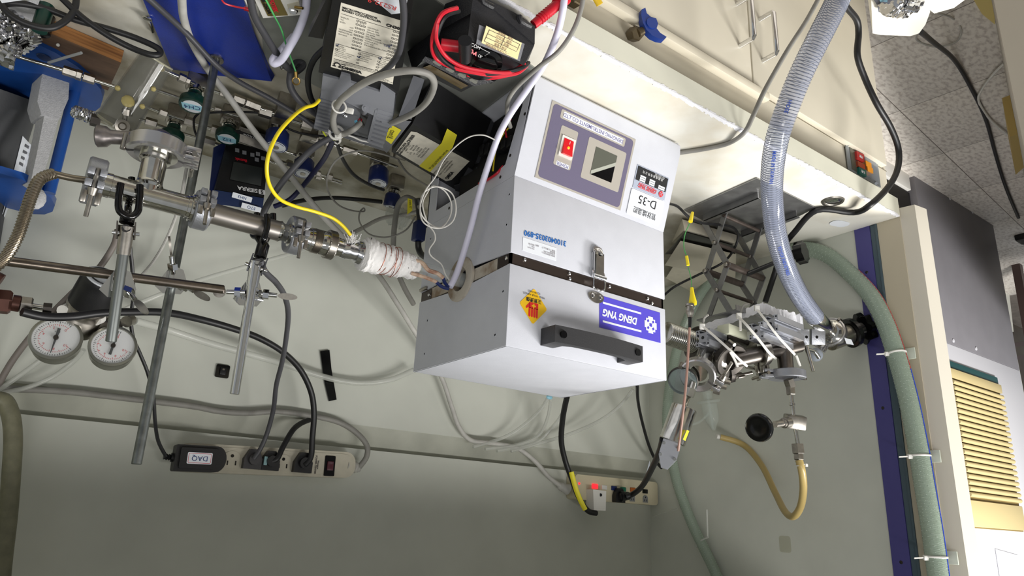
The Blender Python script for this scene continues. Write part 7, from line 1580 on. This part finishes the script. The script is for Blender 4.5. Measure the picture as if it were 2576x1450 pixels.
# red and blue stripes towards the outer side
def side_ang(s):
    c_ = pos(s, 0, 0); best = 0; bv = -9
    for k in range(36):
        q = pos(s, 2 * PI * k / 36, .0186) - c_; v_ = q.normalized().dot((RIGHT * .85 - FWD * .5 - DOWN * .1).normalized())
        if v_ > bv: bv = v_; best = 2 * PI * k / 36
    return best
a0_ = side_ang(L_ * .6)
part(t, 'red_stripe', G().tube([pos(L_ * (.15 + .85 * i / 60), a0_ - .0, .0188) for i in range(61)], .0011, 5, 0), mat('stripe_red', (190, 70, 70), .4))
part(t, 'blue_stripe', G().tube([pos(L_ * (.35 + .65 * i / 60), a0_ + (.16 if True else -.16), .0188) for i in range(61)], .0013, 5, 0), mat('stripe_blue', (50, 80, 200), .4))
gq = [at(1900, 622, x=xh), at(1858, 640, x=xh), at(1800, 690, x=xh), at(1750, 760, x=xh), at(1712, 850, x=xh), at(1688, 950, x=xh), at(1678, 1050, x=xh), at(1686, 1130, x=xh), at(1705, 1220, x=xh), at(1742, 1320, x=xh), at(1790, 1420, x=xh), at(1820, 1490, x=xh), at(1850, 1570, x=xh), at(1870, 1700, x=xh), at(1880, 1900, x=xh)]
braided('braided_hose', 'second green tinted hose against the hood side behind the silver sensor', gq, .0135, nh=6)
def wall_tie(label, px, py, L1, ang, x_=xh, r=.0195, horiz=True):
    c_ = at(px, py, x=x_); t = thing('zip_tie', label, 'zip tie', c_, 'zip ties on the hoses')
    i_ = min(range(200), key=lambda k: (pos(L_ * k / 200, 0, 0) - c_).length); cc = pos(L_ * i_ / 200, 0, 0); dd = (pos(min(L_, L_ * i_ / 200 + .01), 0, 0) - cc).normalized()
    part(t, 'loop', G().ring(cc, dd, r, .0022, 36, 6), M_wplas)
    hd_ = cc - RIGHT * r * 1.1 - FWD * .004; part(t, 'tie_head', G(frame(hd_, RIGHT, -FWD)).box((0, 0, 0), (.009, .009, .007), .001), M_wplas)
    part(t, 'tail', G().tube([hd_, hd_ - RIGHT * .022 + DOWN * .001], .0022, 6, 0, flat=.5), M_wplas)
    part(t, 'base_pad', G().box(cc + V((-.018, -.02, .0)), (.004, .024, .024), .001), mat('pad_pale', (206, 212, 198), .5))
wall_tie('white zip tie on the right braided hose, uppermost one in the picture', 2262, 890, 0, 0)
wall_tie('white zip tie on the right braided hose, middle one', 2312, 1145, 0, 0)
wall_tie('white zip tie on the right braided hose, lowest in the picture', 2350, 1402, 0, 0)
for lab, P in (('thin white zip tie tail on the hood side near the short strip', [(1640, 1301), (1670, 1290), (1704, 1281)]), ('pale zip tie loop low on the second hose', [(1750, 1378), (1762, 1362), (1782, 1352)]), ('upright zip tie tail beside the second hose', [(1778, 1283), (1779, 1320), (1780, 1352)])):
    o = obj('zip_tie', G().tube([at(*p, x=XL + .03) for p in P], .0022, 6, 4, flat=.5), mat('tie_faint', (196, 198, 190), .5)); tag(o, lab, 'zip tie', 'zip ties on the hoses')
# ---------------------------------------------------------------- small leftovers among the instruments
t = thing('zip_tie', 'white zip tie bundling the cables under the finned controller', 'zip tie', at(850, 340, z=.12), 'zip ties on the hoses')
c_ = at(846, 334, z=.12); part(t, 'loop', G().ring(c_, at(838, 300, z=.13) - c_, .0105, .0022, 24, 6), M_wplas)
part(t, 'tie_head', G(frame(at(851, 343, z=.128), RIGHT, -FWD)).box((0, 0, 0), (.010, .009, .007), .001), M_wplas)
part(t, 'tail', G().tube([at(851, 343, z=.13), at(856, 355, z=.13), at(850, 362, z=.13), at(842, 358, z=.13)], .0022, 6, 4, flat=.5), M_wplas)
t = thing('zip_tie', 'translucent zip tie round the grey cables on the terminal block', 'zip tie', at(860, 275, z=.14), 'zip ties on the hoses')
c_ = at(853, 268, z=.138); part(t, 'loop', G().ring(c_, at(862, 250, z=.14) - c_, .0095, .0014, 24, 6), M_wplas)
part(t, 'tie_head', G(frame(at(879, 279, z=.132), RIGHT + DOWN * .2, -FWD)).box((0, 0, 0), (.012, .008, .006), .001), M_wplas)
cable('striped_wire', 'short yellow green wire at the corner of the finned controller', [(812, 330, 'z', .10), (818, 340, 'z', .10), (830, 350, 'z', .10), (845, 352, 'z', .105)], 2.2, mat('yellow_green', (190, 200, 40), .4), 'wire', n=6)
cable('white_wire', 'short white wire under the terminal fins', [(862, 338, 'z', .115), (885, 343, 'z', .11), (910, 354, 'z', .10), (935, 358, 'z', .095)], 2.6, M_wplas, 'wire', n=6)
cable('black_wire', 'short black wire next to the white one under the fins', [(880, 338, 'z', .11), (905, 345, 'z', .105), (940, 353, 'z', .10), (955, 350, 'z', .095)], 2.4, M_rub, 'wire', n=6)
t = thing('mains_connector', 'navy and black connector hanging behind the furnace side', 'connector', at(1056, 585, y=.36))
part(t, 'navy_body', G(frame(at(1054, 583, y=.36), at(1052, 610, y=.36) - at(1058, 558, y=.36))).box((0, 0, 0), (.042, .022, .022), .003), M_navy)
part(t, 'black_lead', G().tube([at(1052, 608, y=.36), at(1053, 625, y=.365), at(1060, 640, y=.38), at(1075, 650, y=.40)], .0065, 10), M_rub)
part(t, 'upper_lead', G().tube([at(1058, 560, y=.36), at(1056, 530, y=.35), at(1052, 500, y=.34)], .008, 10), M_rub)
P = [at(1026, 499, y=.34), at(1037, 502, y=.34), at(1037, 530, y=.34), at(1025, 540, y=.34)]
o = obj('yellow_tag', G().hexa(P + [p + V((0, .001, 0)) for p in P]), M_yelt); tag(o, 'small yellow cable tag in the dark next to the furnace side', 'tag')
text_o = text(o, 'com 17', .008, frame((P[0] + P[2]) / 2 - V((0, .0008, 0)), (P[3] - P[0]), (0, -1, 0)), M_ink, sx=.7)
foil_m = M_foil; M_foil = mat('clear_bag', (200, 206, 200), .12, alpha=.35)
o = foil('plastic_bag', 'crumpled clear plastic bag behind the last navy valve', [at(975, 540, y=.52), at(1000, 545, y=.52), at(1025, 560, y=.52)], .022, 31, 24); o['category'] = 'bag'
M_foil = foil_m
t = thing('bent_pin', 'small bent steel pin on the worktop left of the blue base', 'pin', at(380, 60, z=.01))
part(t, 'shank', G().tube([at(384, 80, z=.004), at(377, 58, z=.01), at(373, 50, z=.012)], .0026, 8, 3), M_steel); part(t, 'head', G().sph(at(371, 47, z=.013), .0055, 10, sc=(1.3, .8, .6)), M_steel)
o = obj('white_bead', G().sph(at(146, 113, z=.029), .0028, 10), M_wplas); tag(o, 'tiny white bead on the wood block', 'bead')
o = obj('rust_stain_patch', G(frame(at(1975, 1370, x=XL + .0012), (0, 1, 0), (1, 0, 0))).prism(rrect(.03, .036, .006), .0004), mat('tape_ghost', (176, 172, 128), .6, alpha=.14)); tag(o, 'faint yellowish tape residue square on the hood side low in the picture', 'residue')
# ---------------------------------------------------------------- the room beyond the hood
M_dk = mat('cabinet_dark', (128, 126, 131), .5, var=.04, vscale=10); M_lt = mat('cabinet_light', (214, 214, 220), .5)
zf = -.9
fl = thing('floor_tiles', 'mottled grey vinyl floor tiles beside the hood', 'floor', (-2, 0, zf)); fl['kind'] = 'structure'; del fl['category']; del fl['label']
M_tile = mat('vinyl_tile', (240, 233, 224), .5, var_rgb=(200, 190, 181), vscale=42, bump=.08, bscale=60, stretch=(1, 1.8, 1))
a_t = math.radians(-5); ca, sa = math.cos(a_t), math.sin(a_t); s_ = .46; base = None
p_ref = at(2375, 385, z=zf)
rn = random.Random(4)
for i in range(-5, 5):
    for j in range(-4, 5):
        cx, cy = (i + .5) * s_, (j + .5) * s_; x, y = p_ref.x + cx * ca - cy * sa, p_ref.y + cx * sa + cy * ca
        if not (-4.4 < x < .1 and -1.7 < y < 2.3): continue
        g = G(Matrix.Translation((x, y, zf + rn.uniform(0, .0004))) @ Matrix.Rotation(a_t, 4, 'Z')); g.box((0, 0, -.002), (s_ - .003, s_ - .003, .005), .001)
        part(fl, 'tile', g, M_tile)
# neighbouring cabinet: dark plinth, grey door, louvre
yc = at(2300, 442, z=zf).y; x0 = at(2496, 552, y=yc).x; 
t = thing('louvre_cabinet', 'tall cabinet beyond the hood with dark lower panel and yellowish louvre', 'cabinet', (x0 + .6, yc, zf))
x1 = at(2300, 442, z=zf).x
zd = at(2440, 885, y=yc).z
part(t, 'dark_panel', G().box(((x0 + x1) / 2, yc + .25, (zf + zd) / 2), (x1 - x0, .5, zd - zf), .004), M_dk)
ztop = 2.2
part(t, 'light_frame', G().box(((x0 + x1) / 2, yc + .25, (zd + ztop) / 2), (x1 - x0, .5, ztop - zd), .004), M_lt)
for q in ((2332, 460), (2389, 500), (2446, 534), (2398, 858), (2455, 878)):
    p = at(*q, y=yc); part(t, 'screw', G().cyl(p, p - V((0, .003, 0)), .008, n=10), M_lt)
zl0, zl1 = at(2470, 948, y=yc).z, at(2520, 1335, y=yc).z; xl0 = at(2507, 960, y=yc).x + .015; xl1 = x1 - .02
part(t, 'green_strip', G().box(((xl0 + xl1) / 2, yc - .004, zl0), (xl1 - xl0, .014, .03)), mat('dark_teal', (24, 70, 72), .4))
M_lou = mat('louvre_yellow', (192, 175, 128), .5)
lv = part(t, 'louvre_frame', G().box(((xl0 + xl1) / 2, yc - .004, (zl0 + .015 + zl1) / 2), (xl1 - xl0, .012, zl1 - zl0 - .015)), mat('louvre_back', (130, 112, 66), .6))
part(t, 'louvre_panel', G().box(((xl0 + xl1) / 2, yc - .012, zl1 - .055), (xl1 - xl0, .02, .10), .003), M_lou)
part(t, 'louvre_panel', G().box(((xl0 + xl1) / 2, yc - .012, zl0 + .04), (xl1 - xl0, .02, .04), .003), M_lou)
n_ = 20; za, zb_ = zl0 + .065, zl1 - .115
sl0 = None
for i in range(n_):
    z = za + (zb_ - za) * (i + .5) / n_; h_ = (zb_ - za) / n_
    if sl0 is None:
        sl0 = part(lv, 'louvre_slat', G().tube([V((xl0 + .004, yc - .018, z)), V((xl1 - .004, yc - .018, z))], h_ * .40, 10, 0, flat=1.), M_lou)
        zs0 = z
    else:
        c_ = sl0.copy(); COL.objects.link(c_); c_.parent = lv; c_.location = (0, 0, z - zs0); ALL.append(c_)
P = [at(2505, 1382, y=yc - .004), at(2562, 1398, y=yc - .004), at(2600, 1480, y=yc - .004), at(2520, 1480, y=yc - .004)]
o = obj('paper_sheet', G().hexa(P + [p + V((0, .002, 0)) for p in P]), mat('plastic_paper', (206, 208, 216), .3)); tag(o, 'clear plastic document sleeve on the light grey cabinet', 'paper')
# gap behind the hood post
t = thing('under_unit', 'dark gap and white ledge of the unit between hood and neighbouring cabinet', 'cabinet', (-1.2, .3, zf))
part(t, 'white_ledge', G().box((-1.46, yc + .06, -.86), (1.48, .1, .08), .004), M_wplas)
part(t, 'dark_back', G().box((-1.46, yc + .07, -.38), (1.48, .1, .86)), M_blackg)
# shelf racks at the far right with boxes
xr = at(2500, 600, z=zf + .1)
t = thing('shelf_rack', 'dark brown steel rack behind the louvre cabinet at the right edge', 'rack', (x0 - 1.0, yc + .5, zf))
M_br = mat('rack_brown', (74, 58, 54), .5); yr = yc + .25
def rk(px0, py0, px1, py1, y_, th, name='rail', m=M_br):
    a, b = at(px0, py0, y=y_), at(px1, py1, y=y_); return part(t, name, G().tube([a, b], th, 4, 0), m)
rk(2480, 560, 2600, 520, yr, .025); rk(2480, 640, 2600, 600, yr + .1, .02); rk(2535, 540, 2600, 900, yr - .1, .03, 'upright'); rk(2490, 880, 2600, 860, yr + .2, .02); rk(2500, 910, 2600, 895, yr + .2, .02)
rk(2540, 1045, 2600, 1030, yr + .2, .03); rk(2550, 1170, 2600, 1165, yr + .2, .04)
part(t, 'back_panel', G().box((x0 - 1.4, yr + .42, .3), (3.2, .03, 3.0)), mat('rack_back_brown', (92, 84, 74), .7, var=.2, vscale=4))  # dark brown shelf back behind the boxes
def farbox(label, q, y_, m, name='storage_box'):
    P = [at(px, py, y=y_) for px, py in q]; o = obj(name, G().hexa(P + [p + V((0, .2, 0)) for p in P]), m); tag(o, label, 'box', 'boxes on the far rack')
M_fb = mat('far_white', (220, 220, 210), .6)
farbox('white box low on the far rack just past the dark cabinet', [(2494, 680), (2531, 668), (2550, 835), (2499, 850)], yr + .15, M_fb)
farbox('white box second from the floor on the far rack', [(2500, 915), (2560, 905), (2580, 1010), (2530, 1030)], yr + .15, M_fb)
farbox('white box third from the floor on the far rack', [(2530, 1060), (2590, 1055), (2590, 1120), (2545, 1128)], yr + .15, M_fb)
farbox('white box at the lower right edge of the picture on the rack', [(2558, 1175), (2600, 1170), (2600, 1260), (2572, 1268)], yr + .15, M_fb)
o = thing('desk_lamp_arm', 'white rounded device end with dark tip at the far right edge above the rack', 'device', at(2570, 560, y=yr - .3)); part(o, 'white_body', G().box(at(2585, 568, y=yr - .3), (.12, .1, .1), .03), M_wplas); part(o, 'dark_tip', G().box(at(2580, 598, y=yr - .3), (.1, .08, .05), .015), M_black)
# grey cabinet at top right, close to the viewer
yg = -.35
P = [at(2488, -60, z=zf), at(2620, 470, z=zf)]
t = thing('grey_cabinet', 'warm grey cabinet side at the upper right edge', 'cabinet', P[0])
def near(px, py): return at(px, py, z=zf)
d1 = (near(2576, 440) - near(2494, 0)); 
A_ = near(2494, 0) - d1 * .4; B_ = near(2576, 440) + d1 * .5
nrm_ = V((-d1.y, d1.x, 0)).normalized()
if (CAMLOC - A_).dot(nrm_) > 0: nrm_ = -nrm_
zt_ = .25
part(t, 'side_panel', G().hexa([A_, B_, B_ + nrm_ * .6, A_ + nrm_ * .6] + [p + V((0, 0, .8)) for p in (A_, B_, B_ + nrm_ * .6, A_ + nrm_ * .6)]), mat('warm_grey', (172, 166, 154), .5))
sp = at(2549, 252, z=zf + .02); 
# yellow foam sheet and white appliance at the top right
P = [at(2438, -20, z=zf + .004), at(2500, -20, z=zf + .004), at(2503, 62, z=zf + .004), at(2470, 35, z=zf + .004)]
o = obj('yellow_sheet', G().hexa(P + [p - V((0, 0, .003)) for p in P]), mat('yellow_foam', (226, 204, 130), .7, bump=.3, bscale=60)); tag(o, 'yellow foam sheet on the floor at the top right', 'sheet')
P = [at(2540, 345, z=-.6), at(2560, 338, z=-.6), at(2600, 400, z=-.6), at(2555, 440, z=-.6)]
t = thing('cardboard_tube', 'brown cardboard piece at the right edge over the floor', 'cardboard', P[0]); part(t, 'sheet', G().hexa(P + [p - V((0, 0, .15)) for p in P]), mat('cardboard', (170, 146, 84), .7))
t = thing('white_appliance', 'rounded white appliance on the floor beside the cabinet, with grey tape and foil on top', 'appliance', at(2250, 60, z=zf))
zt2 = -.42
q = [(2190, -40), (2195, 84), (2215, 88), (2290, 91), (2312, 84), (2328, 62), (2340, 30), (2330, -30)]
P = [at(*p, z=zt2) for p in q]; part(t, 'shell', G().prism([(p.x, p.y) for p in P], .10, M=Matrix.Translation((0, 0, zt2 - .10))), mat('ivory', (232, 230, 220), .35), 'ivory rounded shell')
q = [(2200, -40), (2192, -10), (2207, 14), (2210, 30), (2228, 34), (2262, 26), (2330, 8), (2345, -40)]
P = [at(*p, z=zt2 + .012) for p in q]; part(t, 'grey_tape', G().prism([(p.x, p.y) for p in P], .010, M=Matrix.Translation((0, 0, zt2 + .002))), mat('grey_cloth', (98, 100, 110), .7))
P = [at(*p, z=zt2 + .016) for p in ((2210, -6), (2232, -8), (2238, 12), (2220, 18))]; part(t, 'blue_note', G().hexa(P + [p - V((0, 0, .002)) for p in P]), mat('note_blue', (150, 200, 222), .5))
o = foil('foil_patch', 'crumpled foil patch on the white appliance at the top right', [at(2236, -6, z=zt2 + .02), at(2256, 4, z=zt2 + .02), at(2278, 4, z=zt2 + .02), at(2290, -12, z=zt2 + .02)], .03, 21, 24)
q = [(2316, 0), (2330, 18), (2350, 34), (2400, 20), (2440, -10), (2440, -40), (2310, -40)]
P = [at(*p, z=zt2 + .03) for p in q]; o = obj('white_tray', G().prism([(p.x, p.y) for p in P], .05, M=Matrix.Translation((0, 0, zt2 - .02))), mat('ivory', (232, 230, 220), .35)); tag(o, 'second white rounded piece beside the taped appliance at the top edge', 'appliance')
# opposite side of the room, seen only in reflections
struct('wall_front', G().box((0, -3.3, .5), (7, .04, 2.8)), mat('room_wall', (206, 204, 196), .7))
for i, (x, m_) in enumerate(((-1.6, M_dk), (.2, M_cream), (1.6, M_dk))): struct('trim_%d' % (6 + i), G().box((x, -3.0, -.2), (1.3, .5, 1.4), .01), m_ if i == 1 else mat('cabinet_dark_grey', (92, 90, 94), .5))  # outer cabinets dark grey, middle one cream
for o in ALL:
    for k in ('_inv_', '_r_'):
        if k in o: del o[k]
